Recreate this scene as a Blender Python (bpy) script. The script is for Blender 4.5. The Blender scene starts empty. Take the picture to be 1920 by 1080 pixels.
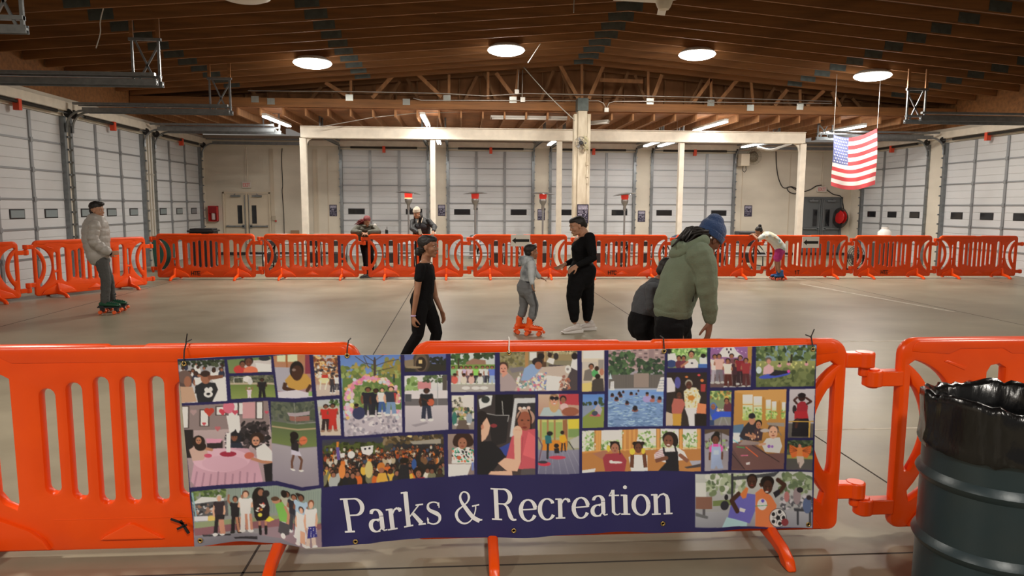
import bpy, bmesh, math, random
import numpy as np
from mathutils import Vector, Matrix, noise
from math import pi, sin, cos, radians, sqrt, atan2, tan

S = bpy.context.scene
COL = S.collection
random.seed(7)

# ------------------------------------------------------------------ camera
FPX, PSI, TH, RO, HC = 1330.0, radians(4.06), radians(6.56), radians(0.30), 1.75
fwd = Vector((sin(PSI) * cos(TH), cos(PSI) * cos(TH), -sin(TH)))
_r0 = Vector((cos(PSI), -sin(PSI), 0)); _u0 = _r0.cross(fwd)
rgt = _r0 * cos(RO) + _u0 * sin(RO); upv = rgt.cross(fwd)
CAM = Vector((0, 0, HC))
cd = bpy.data.cameras.new('camera'); cam = bpy.data.objects.new('camera', cd); COL.objects.link(cam)
cd.sensor_width = 36; cd.lens = FPX / 1920 * 36; cd.clip_start = 0.05; cd.clip_end = 200
M = Matrix.Identity(4)
for i in range(3):
    M[i][0] = rgt[i]; M[i][1] = upv[i]; M[i][2] = -fwd[i]; M[i][3] = CAM[i]
cam.matrix_world = M
S.camera = cam

# ------------------------------------------------------------------ world, exposure, lamps' light, added fill
S.view_settings.view_transform = 'Standard'; S.view_settings.look = 'None'
S.view_settings.gamma = 1.0; S.view_settings.use_curve_mapping = False
S.view_settings.exposure = 0.0
W = bpy.data.worlds.new('world'); S.world = W; W.use_nodes = True
W.node_tree.nodes['Background'].inputs[0].default_value = (1.0, 0.92, 0.84, 1)
W.node_tree.nodes['Background'].inputs[1].default_value = 0.20
ROUND_W, TUBE_W, HALL_W = 240.0, 52.0, 200.0
PRINT_GAIN = 1.6

def light(kind, name, loc, power, col, size=0.5, size_y=None, rot=None, shape=None):
    l = bpy.data.lights.new(name, kind); l.energy = power; l.color = col
    if kind == 'AREA':
        l.shape = shape or ('RECTANGLE' if size_y else 'DISK'); l.size = size
        if size_y: l.size_y = size_y
    o = bpy.data.objects.new(name, l); COL.objects.link(o); o.location = loc
    if rot: o.rotation_euler = rot
    return o
WARM = (1.0, 0.93, 0.83); COOL = (1.0, 0.96, 0.91)
# added unseen fill lights without fixtures over the near half and behind the camera
for x, y in ((-3.6, 5.5), (5.6, 5.5), (1.0, -2.5), (-6, -1.5), (8, -1.5)):
    light('AREA', 'lamp_or_fill_light', (x, y, 5.0), HALL_W * (1.0 if y > 0 else 1.7), WARM, 0.8)

# ------------------------------------------------------------------ pixel -> point helpers (frame 1920x1080)
def ray(u, v): return fwd + rgt * ((u - 960) / FPX) - upv * ((v - 540) / FPX)
def PY(u, v, y): d = ray(u, v); return CAM + d * (y / d.y)
def PX(u, v, x): d = ray(u, v); return CAM + d * (x / d.x)
def PZ(u, v, z): d = ray(u, v); return CAM + d * ((z - HC) / d.z)

# ------------------------------------------------------------------ materials
MATS = {}
def mat(name, col, rough=0.6, metal=0.0, emit=None, es=0.0, bump=0.0, bscale=20.0, var=0.0, vscale=3.0, vcol=None,
        stretch=(1, 1, 1), alpha=None, spec=None, coat=0.0, trans=0.0, sheen=0.0, detail=6.0):
    if name in MATS: return MATS[name]
    m = bpy.data.materials.new(name); m.use_nodes = True; nt = m.node_tree; N = nt.nodes; L = nt.links
    b = N['Principled BSDF']
    b.inputs['Base Color'].default_value = (*col, 1); b.inputs['Roughness'].default_value = rough
    b.inputs['Metallic'].default_value = metal
    if spec is not None: b.inputs['Specular IOR Level'].default_value = spec
    if coat: b.inputs['Coat Weight'].default_value = coat; b.inputs['Coat Roughness'].default_value = 0.15
    if trans: b.inputs['Transmission Weight'].default_value = trans
    if sheen: b.inputs['Sheen Weight'].default_value = sheen
    if emit: b.inputs['Emission Color'].default_value = (*emit, 1); b.inputs['Emission Strength'].default_value = es
    if alpha is not None: b.inputs['Alpha'].default_value = alpha
    if var or bump:
        tc = N.new('ShaderNodeTexCoord'); mp = N.new('ShaderNodeMapping'); L.new(tc.outputs['Object'], mp.inputs[0])
        mp.inputs['Scale'].default_value = stretch
    if var:
        n = N.new('ShaderNodeTexNoise'); n.inputs['Scale'].default_value = vscale; n.inputs['Detail'].default_value = detail
        L.new(mp.outputs[0], n.inputs['Vector'])
        rr = N.new('ShaderNodeMapRange'); rr.inputs['From Min'].default_value = 0.3; rr.inputs['From Max'].default_value = 0.7
        L.new(n.outputs[0], rr.inputs[0])
        mx = N.new('ShaderNodeMix'); mx.data_type = 'RGBA'
        c2 = vcol or tuple(c * (1 - var) for c in col)
        mx.inputs['A'].default_value = (*col, 1); mx.inputs['B'].default_value = (*c2, 1)
        L.new(rr.outputs[0], mx.inputs['Factor']); L.new(mx.outputs['Result'], b.inputs['Base Color'])
    if bump:
        n2 = N.new('ShaderNodeTexNoise'); n2.inputs['Scale'].default_value = bscale; n2.inputs['Detail'].default_value = 4
        L.new(mp.outputs[0], n2.inputs['Vector'])
        bp = N.new('ShaderNodeBump'); bp.inputs['Strength'].default_value = bump; bp.inputs['Distance'].default_value = 0.02
        L.new(n2.outputs[0], bp.inputs['Height']); L.new(bp.outputs[0], b.inputs['Normal'])
    MATS[name] = m
    return m

# ------------------------------------------------------------------ mesh builder
class MB:
    def __init__(s): s.v = []; s.f = []; s.m = []; s.cm = 0
    def add(s, vs, fs):
        o = len(s.v); s.v += [tuple(p) for p in vs]
        for f in fs: s.f.append(tuple(o + i for i in f)); s.m.append(s.cm)
        return s
    def box(s, c, d, R=None):
        c = Vector(c); hx, hy, hz = d[0] / 2, d[1] / 2, d[2] / 2
        vs = [Vector((x, y, z)) for x in (-hx, hx) for y in (-hy, hy) for z in (-hz, hz)]
        if R: vs = [R @ v for v in vs]
        return s.add([v + c for v in vs], [(0, 1, 3, 2), (4, 6, 7, 5), (0, 4, 5, 1), (2, 3, 7, 6), (0, 2, 6, 4), (1, 5, 7, 3)])
    def bb(s, x0, x1, y0, y1, z0, z1):
        return s.box(((x0 + x1) / 2, (y0 + y1) / 2, (z0 + z1) / 2), (abs(x1 - x0), abs(y1 - y0), abs(z1 - z0)))
    def beam(s, p, q, w, h, up=(0, 0, 1)):
        p = Vector(p); q = Vector(q); d = (q - p); L = d.length
        if L < 1e-6: return s
        d.normalize(); u = Vector(up)
        if abs(d.dot(u)) > 0.99: u = Vector((0, 1, 0))
        a = d.cross(u).normalized(); b = a.cross(d)
        vs = [pt + a * sx * w / 2 + b * sz * h / 2 for pt in (p, q) for sx in (-1, 1) for sz in (-1, 1)]
        return s.add(vs, [(0, 1, 3, 2), (4, 6, 7, 5), (0, 4, 5, 1), (2, 3, 7, 6), (0, 2, 6, 4), (1, 5, 7, 3)])
    def tube(s, pts, r, n=8, cap=True):
        pts = [Vector(p) for p in pts]; k = len(pts)
        rs = r if isinstance(r, (list, tuple)) else [r] * k
        vs = []; fs = []; ref = None
        for i, p in enumerate(pts):
            t = (pts[min(i + 1, k - 1)] - pts[max(i - 1, 0)])
            t = t.normalized() if t.length > 1e-9 else Vector((0, 0, 1))
            if ref is None: ref = t.orthogonal().normalized()
            ref = (ref - t * ref.dot(t)); ref = ref.normalized() if ref.length > 1e-6 else t.orthogonal().normalized()
            b = t.cross(ref)
            for j in range(n):
                a = 2 * pi * j / n; vs.append(p + (ref * cos(a) + b * sin(a)) * rs[i])
        for i in range(k - 1):
            for j in range(n):
                j2 = (j + 1) % n; fs.append((i * n + j, i * n + j2, (i + 1) * n + j2, (i + 1) * n + j))
        if cap: fs.append(tuple(range(n - 1, -1, -1))); fs.append(tuple((k - 1) * n + j for j in range(n)))
        return s.add(vs, fs)
    def lathe(s, prof, c=(0, 0, 0), n=24, axis=None, sx=1, sy=1):
        # prof: (radius, height) list
        c = Vector(c); vs = []; fs = []; k = len(prof)
        R = Matrix.Identity(3)
        if axis is not None: R = Vector((0, 0, 1)).rotation_difference(Vector(axis)).to_matrix()
        for (r, h) in prof:
            for j in range(n):
                a = 2 * pi * j / n; vs.append(c + R @ Vector((r * cos(a) * sx, r * sin(a) * sy, h)))
        for i in range(k - 1):
            for j in range(n):
                j2 = (j + 1) % n; fs.append((i * n + j, i * n + j2, (i + 1) * n + j2, (i + 1) * n + j))
        if prof[0][0] > 1e-6: fs.append(tuple(range(n - 1, -1, -1)))
        if prof[-1][0] > 1e-6: fs.append(tuple((k - 1) * n + j for j in range(n)))
        return s.add(vs, fs)
    def prism(s, poly, y0, y1, f=None):
        # poly in (x, z); f maps (x, y, z) -> point
        n = len(poly); f = f or (lambda x, y, z: (x, y, z))
        vs = [f(x, y0, z) for x, z in poly] + [f(x, y1, z) for x, z in poly]
        fs = [tuple(range(n)), tuple(range(2 * n - 1, n - 1, -1))]
        fs += [(i, i + n, (i + 1) % n + n, (i + 1) % n) for i in range(n)]
        return s.add(vs, fs)
    def ell(s, c, r, R=None, n=16, m=10):
        c = Vector(c); vs = []; fs = []
        for i in range(m + 1):
            th = pi * i / m
            for j in range(n):
                a = 2 * pi * j / n
                p = Vector((r[0] * sin(th) * cos(a), r[1] * sin(th) * sin(a), r[2] * cos(th)))
                if R: p = R @ p
                vs.append(c + p)
        for i in range(m):
            for j in range(n):
                j2 = (j + 1) % n; fs.append((i * n + j, (i + 1) * n + j, (i + 1) * n + j2, i * n + j2))
        return s.add(vs, fs)
    def build(s, name, mats, parent=None, smooth=False, bevel=0.0, loc=None, rot=None, auto=False):
        me = bpy.data.meshes.new(name); me.from_pydata(s.v, [], s.f)
        if not isinstance(mats, (list, tuple)): mats = [mats]
        for m in mats: me.materials.append(m)
        if len(mats) > 1: me.polygons.foreach_set('material_index', s.m)
        bm = bmesh.new(); bm.from_mesh(me); bmesh.ops.remove_doubles(bm, verts=bm.verts, dist=1e-5)
        bmesh.ops.recalc_face_normals(bm, faces=bm.faces); bm.to_mesh(me); bm.free()
        if smooth: me.polygons.foreach_set('use_smooth', [True] * len(me.polygons))
        if auto: me.set_sharp_from_angle(angle=radians(35))
        o = bpy.data.objects.new(name, me); COL.objects.link(o)
        if bevel:
            b = o.modifiers.new('bevel', 'BEVEL'); b.width = bevel; b.segments = 2; b.limit_method = 'ANGLE'
        if parent: o.parent = parent
        if loc: o.location = loc
        if rot: o.rotation_euler = rot
        return o

def tag(o, label=None, cat=None, group=None, kind=None):
    if label: o['label'] = label
    if cat: o['category'] = cat
    if group: o['group'] = group
    if kind: o['kind'] = kind
    return o
def empty(name, loc=(0, 0, 0), rz=0.0, label=None, cat=None, group=None, kind=None):
    o = bpy.data.objects.new(name, None); COL.objects.link(o); o.location = loc; o.rotation_euler = (0, 0, rz)
    o.empty_display_size = 0.1
    return tag(o, label, cat, group, kind)
def kids(o): return [c for c in list(bpy.data.objects) if c.parent == o]
def dup(o, loc=None, rz=None, parent=None, label=None, skip=()):
    c = o.copy(); COL.objects.link(c); c.parent = parent
    if loc is not None: c.location = loc
    if rz is not None: c.rotation_euler = (0, 0, rz)
    if label: c['label'] = label
    for ch in kids(o):
        if ch.name.split('.')[0] in skip: continue
        dup(ch, parent=c)
    return c
def struct(o): o['kind'] = 'structure'; return o
# ================================================================== ROOM
XL, XR, YB, YT = -8.9, 14.4, 25.6, 20.2
RX, RZ, SL = 3.4, 5.70, 0.085
def roofz(x): return RZ - SL * abs(x - RX)
def paint(name, c, grid=None):
    m = mat(name, c, 0.75, var=0.10, vscale=1.2, bump=0.05, bscale=30)
    return m
M_cream = mat('cream_wall_paint', (0.665, 0.605, 0.50), 0.7, var=0.14, vscale=0.9, bump=0.04, bscale=25, stretch=(1, 1, 2))
M_beam = mat('cream_beam_paint', (0.80, 0.73, 0.61), 0.6, var=0.15, vscale=5, bump=0.05)
M_wood = mat('roof_lumber', (0.30, 0.125, 0.036), 0.7, var=0.45, vscale=2.0, stretch=(0.5, 6, 6), bump=0.1)
M_wood2 = mat('light_lumber', (0.42, 0.20, 0.078), 0.7, var=0.4, vscale=3.0, stretch=(3, 3, 1), bump=0.1)
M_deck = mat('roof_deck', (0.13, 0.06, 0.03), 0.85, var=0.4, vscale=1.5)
M_ply = mat('plywood', (0.44, 0.19, 0.07), 0.75, var=0.35, vscale=1.5, stretch=(2, 2, 0.6))
M_plate = mat('galvanised_plate', (0.16, 0.19, 0.18), 0.45, 0.6, var=0.3, vscale=8)
M_steel = mat('galvanised_steel', (0.28, 0.30, 0.31), 0.42, 0.75, var=0.25, vscale=10)
M_conduit = mat('conduit_steel', (0.60, 0.58, 0.53), 0.4, 0.6)
M_dark = mat('dark_metal', (0.03, 0.03, 0.032), 0.5, 0.3)
M_black = mat('black_rubber', (0.012, 0.012, 0.013), 0.55)
M_red = mat('red_paint', (0.55, 0.02, 0.02), 0.4)
M_tag = mat('red_tag', (0.75, 0.08, 0.03), 0.5)
M_white = mat('white_paint', (0.8, 0.78, 0.74), 0.5)

# floor: trowelled concrete
def floor_mat():
    m = bpy.data.materials.new('polished_concrete'); m.use_nodes = True; N = m.node_tree.nodes; L = m.node_tree.links
    b = N['Principled BSDF']; tc = N.new('ShaderNodeTexCoord')
    n1 = N.new('ShaderNodeTexNoise'); n1.inputs['Scale'].default_value = 0.55; n1.inputs['Detail'].default_value = 9; n1.inputs['Roughness'].default_value = 0.6
    L.new(tc.outputs['Object'], n1.inputs['Vector'])
    mp = N.new('ShaderNodeMapping'); mp.inputs['Scale'].default_value = (0.35, 2.2, 1); L.new(tc.outputs['Object'], mp.inputs[0])
    n2 = N.new('ShaderNodeTexNoise'); n2.inputs['Scale'].default_value = 1.6; n2.inputs['Detail'].default_value = 8; L.new(mp.outputs[0], n2.inputs['Vector'])
    r1 = N.new('ShaderNodeValToRGB'); r1.color_ramp.elements[0].position = 0.33; r1.color_ramp.elements[1].position = 0.68
    r1.color_ramp.elements[0].color = (0.222, 0.192, 0.132, 1); r1.color_ramp.elements[1].color = (0.355, 0.312, 0.225, 1)
    L.new(n1.outputs[0], r1.inputs[0])
    mx = N.new('ShaderNodeMix'); mx.data_type = 'RGBA'; mx.blend_type = 'OVERLAY'; mx.inputs['Factor'].default_value = 0.10
    L.new(r1.outputs[0], mx.inputs['A']); L.new(n2.outputs[0], mx.inputs['B']); L.new(mx.outputs['Result'], b.inputs['Base Color'])
    rr = N.new('ShaderNodeMapRange'); rr.inputs['To Min'].default_value = 0.30; rr.inputs['To Max'].default_value = 0.48
    L.new(n1.outputs[0], rr.inputs[0]); L.new(rr.outputs[0], b.inputs['Roughness'])
    n3 = N.new('ShaderNodeTexNoise'); n3.inputs['Scale'].default_value = 9; n3.inputs['Detail'].default_value = 6; L.new(tc.outputs['Object'], n3.inputs['Vector'])
    bp = N.new('ShaderNodeBump'); bp.inputs['Strength'].default_value = 0.06; bp.inputs['Distance'].default_value = 0.02
    L.new(n3.outputs[0], bp.inputs['Height']); L.new(bp.outputs[0], b.inputs['Normal'])
    b.inputs['Specular IOR Level'].default_value = 0.45
    return m
fl = struct(MB().bb(XL - .3, XR + .3, -6, YB + .4, -0.1, 0).build('floor', floor_mat()))
# saw-cut joints and worn court lines on the slab
MJ = mat('slab_joint', (0.05, 0.042, 0.035), 0.9); MP = mat('worn_white_line', (0.62, 0.57, 0.48), 0.6, var=0.3, vscale=9, vcol=(0.42, 0.36, 0.28))
mb = MB()
for x in (-6.6, -1.05, 2.72, 8.5, 12.9): mb.bb(x - .006, x + .006, -3, YB, 0, .0012)
for y in (3.30, 19.2): mb.bb(XL, XR, y - .006, y + .006, 0, .0012)
struct(mb.build('floor_joint', MJ))
mb = MB()
mb.bb(1.3, XR, 8.87, 8.93, 0, .0016); mb.bb(1.6, 6.5, 5.27, 5.30, 0, .0016)
a, b = PZ(1500, 532, 0), PZ(1790, 585, 0); mb.beam((a.x, a.y, .0008), (b.x, b.y, .0008), .05, .0016)
struct(mb.build('floor_line', MP))

# walls
T = 0.2
DW = [(641, 803), (840, 999), (1031, 1188), (1220, 1374)]
BDX = [(PY(a, 400, YB).x, PY(b, 400, YB).x) for a, b in DW]
DH = 3.70
WT = 4.15
def wall_with_holes(name, axis, at, lo, hi, holes, ztop, m, tdir):
    mb = MB()
    xs = lo
    def slab(a, b, z0, z1):
        if b - a < 1e-3: return
        if axis == 'y': mb.bb(a, b, at, at + tdir * T, z0, z1)
        else: mb.bb(at, at + tdir * T, a, b, z0, z1)
    for (a, b, h) in sorted(holes):
        slab(xs, a, 0, ztop); slab(a, b, h, ztop); xs = b
    slab(xs, hi, 0, ztop)
    return struct(mb.build(name, m))
dl = (PY(419, 400, YB).x, PY(508, 400, YB).x); dr = (PY(1501, 400, YB).x, PY(1578, 400, YB).x)
wall_with_holes('wall_back', 'y', YB, XL - T, XR + T, [(a, b, DH) for a, b in BDX] + [(dl[0], dl[1], 2.2), (dr[0], dr[1], 2.15)], WT, M_cream, 1)
LD = [(9.3, 13.0), (13.25, 16.85), (17.1, 20.8), (21.5, 25.2)]
RD = [(8.6, 12.2), (12.75, 16.3), (16.9, 20.5), (21.25, 24.85)]
wall_with_holes('wall_left', 'x', XL, -6, YB, [(a, b, DH) for a, b in LD], 4.12, M_cream, -1)
struct(MB().bb(XL - T, XL, -6, YB, 4.12, roofz(XL) + .2).build('trim_6', M_wood)); struct(MB().bb(XR, XR + T, -6, YB, 4.12, roofz(XR) + .2).build('trim_7', M_wood))
wall_with_holes('wall_right', 'x', XR, -6, YB, [(a, b, DH) for a, b in RD], 4.12, M_cream, 1)

# cream header beams above the doors + panel seams on the walls
mb = MB(); mb.bb(XL, XR, YB - .12, YB, DH + .10, DH + .30); struct(mb.build('trim_1', M_beam, bevel=.01))
mb = MB(); mb.bb(XL, XL + .12, 5, YB - .12, DH + .12, DH + .32); struct(mb.build('trim_2', M_beam, bevel=.01))
mb = MB(); mb.bb(XR - .12, XR, 5, YB - .12, DH + .12, DH + .32); struct(mb.build('trim_3', M_beam, bevel=.01))
mb = MB()
for u in (532, 597, 616, 1389, 1478, 1600): x = PY(u, 400, YB).x; mb.bb(x - .012, x + .012, YB - .012, YB, 0.1, DH)
for u in (592, 512): x = PY(u, 400, YB).x; mb.bb(x - .06, x + .06, YB - .03, YB, 0.1, DH)
struct(mb.build('trim_4', mat('wall_seam', (0.55, 0.47, 0.36), .7)))
mb = MB(); mb.bb(XL, BDX[0][0] - .1, YB - .02, YB, 0, .1); mb.bb(BDX[3][1] + .1, XR, YB - .02, YB, 0, .1)
struct(mb.build('baseboard_back', M_dark))

# sectional garage doors
def door_mat():
    m = bpy.data.materials.new('ribbed_door_panel'); m.use_nodes = True; N = m.node_tree.nodes; L = m.node_tree.links
    b = N['Principled BSDF']; b.inputs['Roughness'].default_value = 0.42
    tc = N.new('ShaderNodeTexCoord'); sp = N.new('ShaderNodeSeparateXYZ'); L.new(tc.outputs['Object'], sp.inputs[0])
    w = N.new('ShaderNodeMath'); w.operation = 'MULTIPLY'; w.inputs[1].default_value = 1 / 0.2056; L.new(sp.outputs['Z'], w.inputs[0])
    fr = N.new('ShaderNodeMath'); fr.operation = 'PINGPONG'; fr.inputs[1].default_value = 0.5; L.new(w.outputs[0], fr.inputs[0])
    st = N.new('ShaderNodeMapRange'); st.inputs['From Min'].default_value = 0.0; st.inputs['From Max'].default_value = 0.05; L.new(fr.outputs[0], st.inputs[0])
    n = N.new('ShaderNodeTexNoise'); n.inputs['Scale'].default_value = 1.3; L.new(tc.outputs['Object'], n.inputs['Vector'])
    mx = N.new('ShaderNodeMix'); mx.data_type = 'RGBA'; mx.inputs['A'].default_value = (0.54, 0.55, 0.56, 1); mx.inputs['B'].default_value = (0.62, 0.625, 0.63, 1)
    L.new(n.outputs[0], mx.inputs['Factor']); L.new(mx.outputs['Result'], b.inputs['Base Color'])
    bp = N.new('ShaderNodeBump'); bp.inputs['Strength'].default_value = 0.7; bp.inputs['Distance'].default_value = 0.012
    L.new(st.outputs[0], bp.inputs['Height']); L.new(bp.outputs[0], b.inputs['Normal'])
    return m
M_door = door_mat()
M_glassd = mat('dark_window_glass', (0.015, 0.015, 0.017), 0.08, spec=0.6)
M_glassl = mat('dusk_window_glass', (0.22, 0.26, 0.27), 0.15)
M_mull = mat('door_strut', (0.30, 0.31, 0.32), 0.45, 0.5)
M_spring = mat('oiled_spring', (0.05, 0.045, 0.04), 0.5, 0.7)
dcount = [0]
def garage_door(w, wins, glass, f, edge=(0, 1)):
    """f(a, d, z): a along the wall 0..w, d into the room"""
    dcount[0] += 1
    root = empty('door_%d' % dcount[0], f(w / 2, 0, 0)); root['kind'] = 'structure'
    off = -Vector(root.location)
    def bld(mb, name, m, par=root, **k):
        o = mb.build(name, m, None, **k)
        for v in o.data.vertices: v.co = v.co + off
        o.parent = par; return o
    def bxs(mb, a0, a1, d0, d1, z0, z1):
        vs = [f(a, d, z) for a in (a0, a1) for d in (d0, d1) for z in (z0, z1)]
        mb.add(vs, [(0, 1, 3, 2), (4, 6, 7, 5), (0, 4, 5, 1), (2, 3, 7, 6), (0, 2, 6, 4), (1, 5, 7, 3)])
    sh = DH / 6
    for k in range(6):
        p = MB(); bxs(p, 0, w, -.10, -.05, k * sh + .006, (k + 1) * sh - .006)
        sec = bld(p, 'panel', M_door)
        if k == 2:
            for a in wins:
                q = MB(); z = 1.545
                hw = .29 if len(wins) == 2 else .25
                bxs(q, a - hw, a + hw, -.055, -.035, z - .10, z + .10)
                fr = bld(q, 'window_frame', M_black, sec, bevel=.012)
                q = MB(); bxs(q, a - hw + .03, a + hw - .03, -.04, -.031, z - .075, z + .075); bld(q, 'pane', glass, fr)
    p = MB()
    for k in range(1, 6): bxs(p, 0, w, -.05, -.03, k * sh - .02, k * sh + .02)
    bld(p, 'rail', M_mull)
    for a in (w / 3, 2 * w / 3):
        p = MB(); bxs(p, a - .042, a + .042, -.05, -.02, .02, DH - .02)
        for k in range(1, 6): bxs(p, a - .04, a + .04, -.03, .0, k * sh - .05, k * sh + .05)
        bld(p, 'mullion', M_mull)
    for a, s in ((0, -1), (w, 1)):
        p = MB(); bxs(p, a - .05, a + .05, -.05, .05, .0, DH)
        for k in range(13): bxs(p, a + s * .05 - .02, a + s * .05 + .02, .02, .09, .28 * k + .15, .28 * k + .19)
        bld(p, 'side_track', M_steel)
        # curve into the ceiling track
        pts = [f(a, .08, DH - .35)]
        for i in range(7):
            t = i / 6 * pi / 2; pts.append(f(a, .08 + .38 * (1 - cos(t)), DH - .25 + .38 * sin(t)))
        p = MB(); p.tube(pts, .028, 6); bld(p, 'track_curve', M_steel)
        p = MB(); bxs(p, a - .03, a + .03, .45, 3.65, DH + .14, DH + .17); bxs(p, a - .035, a - .025, .45, 3.65, DH + .10, DH + .20)
        bxs(p, a + .025, a + .035, .45, 3.65, DH + .10, DH + .20); bxs(p, a - .04, a + .04, .25, 3.62, DH + .26, DH + .31)
        bld(p, 'ceiling_track', M_steel)
        if (0 if a == 0 else 1) not in edge: continue
        q = f(a, 3.6, 0); zt_ = 4.41 if q.y > YT else roofz(q.x) + .03; zr = min(4.62, zt_)
        p = MB(); p.beam(f(a, 3.6, DH + .12), f(a, 3.6, zr), .04, .04); p.beam(f(a, 3.15, DH + .12), f(a, 3.15, zr), .035, .035)
        p.beam(f(a, 3.2, DH + .14), f(a, 3.6, zr - .1), .03, .03)
        p.beam(f(a, 3.1, zr), f(a, 3.65, zr), .05, .05); p.beam(f(a, 3.2, zr), f(a, 3.55, DH + .14), .03, .03)
        bld(p, 'track_hanger', M_steel)
        if zt_ > zr + .05: p = MB(); [p.beam(f(a, e, zr), f(a, e, zt_), .06, .04) for e in (3.15, 3.6)]; bld(p, 'hanger_block', M_wood)
    p = MB(); p.tube([f(-.05, .12, DH + .07), f(w + .05, .12, DH + .07)], .015, 8); bld(p, 'spring_shaft', M_steel)
    p = MB(); p.tube([f(w * .12, .12, DH + .07), f(w * .88, .12, DH + .07)], .038, 10); bld(p, 'torsion_spring', M_spring)
    p = MB(); bxs(p, w / 2 - .05, w / 2 + .05, .05, .17, DH - .10, DH + .12); bld(p, 'spring_tag', M_tag)
    for a in (-.02, w + .02):
        p = MB(); p.lathe([(0.09, -.02), (.1, 0), (.09, .02)], f(a, .12, DH + .07), 14, axis=(f(1, 0, 0) - f(0, 0, 0))); bld(p, 'cable_drum', M_dark)
    return root
for i, (a, b) in enumerate(BDX):
    garage_door(b - a, [(b - a) / 6, (b - a) * 5 / 6], M_glassd, lambda s, d, z, a=a: Vector((a + s, YB - d, z)))
for (a, b) in LD:
    w = b - a; garage_door(w, [w / 6, w / 2, w * 5 / 6], M_glassl, lambda s, d, z, a=a: Vector((XL + d, a + s, z)), edge=(0,))
for (a, b) in RD:
    w = b - a; garage_door(w, [w / 6, w / 2, w * 5 / 6], M_glassd, lambda s, d, z, b=b: Vector((XR - d, b - s, z)), edge=(1,))

# double doors
def double_door(x0, x1, h, m, mf, glass):
    dcount[0] += 1
    r = empty('door_%d' % dcount[0], ((x0 + x1) / 2, YB, 0)); r['kind'] = 'structure'
    w = (x1 - x0) / 2
    fb = MB(); fb.bb(-w, -w + .06, -.04, .1, 0, h); fb.bb(w - .06, w, -.04, .1, 0, h); fb.bb(-w, w, -.04, .1, h - .06, h)
    fb.bb(-.035, .035, -.045, .06, 0, h - .06)
    fb.build('door_frame', mf, r, bevel=.006)
    for s in (-1, 1):
        lf = MB(); lf.bb(min(s * .04, s * (w - .065)), max(s * .04, s * (w - .065)), .0, .05, .02, h - .065)
        leaf = lf.build('door_leaf', m, r, bevel=.005)
        c = s * (w * .30)
        g = MB(); g.bb(c - .105, c + .105, -.012, 0, h * .50 - .02, h * .80); g.build('window_frame', mf, leaf)
        g = MB(); g.bb(c - .08, c + .08, -.016, -.01, h * .50, h * .80 - .02); g.build('pane', glass, leaf)
        g = MB(); g.bb(min(s * .1, s * (w - .1)), max(s * .1, s * (w - .1)), -.07, -.035, h * .46 - .03, h * .46 + .02)
        g.bb(s * .12 - .05, s * .12 + .05, -.07, 0, h * .46 - .06, h * .46 + .05); g.bb(s * (w - .14) - .03, s * (w - .14) + .03, -.05, 0, h * .46 - .03, h * .46 + .03)
        g.build('push_bar', M_steel, leaf, bevel=.004)
        g = MB(); g.bb(s * (w - .45) - .16, s * (w - .45) + .16, -.09, -.0, h - .17, h - .11); g.beam((s * (w - .4), -.07, h - .1), (s * .35, -.1, h - .06), .02, .02)
        g.build('door_closer', M_steel, leaf, bevel=.004)
        g = MB(); g.tube([(s * .07, -.03, .1), (s * .07, -.03, h - .1)], .013, 8); g.build('latch_rod', M_steel, leaf)
    return r
M_beige = mat('beige_door', (0.66, 0.57, 0.44), .5, var=.08); M_grey = mat('grey_door', (0.125, 0.135, 0.14), .45, var=.1)
double_door(dl[0], dl[1], 2.2, M_beige, mat('beige_frame', (.62, .53, .40), .5), M_glassd)
double_door(dr[0], dr[1], 2.15, M_grey, mat('grey_frame', (.10, .11, .115), .5), M_glassd)

# ---------------- roof: deck, rafters, gusset plates
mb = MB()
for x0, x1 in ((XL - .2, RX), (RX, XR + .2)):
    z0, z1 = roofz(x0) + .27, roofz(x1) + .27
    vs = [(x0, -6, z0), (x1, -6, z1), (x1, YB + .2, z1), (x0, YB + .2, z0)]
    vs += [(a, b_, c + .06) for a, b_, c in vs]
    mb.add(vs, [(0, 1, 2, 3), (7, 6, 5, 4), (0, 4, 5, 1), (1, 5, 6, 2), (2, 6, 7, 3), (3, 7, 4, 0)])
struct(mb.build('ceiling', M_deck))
def rafter(y, first=None):
    r = empty('roof_truss', (RX, y, RZ), label='dark timber rafter in the row spanning the hall under the roof deck', cat='roof beam', group='timber roof rafters running wall to wall')
    for x in (XL + .02, XR - .02):
        m = MB(); m.beam((0, 0, .12), (x - RX, 0, roofz(x) - RZ + .12), .045, .24)
        m.build('rafter', M_wood, r)
    for gx in (RX, -2.7, -6.2, 9.5, 12.6):
        w = .55 if gx == RX else .42
        g = MB()
        if gx == RX:
            for s in (-1, 1): g.beam((0, -.026, .115), (s * w / 2, -.026, .115 - SL * w / 2), .005, .2)
        else:
            s = 1 if gx > RX else -1
            zc = roofz(gx) - RZ + .12
            g.beam((gx - RX - w / 2, -.026, zc + SL * s * w / 2), (gx - RX + w / 2, -.026, zc - SL * s * w / 2), .005, .19)
        g.build('gusset_plate', M_plate, r)
    return r
r0 = rafter(YT)
for k in range(1, 24): dup(r0, loc=(RX, YT - .78 * k, RZ))
for k in (-1, -2, -3, -4, -5, -6): dup(r0, loc=(RX, YT - .78 * k, RZ), skip=('gusset_plate',))

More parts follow.
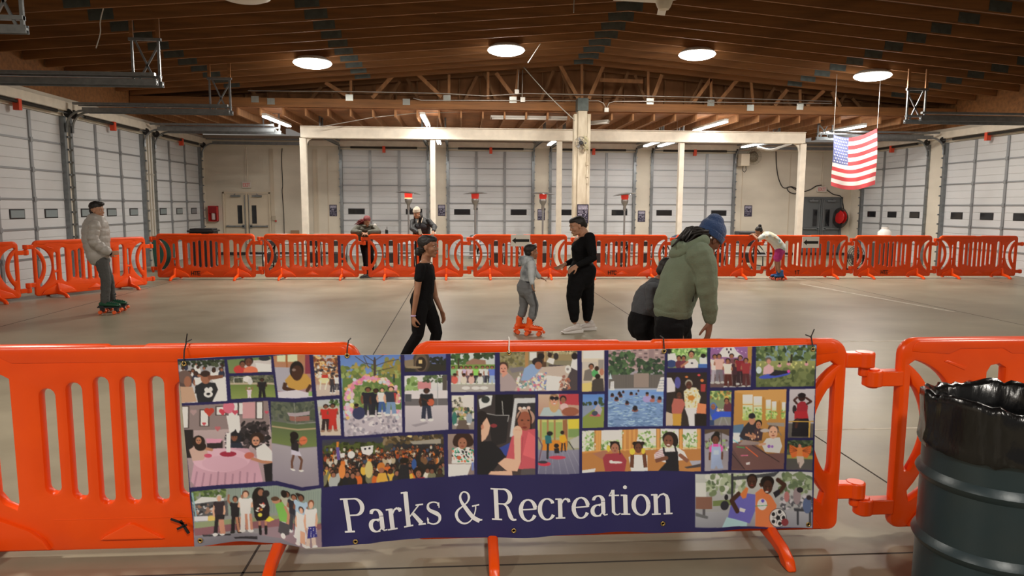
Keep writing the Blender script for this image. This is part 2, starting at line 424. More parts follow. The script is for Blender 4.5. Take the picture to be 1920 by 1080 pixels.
# big truss at YT: bottom chord, posts and diagonals
tr = empty('gable_truss', (RX, YT, 4.42), label='timber truss with webs and bottom chord crossing the hall above the cream column', cat='roof beam')
def rel(o, p): return Vector(p) - Vector(o.location)
CH0, CH1 = 4.42, 4.65
m = MB(); m.box(rel(tr, ((XL + XR) / 2, YT, (CH0 + CH1) / 2)), (XR - XL - .04, .09, CH1 - CH0)); m.build('bottom_chord', M_wood, tr)
webs = []
for u0, v0, u1, v1 in ((736, 130, 698, 184), (783, 138, 828, 182), (842, 140, 842, 184), (915, 135, 915, 186), (930, 137, 965, 184),
                       (972, 130, 966, 186), (1050, 122, 1084, 184), (1091, 118, 1091, 186), (1132, 122, 1104, 186), (1124, 150, 1205, 153),
                       (1215, 132, 1215, 190), (1241, 140, 1222, 190), (1333, 148, 1333, 195), (1382, 150, 1344, 195), (1408, 150, 1412, 196),
                       (1476, 168, 1452, 198), (1500, 168, 1500, 198), (1545, 170, 1512, 199), (1333, 148, 1300, 192), (658, 150, 658, 180),
                       (610, 155, 655, 182), (1560, 172, 1575, 200)):
    a = PY(u0, v0, YT + .02); b_ = PY(u1, v1, YT + .02)
    a.z = min(a.z, roofz(a.x) + .05)
    m = MB(); m.beam(rel(tr, a), rel(tr, b_), .07 if abs(u0 - u1) < 10 else .10, .045, up=(0, 1, 0)); m.build('web_member', M_wood2, tr)
for (u, v) in ((655, 183), (762, 191), (838, 184), (962, 187), (1219, 190), (1333, 193), (1407, 202), (1500, 200), (478, 186), (508, 190)):
    c = rel(tr, PY(u, v, YT - .05)); m = MB(); m.box(c, (.20, .006, .17))
    for i in range(5): m.box(c + Vector((-.08 + .04 * i, -.006, 0)), (.014, .008, .16))
    m.build('truss_plate', mat('bright_plate', (0.45, 0.47, 0.44), .4, .6), tr)
# plywood gable infill behind the truss, with studs
mb = MB()
vs = []
for x in (XL, RX, XR): vs += [(x, 21.35, 4.62), (x, 21.35, roofz(x) + .1), (x, 21.4, 4.62), (x, 21.4, roofz(x) + .1)]
mb.add(vs, [(0, 4, 5, 1), (4, 8, 9, 5), (2, 3, 7, 6), (6, 7, 11, 10), (0, 2, 6, 4), (4, 6, 10, 8), (1, 5, 7, 3), (5, 9, 11, 7), (0, 1, 3, 2), (8, 10, 11, 9)])
struct(mb.build('wall_gable', M_ply))
mb = MB(); x = XL + .3
k = 0
while x < XR:
    mb.bb(x - .02, x + .02, 21.26, 21.35, 4.62, roofz(x) + .05); x += .61
mb.bb(XL, XR, 21.26, 21.34, 4.95, 4.99)
struct(mb.build('trim_5', M_wood2))
# second set of web diagonals, half in shadow behind the truss
t2 = empty('rear_truss', (RX, 20.95, 4.42), label='darker second timber truss half hidden behind the front gable truss', cat='roof beam')
m = MB(); m.box(rel(t2, ((XL + XR) / 2, 20.95, 4.52)), (XR - XL - .04, .045, .16)); m.build('bottom_chord', M_wood, t2)
for i in range(17):
    x = -5.5 + i * 1.1; s = 1 if i % 2 else -1
    m = MB(); m.beam(rel(t2, (x, 20.95, 4.58)), rel(t2, (x + s * .45, 20.95, roofz(x) + .05)), .08, .04, up=(0, 1, 0)); m.build('web_member', M_wood2, t2)

# low joists over the rear bay, running back to the wall
j0 = MB().bb(-.022, .022, -(YB - YT - .1) / 2, (YB - YT - .1) / 2, 0, .2).build('ceiling_joist', M_wood2)
tag(j0, 'pale timber joist running back over the rear bay between the truss and the rear doors', 'joist', 'joists over the rear bay')
n = 0; x = XL + .35
while x < XR - .2:
    o = j0 if n == 0 else j0.copy()
    if n: COL.objects.link(o)
    o.location = (x, (YT + YB) / 2 + .05, 4.20); n += 1; x += .61
struct(MB().bb(XL, XR, YT + .06, YB + .1, 4.40, 4.42).build('ceiling_rear', M_ply))

# cream steel goal-post frame
fr = empty('steel_frame', (2.9, 21, 0), label='cream painted steel frame of posts and beam standing before the rear roll doors', cat='frame')
FZ0, FZ1 = 3.66, 3.97
FX0, FX1 = PY(571, 300, 21).x, PY(1501, 300, 21).x
m = MB(); m.bb(FX0 - .08 - 2.9, FX1 + .08 - 2.9, -.09, .09, FZ0 + .02, FZ1); m.bb(FX0 - 2.9, FX1 - 2.9, -.13, .13, FZ0, FZ0 + .03); m.bb(FX0 - 2.98, FX1 - 2.82, -.13, .13, FZ1, FZ1 + .025)
m.build('cross_beam', M_beam, fr, bevel=.006)
for u in (571, 812, 1048, 1275, 1501):
    x = PY(u, 350, 21).x - 2.9; wd = .09 if u in (571, 1501) else .075
    m = MB(); m.bb(x - wd, x + wd, -.08, .08, 0, FZ0); m.bb(x - .14, x + .14, -.14, .14, 0, .02)
    m.build('post', M_beam, fr, bevel=.01)
for x, s in ((FX0 - 2.9, 1), (FX1 - 2.9, -1)):
    m = MB(); r = .22; pl = [(x + s * .08, FZ0 - r), (x + s * .08, FZ0)] + [(x + s * (.08 + r), FZ0)]
    pl += [(x + s * (.08 + r - r * sin(t * pi / 12)), FZ0 - r + r * cos(t * pi / 12)) for t in range(1, 6)]
    m.prism(pl, -.03, .03); m.build('corner_gusset', M_beam, fr)

# big cream column under the truss
cl = empty('column', (PY(1088, 400, YT - .24).x, YT - .24, 0), label='thick cream painted built-up timber column under the roof truss', cat='column')
M_col = mat('cream_column_paint', (0.74, 0.68, 0.55), .65, var=.22, vscale=6, vcol=(.5, .42, .3), stretch=(1, 1, .3), bump=.1)
m = MB(); m.bb(-.125, .125, -.17, .17, 0, 4.66); m.build('core', M_col, cl, bevel=.012)
for s in (-1, 1):
    m = MB(); m.bb(s * .18 - .05, s * .18 + .05, -.13, .13, 0, 4.30); m.build('side_plank', M_col, cl, bevel=.01)
m = MB(); m.bb(-.15, .15, -.19, .19, 4.38, 4.72); m.build('cap_plate', M_plate, cl)
m = MB(); m.tube([(.15, -.17, 3.2), (.15, -.17, 2.4)], .025, 8); m.box((.15, -.19, 2.95), (.06, .05, .1)); m.box((.15, -.19, 2.62), (.06, .05, .1)); m.build('conduit', M_col, cl)
# ================================================================== LAMPS
M_lamp = mat('lit_diffuser', (0.9, 0.9, 0.9), 0.5, emit=(1.0, 0.97, 0.92), es=14.0)
M_housing = mat('lamp_housing', (0.55, 0.54, 0.50), 0.5)
LBL = ['round lit ceiling lamp on the left slope, leftmost of the four glowing discs', 'round lit ceiling lamp left of the ridge, second disc from the left',
       'round lit ceiling lamp right of the ridge, third disc from the left', 'round lit ceiling lamp near the right wall above the flag']
def round_lamp(x, y, label, lit=True):
    z = roofz(x) - .01
    r = empty('ceiling_lamp', (x, y, z), label=label, cat='ceiling light', group='round ceiling lamps')
    MB().lathe([(.30, -.16), (.405, -.12), (.41, -.07), (.30, .0), (.10, .0)], n=32).build('housing', M_housing, r, smooth=True)
    MB().lathe([(.0, -.235), (.16, -.228), (.30, -.205), (.40, -.165), (.435, -.125), (.42, -.10), (.38, -.10)], n=32).build('diffuser', M_lamp if lit else M_white, r, smooth=True)
    if lit:
        light('AREA', 'lamp_or_fill_light', (x, y, z - .245), ROUND_W, WARM, 0.7)
        l = light('POINT', 'round_lamp_glow', (x, y - .0, z - .30), ROUND_W * .09, WARM); l.data.shadow_soft_size = .3
    return r
for (u, v), lb in zip(((586, 119), (949, 95), (1307, 103), (1636, 143)), LBL):
    y = 18.0
    for _ in range(8):
        p = PY(u, v, y); zt = roofz(p.x) - .14; y = PZ(u, v, zt).y
    round_lamp(p.x, y, lb)
p = PZ(457, -4, roofz(-4.2) - .12); round_lamp(p.x, p.y, 'unlit pale round ceiling lamp cut by the top edge, left of centre', lit=False)

M_tube = mat('lit_tube', (0.95, 0.95, 0.95), 0.4, emit=(1.0, 0.98, 0.94), es=14.0)
def strip_lamp(p, q, label, power=TUBE_W, lit=True, hang=True, group='fluorescent strip lamps'):
    p = Vector(p); q = Vector(q); c = (p + q) / 2
    r = empty('strip_lamp', c, label=label, cat='ceiling light', group=group)
    d = (q - p).normalized(); a = d.cross(Vector((0, 0, 1))).normalized()
    m = MB(); m.beam(p - c + Vector((0, 0, .05)), q - c + Vector((0, 0, .05)), .13, .06); m.build('housing', M_housing, r, bevel=.008)
    for s in (-1, 1):
        m = MB(); m.tube([p - c + a * s * .04 + Vector((0, 0, -.005)) + d * .03, q - c + a * s * .04 + Vector((0, 0, -.005)) - d * .03], .024, 10)
        m.build('tube', M_tube if lit else M_white, r, smooth=True)
    if hang:
        for e in (p, q):
            m = MB(); m.tube([e - c + Vector((0, 0, .08)), e - c + Vector((0, 0, (4.205 if e.z > 4 else 4.41) - e.z))], .006, 5); m.build('chain', M_conduit, r)
    if lit:
        l = light('AREA', 'strip_lamp_light', c - Vector((0, 0, .04)), power, COOL, (q - p).length, .12)
        l.rotation_euler = (0, 0, atan2(d.y, d.x))
        l = light('AREA', 'strip_lamp_glow', c + Vector((0, 0, .09)), power * .02, COOL, (q - p).length, .10); l.rotation_euler = (pi, 0, atan2(d.y, d.x))
zt = 4.10
for (a, b, lb) in (((495, 218), (555, 242), 'lit strip lamp at the left end of the cream beam'),
                   ((792, 216), (807, 243), 'lit strip lamp above the cream beam left of the tall column'),
                   ((1362, 228), (1292, 248), 'lit strip lamp above the cream beam right of the tall column'),
                   ((1622, 236), (1528, 253), 'lit strip lamp beside the flag on the right')):
    A = PZ(*a, zt + .02); B = PZ(*b, zt + .02)
    B.x = A.x + (B.x - A.x) * .55 if False else B.x
    B = A + (B - A).normalized() * 2.44
    strip_lamp(A, B, lb, hang=True)
for (u, lb) in ((820, 'small lit strip lamp under the beam by the first pilaster'), (1030, 'small lit strip lamp under the beam left of the tall column'),
                (1226, 'small lit strip lamp under the beam by the third pilaster'), (1255, 'longer lit strip lamp under the beam right of the third pilaster'),
                (1425, 'lit strip lamp under the right end of the beam')):
    A = PY(u + (0 if u < 1000 else 14), 268 if u != 1255 else 271, 22.0); B = A + Vector((0.0, 2.0, 0))
    A.z = B.z = 3.80
    strip_lamp(A, B, lb, power=TUBE_W * .6, group='small strip lamps behind the beam', hang=True)
# unlit wide fixture above the beam, left of the column
A, B = PY(920, 222, 20.6), PY(1070, 226, 20.6); A.z = B.z = 4.24
strip_lamp(A, B, 'unlit white strip fixture lying crosswise left of the column', lit=False, group=None, hang=True)
A, B = PY(1104, 240, 20.9), PY(1128, 225, 20.4); B.z = A.z = 4.15; B = A + Vector((.5, -.45, 0))
strip_lamp(A, B, 'short unlit white fixture angled just right of the column', lit=False, group=None, hang=True)

# ceiling fan cut by the top edge
fp = PZ(1245, 6, 5.05)
fn = empty('ceiling_fan', fp, label='cream ceiling fan with long pale blades hanging by the ridge at the top edge', cat='ceiling fan')
MB().lathe([(.0, -.10), (.08, -.10), (.11, -.06), (.14, .02), (.14, .10), (.05, .14)], n=24).build('motor', M_beam, fn, smooth=True, auto=True)
hz = roofz(fp.x) + .05 - fp.z
MB().tube([(0, 0, .12), (0, 0, hz)], .02, 8).build('down_rod', M_conduit, fn)
for k in range(3):
    a = radians(198 + 120 * k) if k else radians(186)
    R = Matrix.Rotation(a, 3, 'Z') @ Matrix.Rotation(radians(8), 3, 'X')
    m = MB(); m.box(R @ Vector((.48, 0, .03)), (.72, .14, .008), R); m.box(R @ Vector((.13, 0, .03)), (.1, .05, .012), R); m.build('blade', M_white, fn)
# ================================================================== ORANGE BARRIERS
M_or = mat('orange_plastic', (0.95, 0.092, 0.004), 0.30, var=0.10, vscale=2.5, vcol=(0.84, 0.070, 0.004), bump=0.02, bscale=60, spec=0.4)
M_ink = mat('black_stencil', (0.01, 0.01, 0.01), 0.6)
def bez(p0, p1, p2, n=10):
    return [((1 - t) ** 2 * p0[0] + 2 * t * (1 - t) * p1[0] + t * t * p2[0], (1 - t) ** 2 * p0[1] + 2 * t * (1 - t) * p1[1] + t * t * p2[1]) for t in [i / n for i in range(n + 1)]]
def KX(X): return (X - 1007) * .00145
def KZ(Yp): return (880 - Yp) * .00142 + .05
def kp(pts): return [(KX(a), KZ(b)) for a, b in pts]
def rounded_slot(xc, w, y0, y1):
    r = w / 2; P = []
    for i in range(7): a = pi + pi * i / 6; P.append((xc + r * cos(a), y0 + r + r * sin(a)))
    for i in range(7): a = pi * i / 6; P.append((xc + r * cos(a), y1 - r + r * sin(a)))
    return P
from mathutils.geometry import delaunay_2d_cdt
def inpoly(x, y, P):
    c = False; j = len(P) - 1
    for i in range(len(P)):
        if (P[i][1] > y) != (P[j][1] > y) and x < (P[j][0] - P[i][0]) * (y - P[i][1]) / (P[j][1] - P[i][1]) + P[i][0]: c = not c
        j = i
    return c
def offset_loop(P, d):
    n = len(P); out = []
    for i in range(n):
        p = Vector(P[i]); a = (p - Vector(P[i - 1])).normalized(); b = (Vector(P[(i + 1) % n]) - p).normalized()
        na = Vector((-a.y, a.x)); nb = Vector((-b.y, b.x)); m = na + nb
        m = m.normalized() if m.length > 1e-6 else na
        k = max(0.5, m.dot(na)); out.append(tuple(p + m * (d / k)))
    return out
def curve_mesh(loops, ext, bev):
    """first loop outer, rest holes; a plate in x-z with rounded rims, half thickness ext + bev"""
    L = []
    for i, P in enumerate(loops):
        Q = [P[0]]
        for p in P[1:]:
            if (Vector(p) - Vector(Q[-1])).length > 5e-4: Q.append(p)
        if (Vector(Q[0]) - Vector(Q[-1])).length < 5e-4: Q.pop()
        ar = sum(Q[k - 1][0] * Q[k][1] - Q[k][0] * Q[k - 1][1] for k in range(len(Q)))
        if (ar > 0) != (i == 0): Q.reverse()
        L.append(Q)
    t = ext + bev; prof = [(bev, -t), (bev * .3, -t + bev * .3), (0, -t + bev), (0, t - bev), (bev * .3, t - bev * .3), (bev, t)]
    vs = []; fs = []; caps = []
    for Q in L:
        n = len(Q); base = len(vs)
        for o, y in prof:
            vs += [(x, y, z) for x, z in (offset_loop(Q, o) if o else Q)]
        for k in range(5):
            for i in range(n): fs.append((base + k * n + i, base + k * n + (i + 1) % n, base + (k + 1) * n + (i + 1) % n, base + (k + 1) * n + i))
        caps.append((base, base + 5 * n, n))
    c2 = [Vector((vs[b + i][0], vs[b + i][2])) for b, e, n in caps for i in range(n)]
    ed = []; o = 0
    for b, e, n in caps: ed += [(o + i, o + (i + 1) % n) for i in range(n)]; o += n
    V, _, Fc, ov, _, _ = delaunay_2d_cdt(c2, ed, [], 0, 1e-7)
    idx = [(b + i, e + i) for b, e, n in caps for i in range(n)]
    OL = [[(vs[b + i][0], vs[b + i][2]) for i in range(n)] for b, e, n in caps]
    for f in Fc:
        cx = sum(V[i].x for i in f) / 3; cy = sum(V[i].y for i in f) / 3
        if inpoly(cx, cy, OL[0]) and not any(inpoly(cx, cy, h) for h in OL[1:]):
            g = [ov[i][0] for i in f if ov[i]]
            if len(g) == 3: fs.append(tuple(idx[i][0] for i in g)); fs.append(tuple(idx[i][1] for i in reversed(g)))
    return vs, fs
outline = []
def corner(cx, cy, r, a0, a1, n=6): return [(cx + r * cos(a0 + (a1 - a0) * i / n), cy + r * sin(a0 + (a1 - a0) * i / n)) for i in range(n + 1)]
r = 62
outline += corner(235 + r, 155 + r, r, pi, 1.5 * pi)
outline += [(935, 155), (948, 163), (1052, 163), (1065, 155)]
outline += corner(1782 - r, 155 + r, r, -pi / 2, 0)
outline += corner(1782 - 35, 880 - 35, 35, 0, pi / 2)
outline += corner(235 + 35, 880 - 35, 35, pi / 2, pi)
holes = []
for xc, y0, y1 in ((738, 305, 672), (822, 285, 692), (908, 266, 712), (1000, 266, 712), (1085, 266, 712), (1172, 285, 692), (1258, 305, 672)):
    holes.append(rounded_slot(xc, 46, y0, y1))
for s in (-1, 1):
    fx = (lambda x: x) if s < 0 else (lambda x: 2017 - x)
    mir = lambda pts: [(fx(a), b) for a, b in pts]
    holes.append(mir([(572, 285), (585, 262), (615, 255), (640, 270), (643, 700), (636, 724), (600, 706), (578, 672)]))
    holes.append(mir(rounded_slot(505, 40, 318, 560)))
    holes.append(mir([(488, 590), (522, 590), (520, 690), (500, 690)]))
    # outer crescent
    A = bez((292, 238), (468, 285), (462, 520), 12) + bez((462, 520), (440, 690), (304, 772), 9)[1:]
    B = bez((296, 736), (388, 620), (386, 490), 8) + bez((386, 490), (380, 330), (272, 252), 9)[1:]
    holes.append(mir(A + B))
    # inner D-shaped hole at the end post
    holes.append(mir([(276, 300), (284, 330)] + bez((300, 345), (345, 420), (345, 490), 6) + bez((345, 490), (345, 570), (295, 655), 6)[1:] + [(280, 655), (276, 630)]))
bv, bf = curve_mesh([kp(outline)] + [kp(h) for h in holes], .014, .018)
def ridge(mb, pts, t, b=.012):
    v, f = curve_mesh([kp(pts)], t - b, b); mb.add(v, f)
body = MB(); body.add(bv, bf)
def mirx(pts): return [(2017 - a, b) for a, b in pts]
top = corner(262 + 40, 162 + 30, 30, pi, 1.5 * pi) + corner(1715, 192, 30, -pi / 2, 0) + [(1745, 205), (1600, 215), (1560, 196), (1395, 196), (1360, 216), (660, 216), (620, 196), (410, 196), (370, 215), (272, 205)]
ridge(body, top, .038)
foot_arch = [(300, 868), (335, 815), (380, 792), (500, 738), (548, 738), (680, 796), (722, 830), (742, 868)]
for P in (foot_arch, mirx(foot_arch)): ridge(body, P, .055)
ridge(body, [(905, 840), (930, 822), (1000, 782), (1018, 782), (1095, 822), (1115, 840)], .048)
ridge(body, [(750, 762), (1262, 762), (1262, 768), (750, 768)], .034, .004)
# lean struts running into the end posts
for P in ([(395, 240), (412, 236), (486, 262), (480, 276)],): 
    for Q in (P, mirx(P)): ridge(body, Q, .036, .006)
BAR = empty('barrier', (0, 0, 0), cat='barrier')
M_txt = {}
body.build('panel', M_or, BAR, smooth=True, auto=True)
def foot_mb(x):
    P = [(-.04, .27), (-.075, .25), (-.11, .20), (-.20, .12), (-.30, .085), (-.36, .05), (-.37, .0), (-.29, .0), (-.27, .025), (-.12, .04), (.12, .04), (.27, .025), (.29, 0), (.37, 0), (.36, .05), (.30, .085), (.20, .12), (.11, .20), (.075, .25), (.04, .27)]
    h_ = [(.045, .27), (.075, .235), (.092, .18), (.10, .12), (.16, .105), (.26, .085), (.335, .05), (.365, .0), (.28, .0), (.25, .03), (.16, .045), (.05, .05)]
    P = [(-a, b) for a, b in h_] + h_[::-1]
    m = MB(); m.prism(P, x - .025, x + .025, lambda a, b, z: (b, a, z)); return m
for s in (-1, 1): foot_mb(s * .72).build('foot', M_or, BAR, bevel=.012, smooth=True, auto=True)
def tab(x0, x1, ya, yb, pin):
    m = MB(); z0, z1 = KZ(yb), KZ(ya); xa, xb = KX(x0), KX(x1)
    m.bb(min(xa, xb), max(xa, xb), -.035, .035, z0, z1)
    xe = xb
    m.lathe([(.05, z0 - .002), (.05, z1 + .002)], (xe, 0, 0), 20)
    if pin: m.lathe([(.028, z0 - .05), (.028, z0)], (xe, 0, 0), 12)
    else: m.lathe([(.034, z1), (.034, z1 + .010), (.02, z1 + .010)], (xe, 0, 0), 14); m.lathe([(.03, z0 - .012), (.034, z0)], (xe, 0, 0), 14)
    return m
tab(240, 160, 207, 262, True).build('hinge_tab', M_or, BAR, bevel=.008, smooth=True, auto=True)
tab(245, 165, 702, 760, True).build('hinge_tab', M_or, BAR, bevel=.008, smooth=True, auto=True)
tab(1770, 1875, 276, 332, False).build('hinge_tab', M_or, BAR, bevel=.008, smooth=True, auto=True)
tab(1775, 1880, 768, 824, False).build('hinge_tab', M_or, BAR, bevel=.008, smooth=True, auto=True)

GL = {'H': [[(0, 0), (0, 1)], [(.6, 0), (.6, 1)], [(0, .5), (.6, .5)]], 'T': [[(.3, 0), (.3, 1)], [(0, 1), (.6, 1)]],
      'E': [[(0, 0), (0, 1)], [(0, 1), (.6, 1)], [(0, .5), (.5, .5)], [(0, 0), (.6, 0)]], 'C': [[(.6, .85), (.5, 1), (.1, 1), (0, .85), (0, .15), (.1, 0), (.5, 0), (.6, .15)]],
      'I': [[(.3, 0), (.3, 1)], [(.1, 1), (.5, 1)], [(.1, 0), (.5, 0)]], '1': [[(.3, 0), (.3, 1)], [(.3, 1), (.1, .8)]], 'X': [[(0, 0), (.6, 1)], [(.6, 0), (0, 1)]]}
def letters(txt, h, w, th, f, gap=.3):
    """flat letter strokes; f(x, z) -> point"""
    m = MB(); x = 0
    for ch in txt:
        for st in GL.get(ch, []):
            for (a, b), (c, d) in zip(st[:-1], st[1:]):
                p = Vector((x + a * w / .6, b * h)); q = Vector((x + c * w / .6, d * h)); t = (q - p)
                if t.length < 1e-6: continue
                t.normalize(); n_ = Vector((-t.y, t.x)) * th / 2; p = p - t * th / 2; q = q + t * th / 2
                m.add([f(*(p + n_)), f(*(q + n_)), f(*(q - n_)), f(*(p - n_))], [(0, 1, 2, 3)])
        x += w * (1 + gap)
    return m
def barrier_at(x0, x1, y0, y1, label, group, flip=False, text=None, tx=-.34, first=[True]):
    c = Vector(((x0 + x1) / 2, (y0 + y1) / 2, 0)); rz = atan2(y1 - y0, x1 - x0) + (pi if flip else 0)
    if first[0]: o = BAR; first[0] = False; o.location = c; o.rotation_euler = (0, 0, rz)
    else: o = dup(BAR, loc=c, rz=rz, skip=('stencil_mark',))
    L = sqrt((x1 - x0) ** 2 + (y1 - y0) ** 2)
    o.scale = (L / 2.243, 1, 1)
    o['label'] = label; o['group'] = group; o['category'] = 'barrier'
    if text:
        m = letters(text, .085, .055, .016, lambda a, z: (tx + a, -.0465, KZ(838) + z)) if not flip else \
            letters(text, .085, .055, .016, lambda a, z: (tx - a, .0465, KZ(838) - .03 + z))
        m.build('stencil_mark', M_ink, o)
    return o
NEAR = 'front row of orange barriers'; FAR = 'far row of orange barriers'
YN = 3.50
barrier_at(-2.75, -.50, YN, YN, 'near orange slotted barrier under the left end of the photo banner', NEAR, True)
BB = barrier_at(-.25, 1.99, YN + .01, YN, 'near orange slotted barrier carrying most of the photo banner', NEAR, True, 'HTE', -.24)
barrier_at(2.28, 4.50, YN, YN + .02, 'near orange slotted barrier at right behind the blue drum', NEAR, True)
farx = [(-7.12, -4.87, 'HTE', 'second from the left wall, with a stencil mark left of its centre'), (-4.66, -2.46, None, 'standing before the leftmost cream post'),
        (-2.24, .03, None, 'the beanie person leans on'), (.27, 2.55, None, 'carrying the left white arrow sign'),
        (2.79, 5.03, 'HTC', 'directly behind the woman in black'), (5.24, 7.30, None, 'partly hidden by the green hooded person'),
        (7.56, 9.62, '1T', 'carrying the right white arrow sign'), (9.82, 11.82, 'HTE', 'with a dark stencil, in front of the gas bottle'), (12.02, 14.1, None, 'rightmost, meeting the right wall')]
PF = []
for a, b, t, lb in farx:
    PF.append(barrier_at(a, b, 17.12, 17.12, 'far orange barrier ' + lb, FAR, False, t))
a = PZ(275, 534, .05); b = PZ(130, 549, .05); d = (b - a).normalized(); a = Vector((-7.33, 16.5, 0)) if False else a
d = Vector((d.x, d.y, 0)).normalized()
barrier_at(a.x + d.x * 2.25, a.x, a.y + d.y * 2.25, a.y, 'orange barrier angled toward the left wall behind the grey jacket person', FAR)
e = a + d * 2.5
barrier_at(e.x + d.x * 2.25, e.x, e.y + d.y * 2.25, e.y, 'orange barrier angled along the left wall nearest the camera', FAR)

# arrow signs taped to the far barriers
def arrow_sign(u0, u1, v0, v1, label):
    y = 17.12 - .062; a = PY(u0, v0, y); b = PY(u1, v1, y)
    c = (a + b) / 2; r = empty('arrow_sign', c, label=label, cat='sign', group='arrow signs on the far barriers')
    w, h = abs(b.x - a.x) / 2, abs(a.z - b.z) / 2
    MB().bb(-w, w, -.006, .012, -h, h).build('board', mat('white_card', (.92, .91, .89), .6), r)
    P = [(-w * .88, 0), (-w * .5, h * .52), (-w * .5, h * .24), (w * .9, h * .24), (w * .9, -h * .24), (-w * .5, -h * .24), (-w * .5, -h * .52)]
    MB().prism(P, -.009, -.006).build('arrow', M_ink, r)
arrow_sign(958, 994, 440, 462, 'white sign with a black left arrow near the boy in grey')
arrow_sign(1505, 1535, 444, 465, 'white sign with a black left arrow right of the leaning child')
# ================================================================== PHOTO BANNER (printed collage)
CX0, CY0, CW, CH, SS = 325, 640, 1215, 392, 2
CV = np.zeros((CH * SS, CW * SS, 3), np.float32); CV[:] = np.array([26, 23, 70]) / 255.
_T = [0, 0, 1.0]; _K = [None]
_rs = np.random.RandomState(5)
def hx(c):
    if not isinstance(c, str): return np.array(c, np.float32)
    if len(c) == 3: c = ''.join(k * 2 for k in c)
    return np.array([int(c[i:i + 2], 16) for i in (0, 2, 4)], np.float32) / 255
def tp(x, y): return ((_T[0] + x / _T[2] - CX0) * SS, (_T[1] + y / _T[2] - CY0) * SS)
def region(x0, y0, x1, y1):
    a = max(0, int(min(x0, x1)) - 1); b = min(CW * SS, int(max(x0, x1)) + 2); c = max(0, int(min(y0, y1)) - 1); d = min(CH * SS, int(max(y0, y1)) + 2)
    if b <= a or d <= c: return None
    yy, xx = np.mgrid[c:d, a:b]; return slice(c, d), slice(a, b), xx + .5, yy + .5
def pmask(xx, yy, P):
    m = np.zeros(xx.shape, bool); j = len(P) - 1
    for i in range(len(P)):
        xi, yi = P[i]; xj, yj = P[j]
        if yi != yj: m ^= ((yi > yy) != (yj > yy)) & (xx < (xj - xi) * (yy - yi) / (yj - yi) + xi)
        j = i
    return m
def put(R, m, c, al=1.0):
    sy, sx = R[0], R[1]
    if _K[0] is not None: m = m & _K[0][sy, sx]
    sub = CV[sy, sx]; sub[m] = sub[m] * (1 - al) + hx(c) * al
def P(c, *xy, al=1.0):
    Q = [tp(xy[i], xy[i + 1]) for i in range(0, len(xy), 2)]
    R = region(min(q[0] for q in Q), min(q[1] for q in Q), max(q[0] for q in Q), max(q[1] for q in Q))
    if R: put(R, pmask(R[2], R[3], Q), c, al)
def B(c, x0, y0, x1, y1, al=1.0): P(c, x0, y0, x1, y0, x1, y1, x0, y1, al=al)
def E(c, cx, cy, rx, ry=None, rot=0, al=1.0):
    ry = ry or rx; X, Y_ = tp(cx, cy); k = SS / _T[2]; rx *= k; ry *= k; m = max(rx, ry)
    R = region(X - m, Y_ - m, X + m, Y_ + m)
    if R:
        dx, dy = R[2] - X, R[3] - Y_; a = radians(rot); u = dx * cos(a) + dy * sin(a); v = -dx * sin(a) + dy * cos(a)
        put(R, (u / rx) ** 2 + (v / ry) ** 2 < 1, c, al)
def Ln(c, w, *xy):
    for i in range(0, len(xy) - 2, 2):
        x0, y0, x1, y1 = xy[i:i + 4]; d = sqrt((x1 - x0) ** 2 + (y1 - y0) ** 2) or 1; nx, ny = -(y1 - y0) / d * w / 2, (x1 - x0) / d * w / 2
        P(c, x0 + nx, y0 + ny, x1 + nx, y1 + ny, x1 - nx, y1 - ny, x0 - nx, y0 - ny)
        if w > 4: E(c, x1, y1, w / 2)
def G(c0, c1, x0, y0, x1, y1):
    X0, Y0 = tp(x0, y0); X1, Y1 = tp(x1, y1); R = region(X0, Y0, X1, Y1)
    if not R: return
    t = np.clip((R[3] - Y0) / (Y1 - Y0), 0, 1)[..., None]; col = hx(c0) * (1 - t) + hx(c1) * t
    m = (R[2] > X0) & (R[2] < X1) & (R[3] > Y0) & (R[3] < Y1)
    if _K[0] is not None: m &= _K[0][R[0], R[1]]
    CV[R[0], R[1]][m] = col[m]
def Nz(cols, x0, y0, x1, y1, s, n=None):
    n = n or int((x1 - x0) * (y1 - y0) / (s * s) * 1.6)
    for _ in range(min(n, 420)):
        E(cols[_rs.randint(len(cols))], x0 + _rs.rand() * (x1 - x0), y0 + _rs.rand() * (y1 - y0), s * (.4 + .7 * _rs.rand()), s * (.3 + .5 * _rs.rand()), _rs.rand() * 180)
def ph(T, quad, bg=None, bg2=None):
    _K[0] = None; _T[:] = T
    K = np.zeros((CH * SS, CW * SS), bool); Q = [tp(quad[i], quad[i + 1]) for i in range(0, 8, 2)]
    R = region(min(q[0] for q in Q), min(q[1] for q in Q), max(q[0] for q in Q), max(q[1] for q in Q))
    K[R[0], R[1]] = pmask(R[2], R[3], Q); _K[0] = K
    xs = quad[0::2]; ys = quad[1::2]
    if bg: G(bg, bg2 or bg, min(xs), min(ys), max(xs), max(ys))
DK, BR, MB_, LT = '3a231b', '6e4332', '8d5a44', 'c99a80'
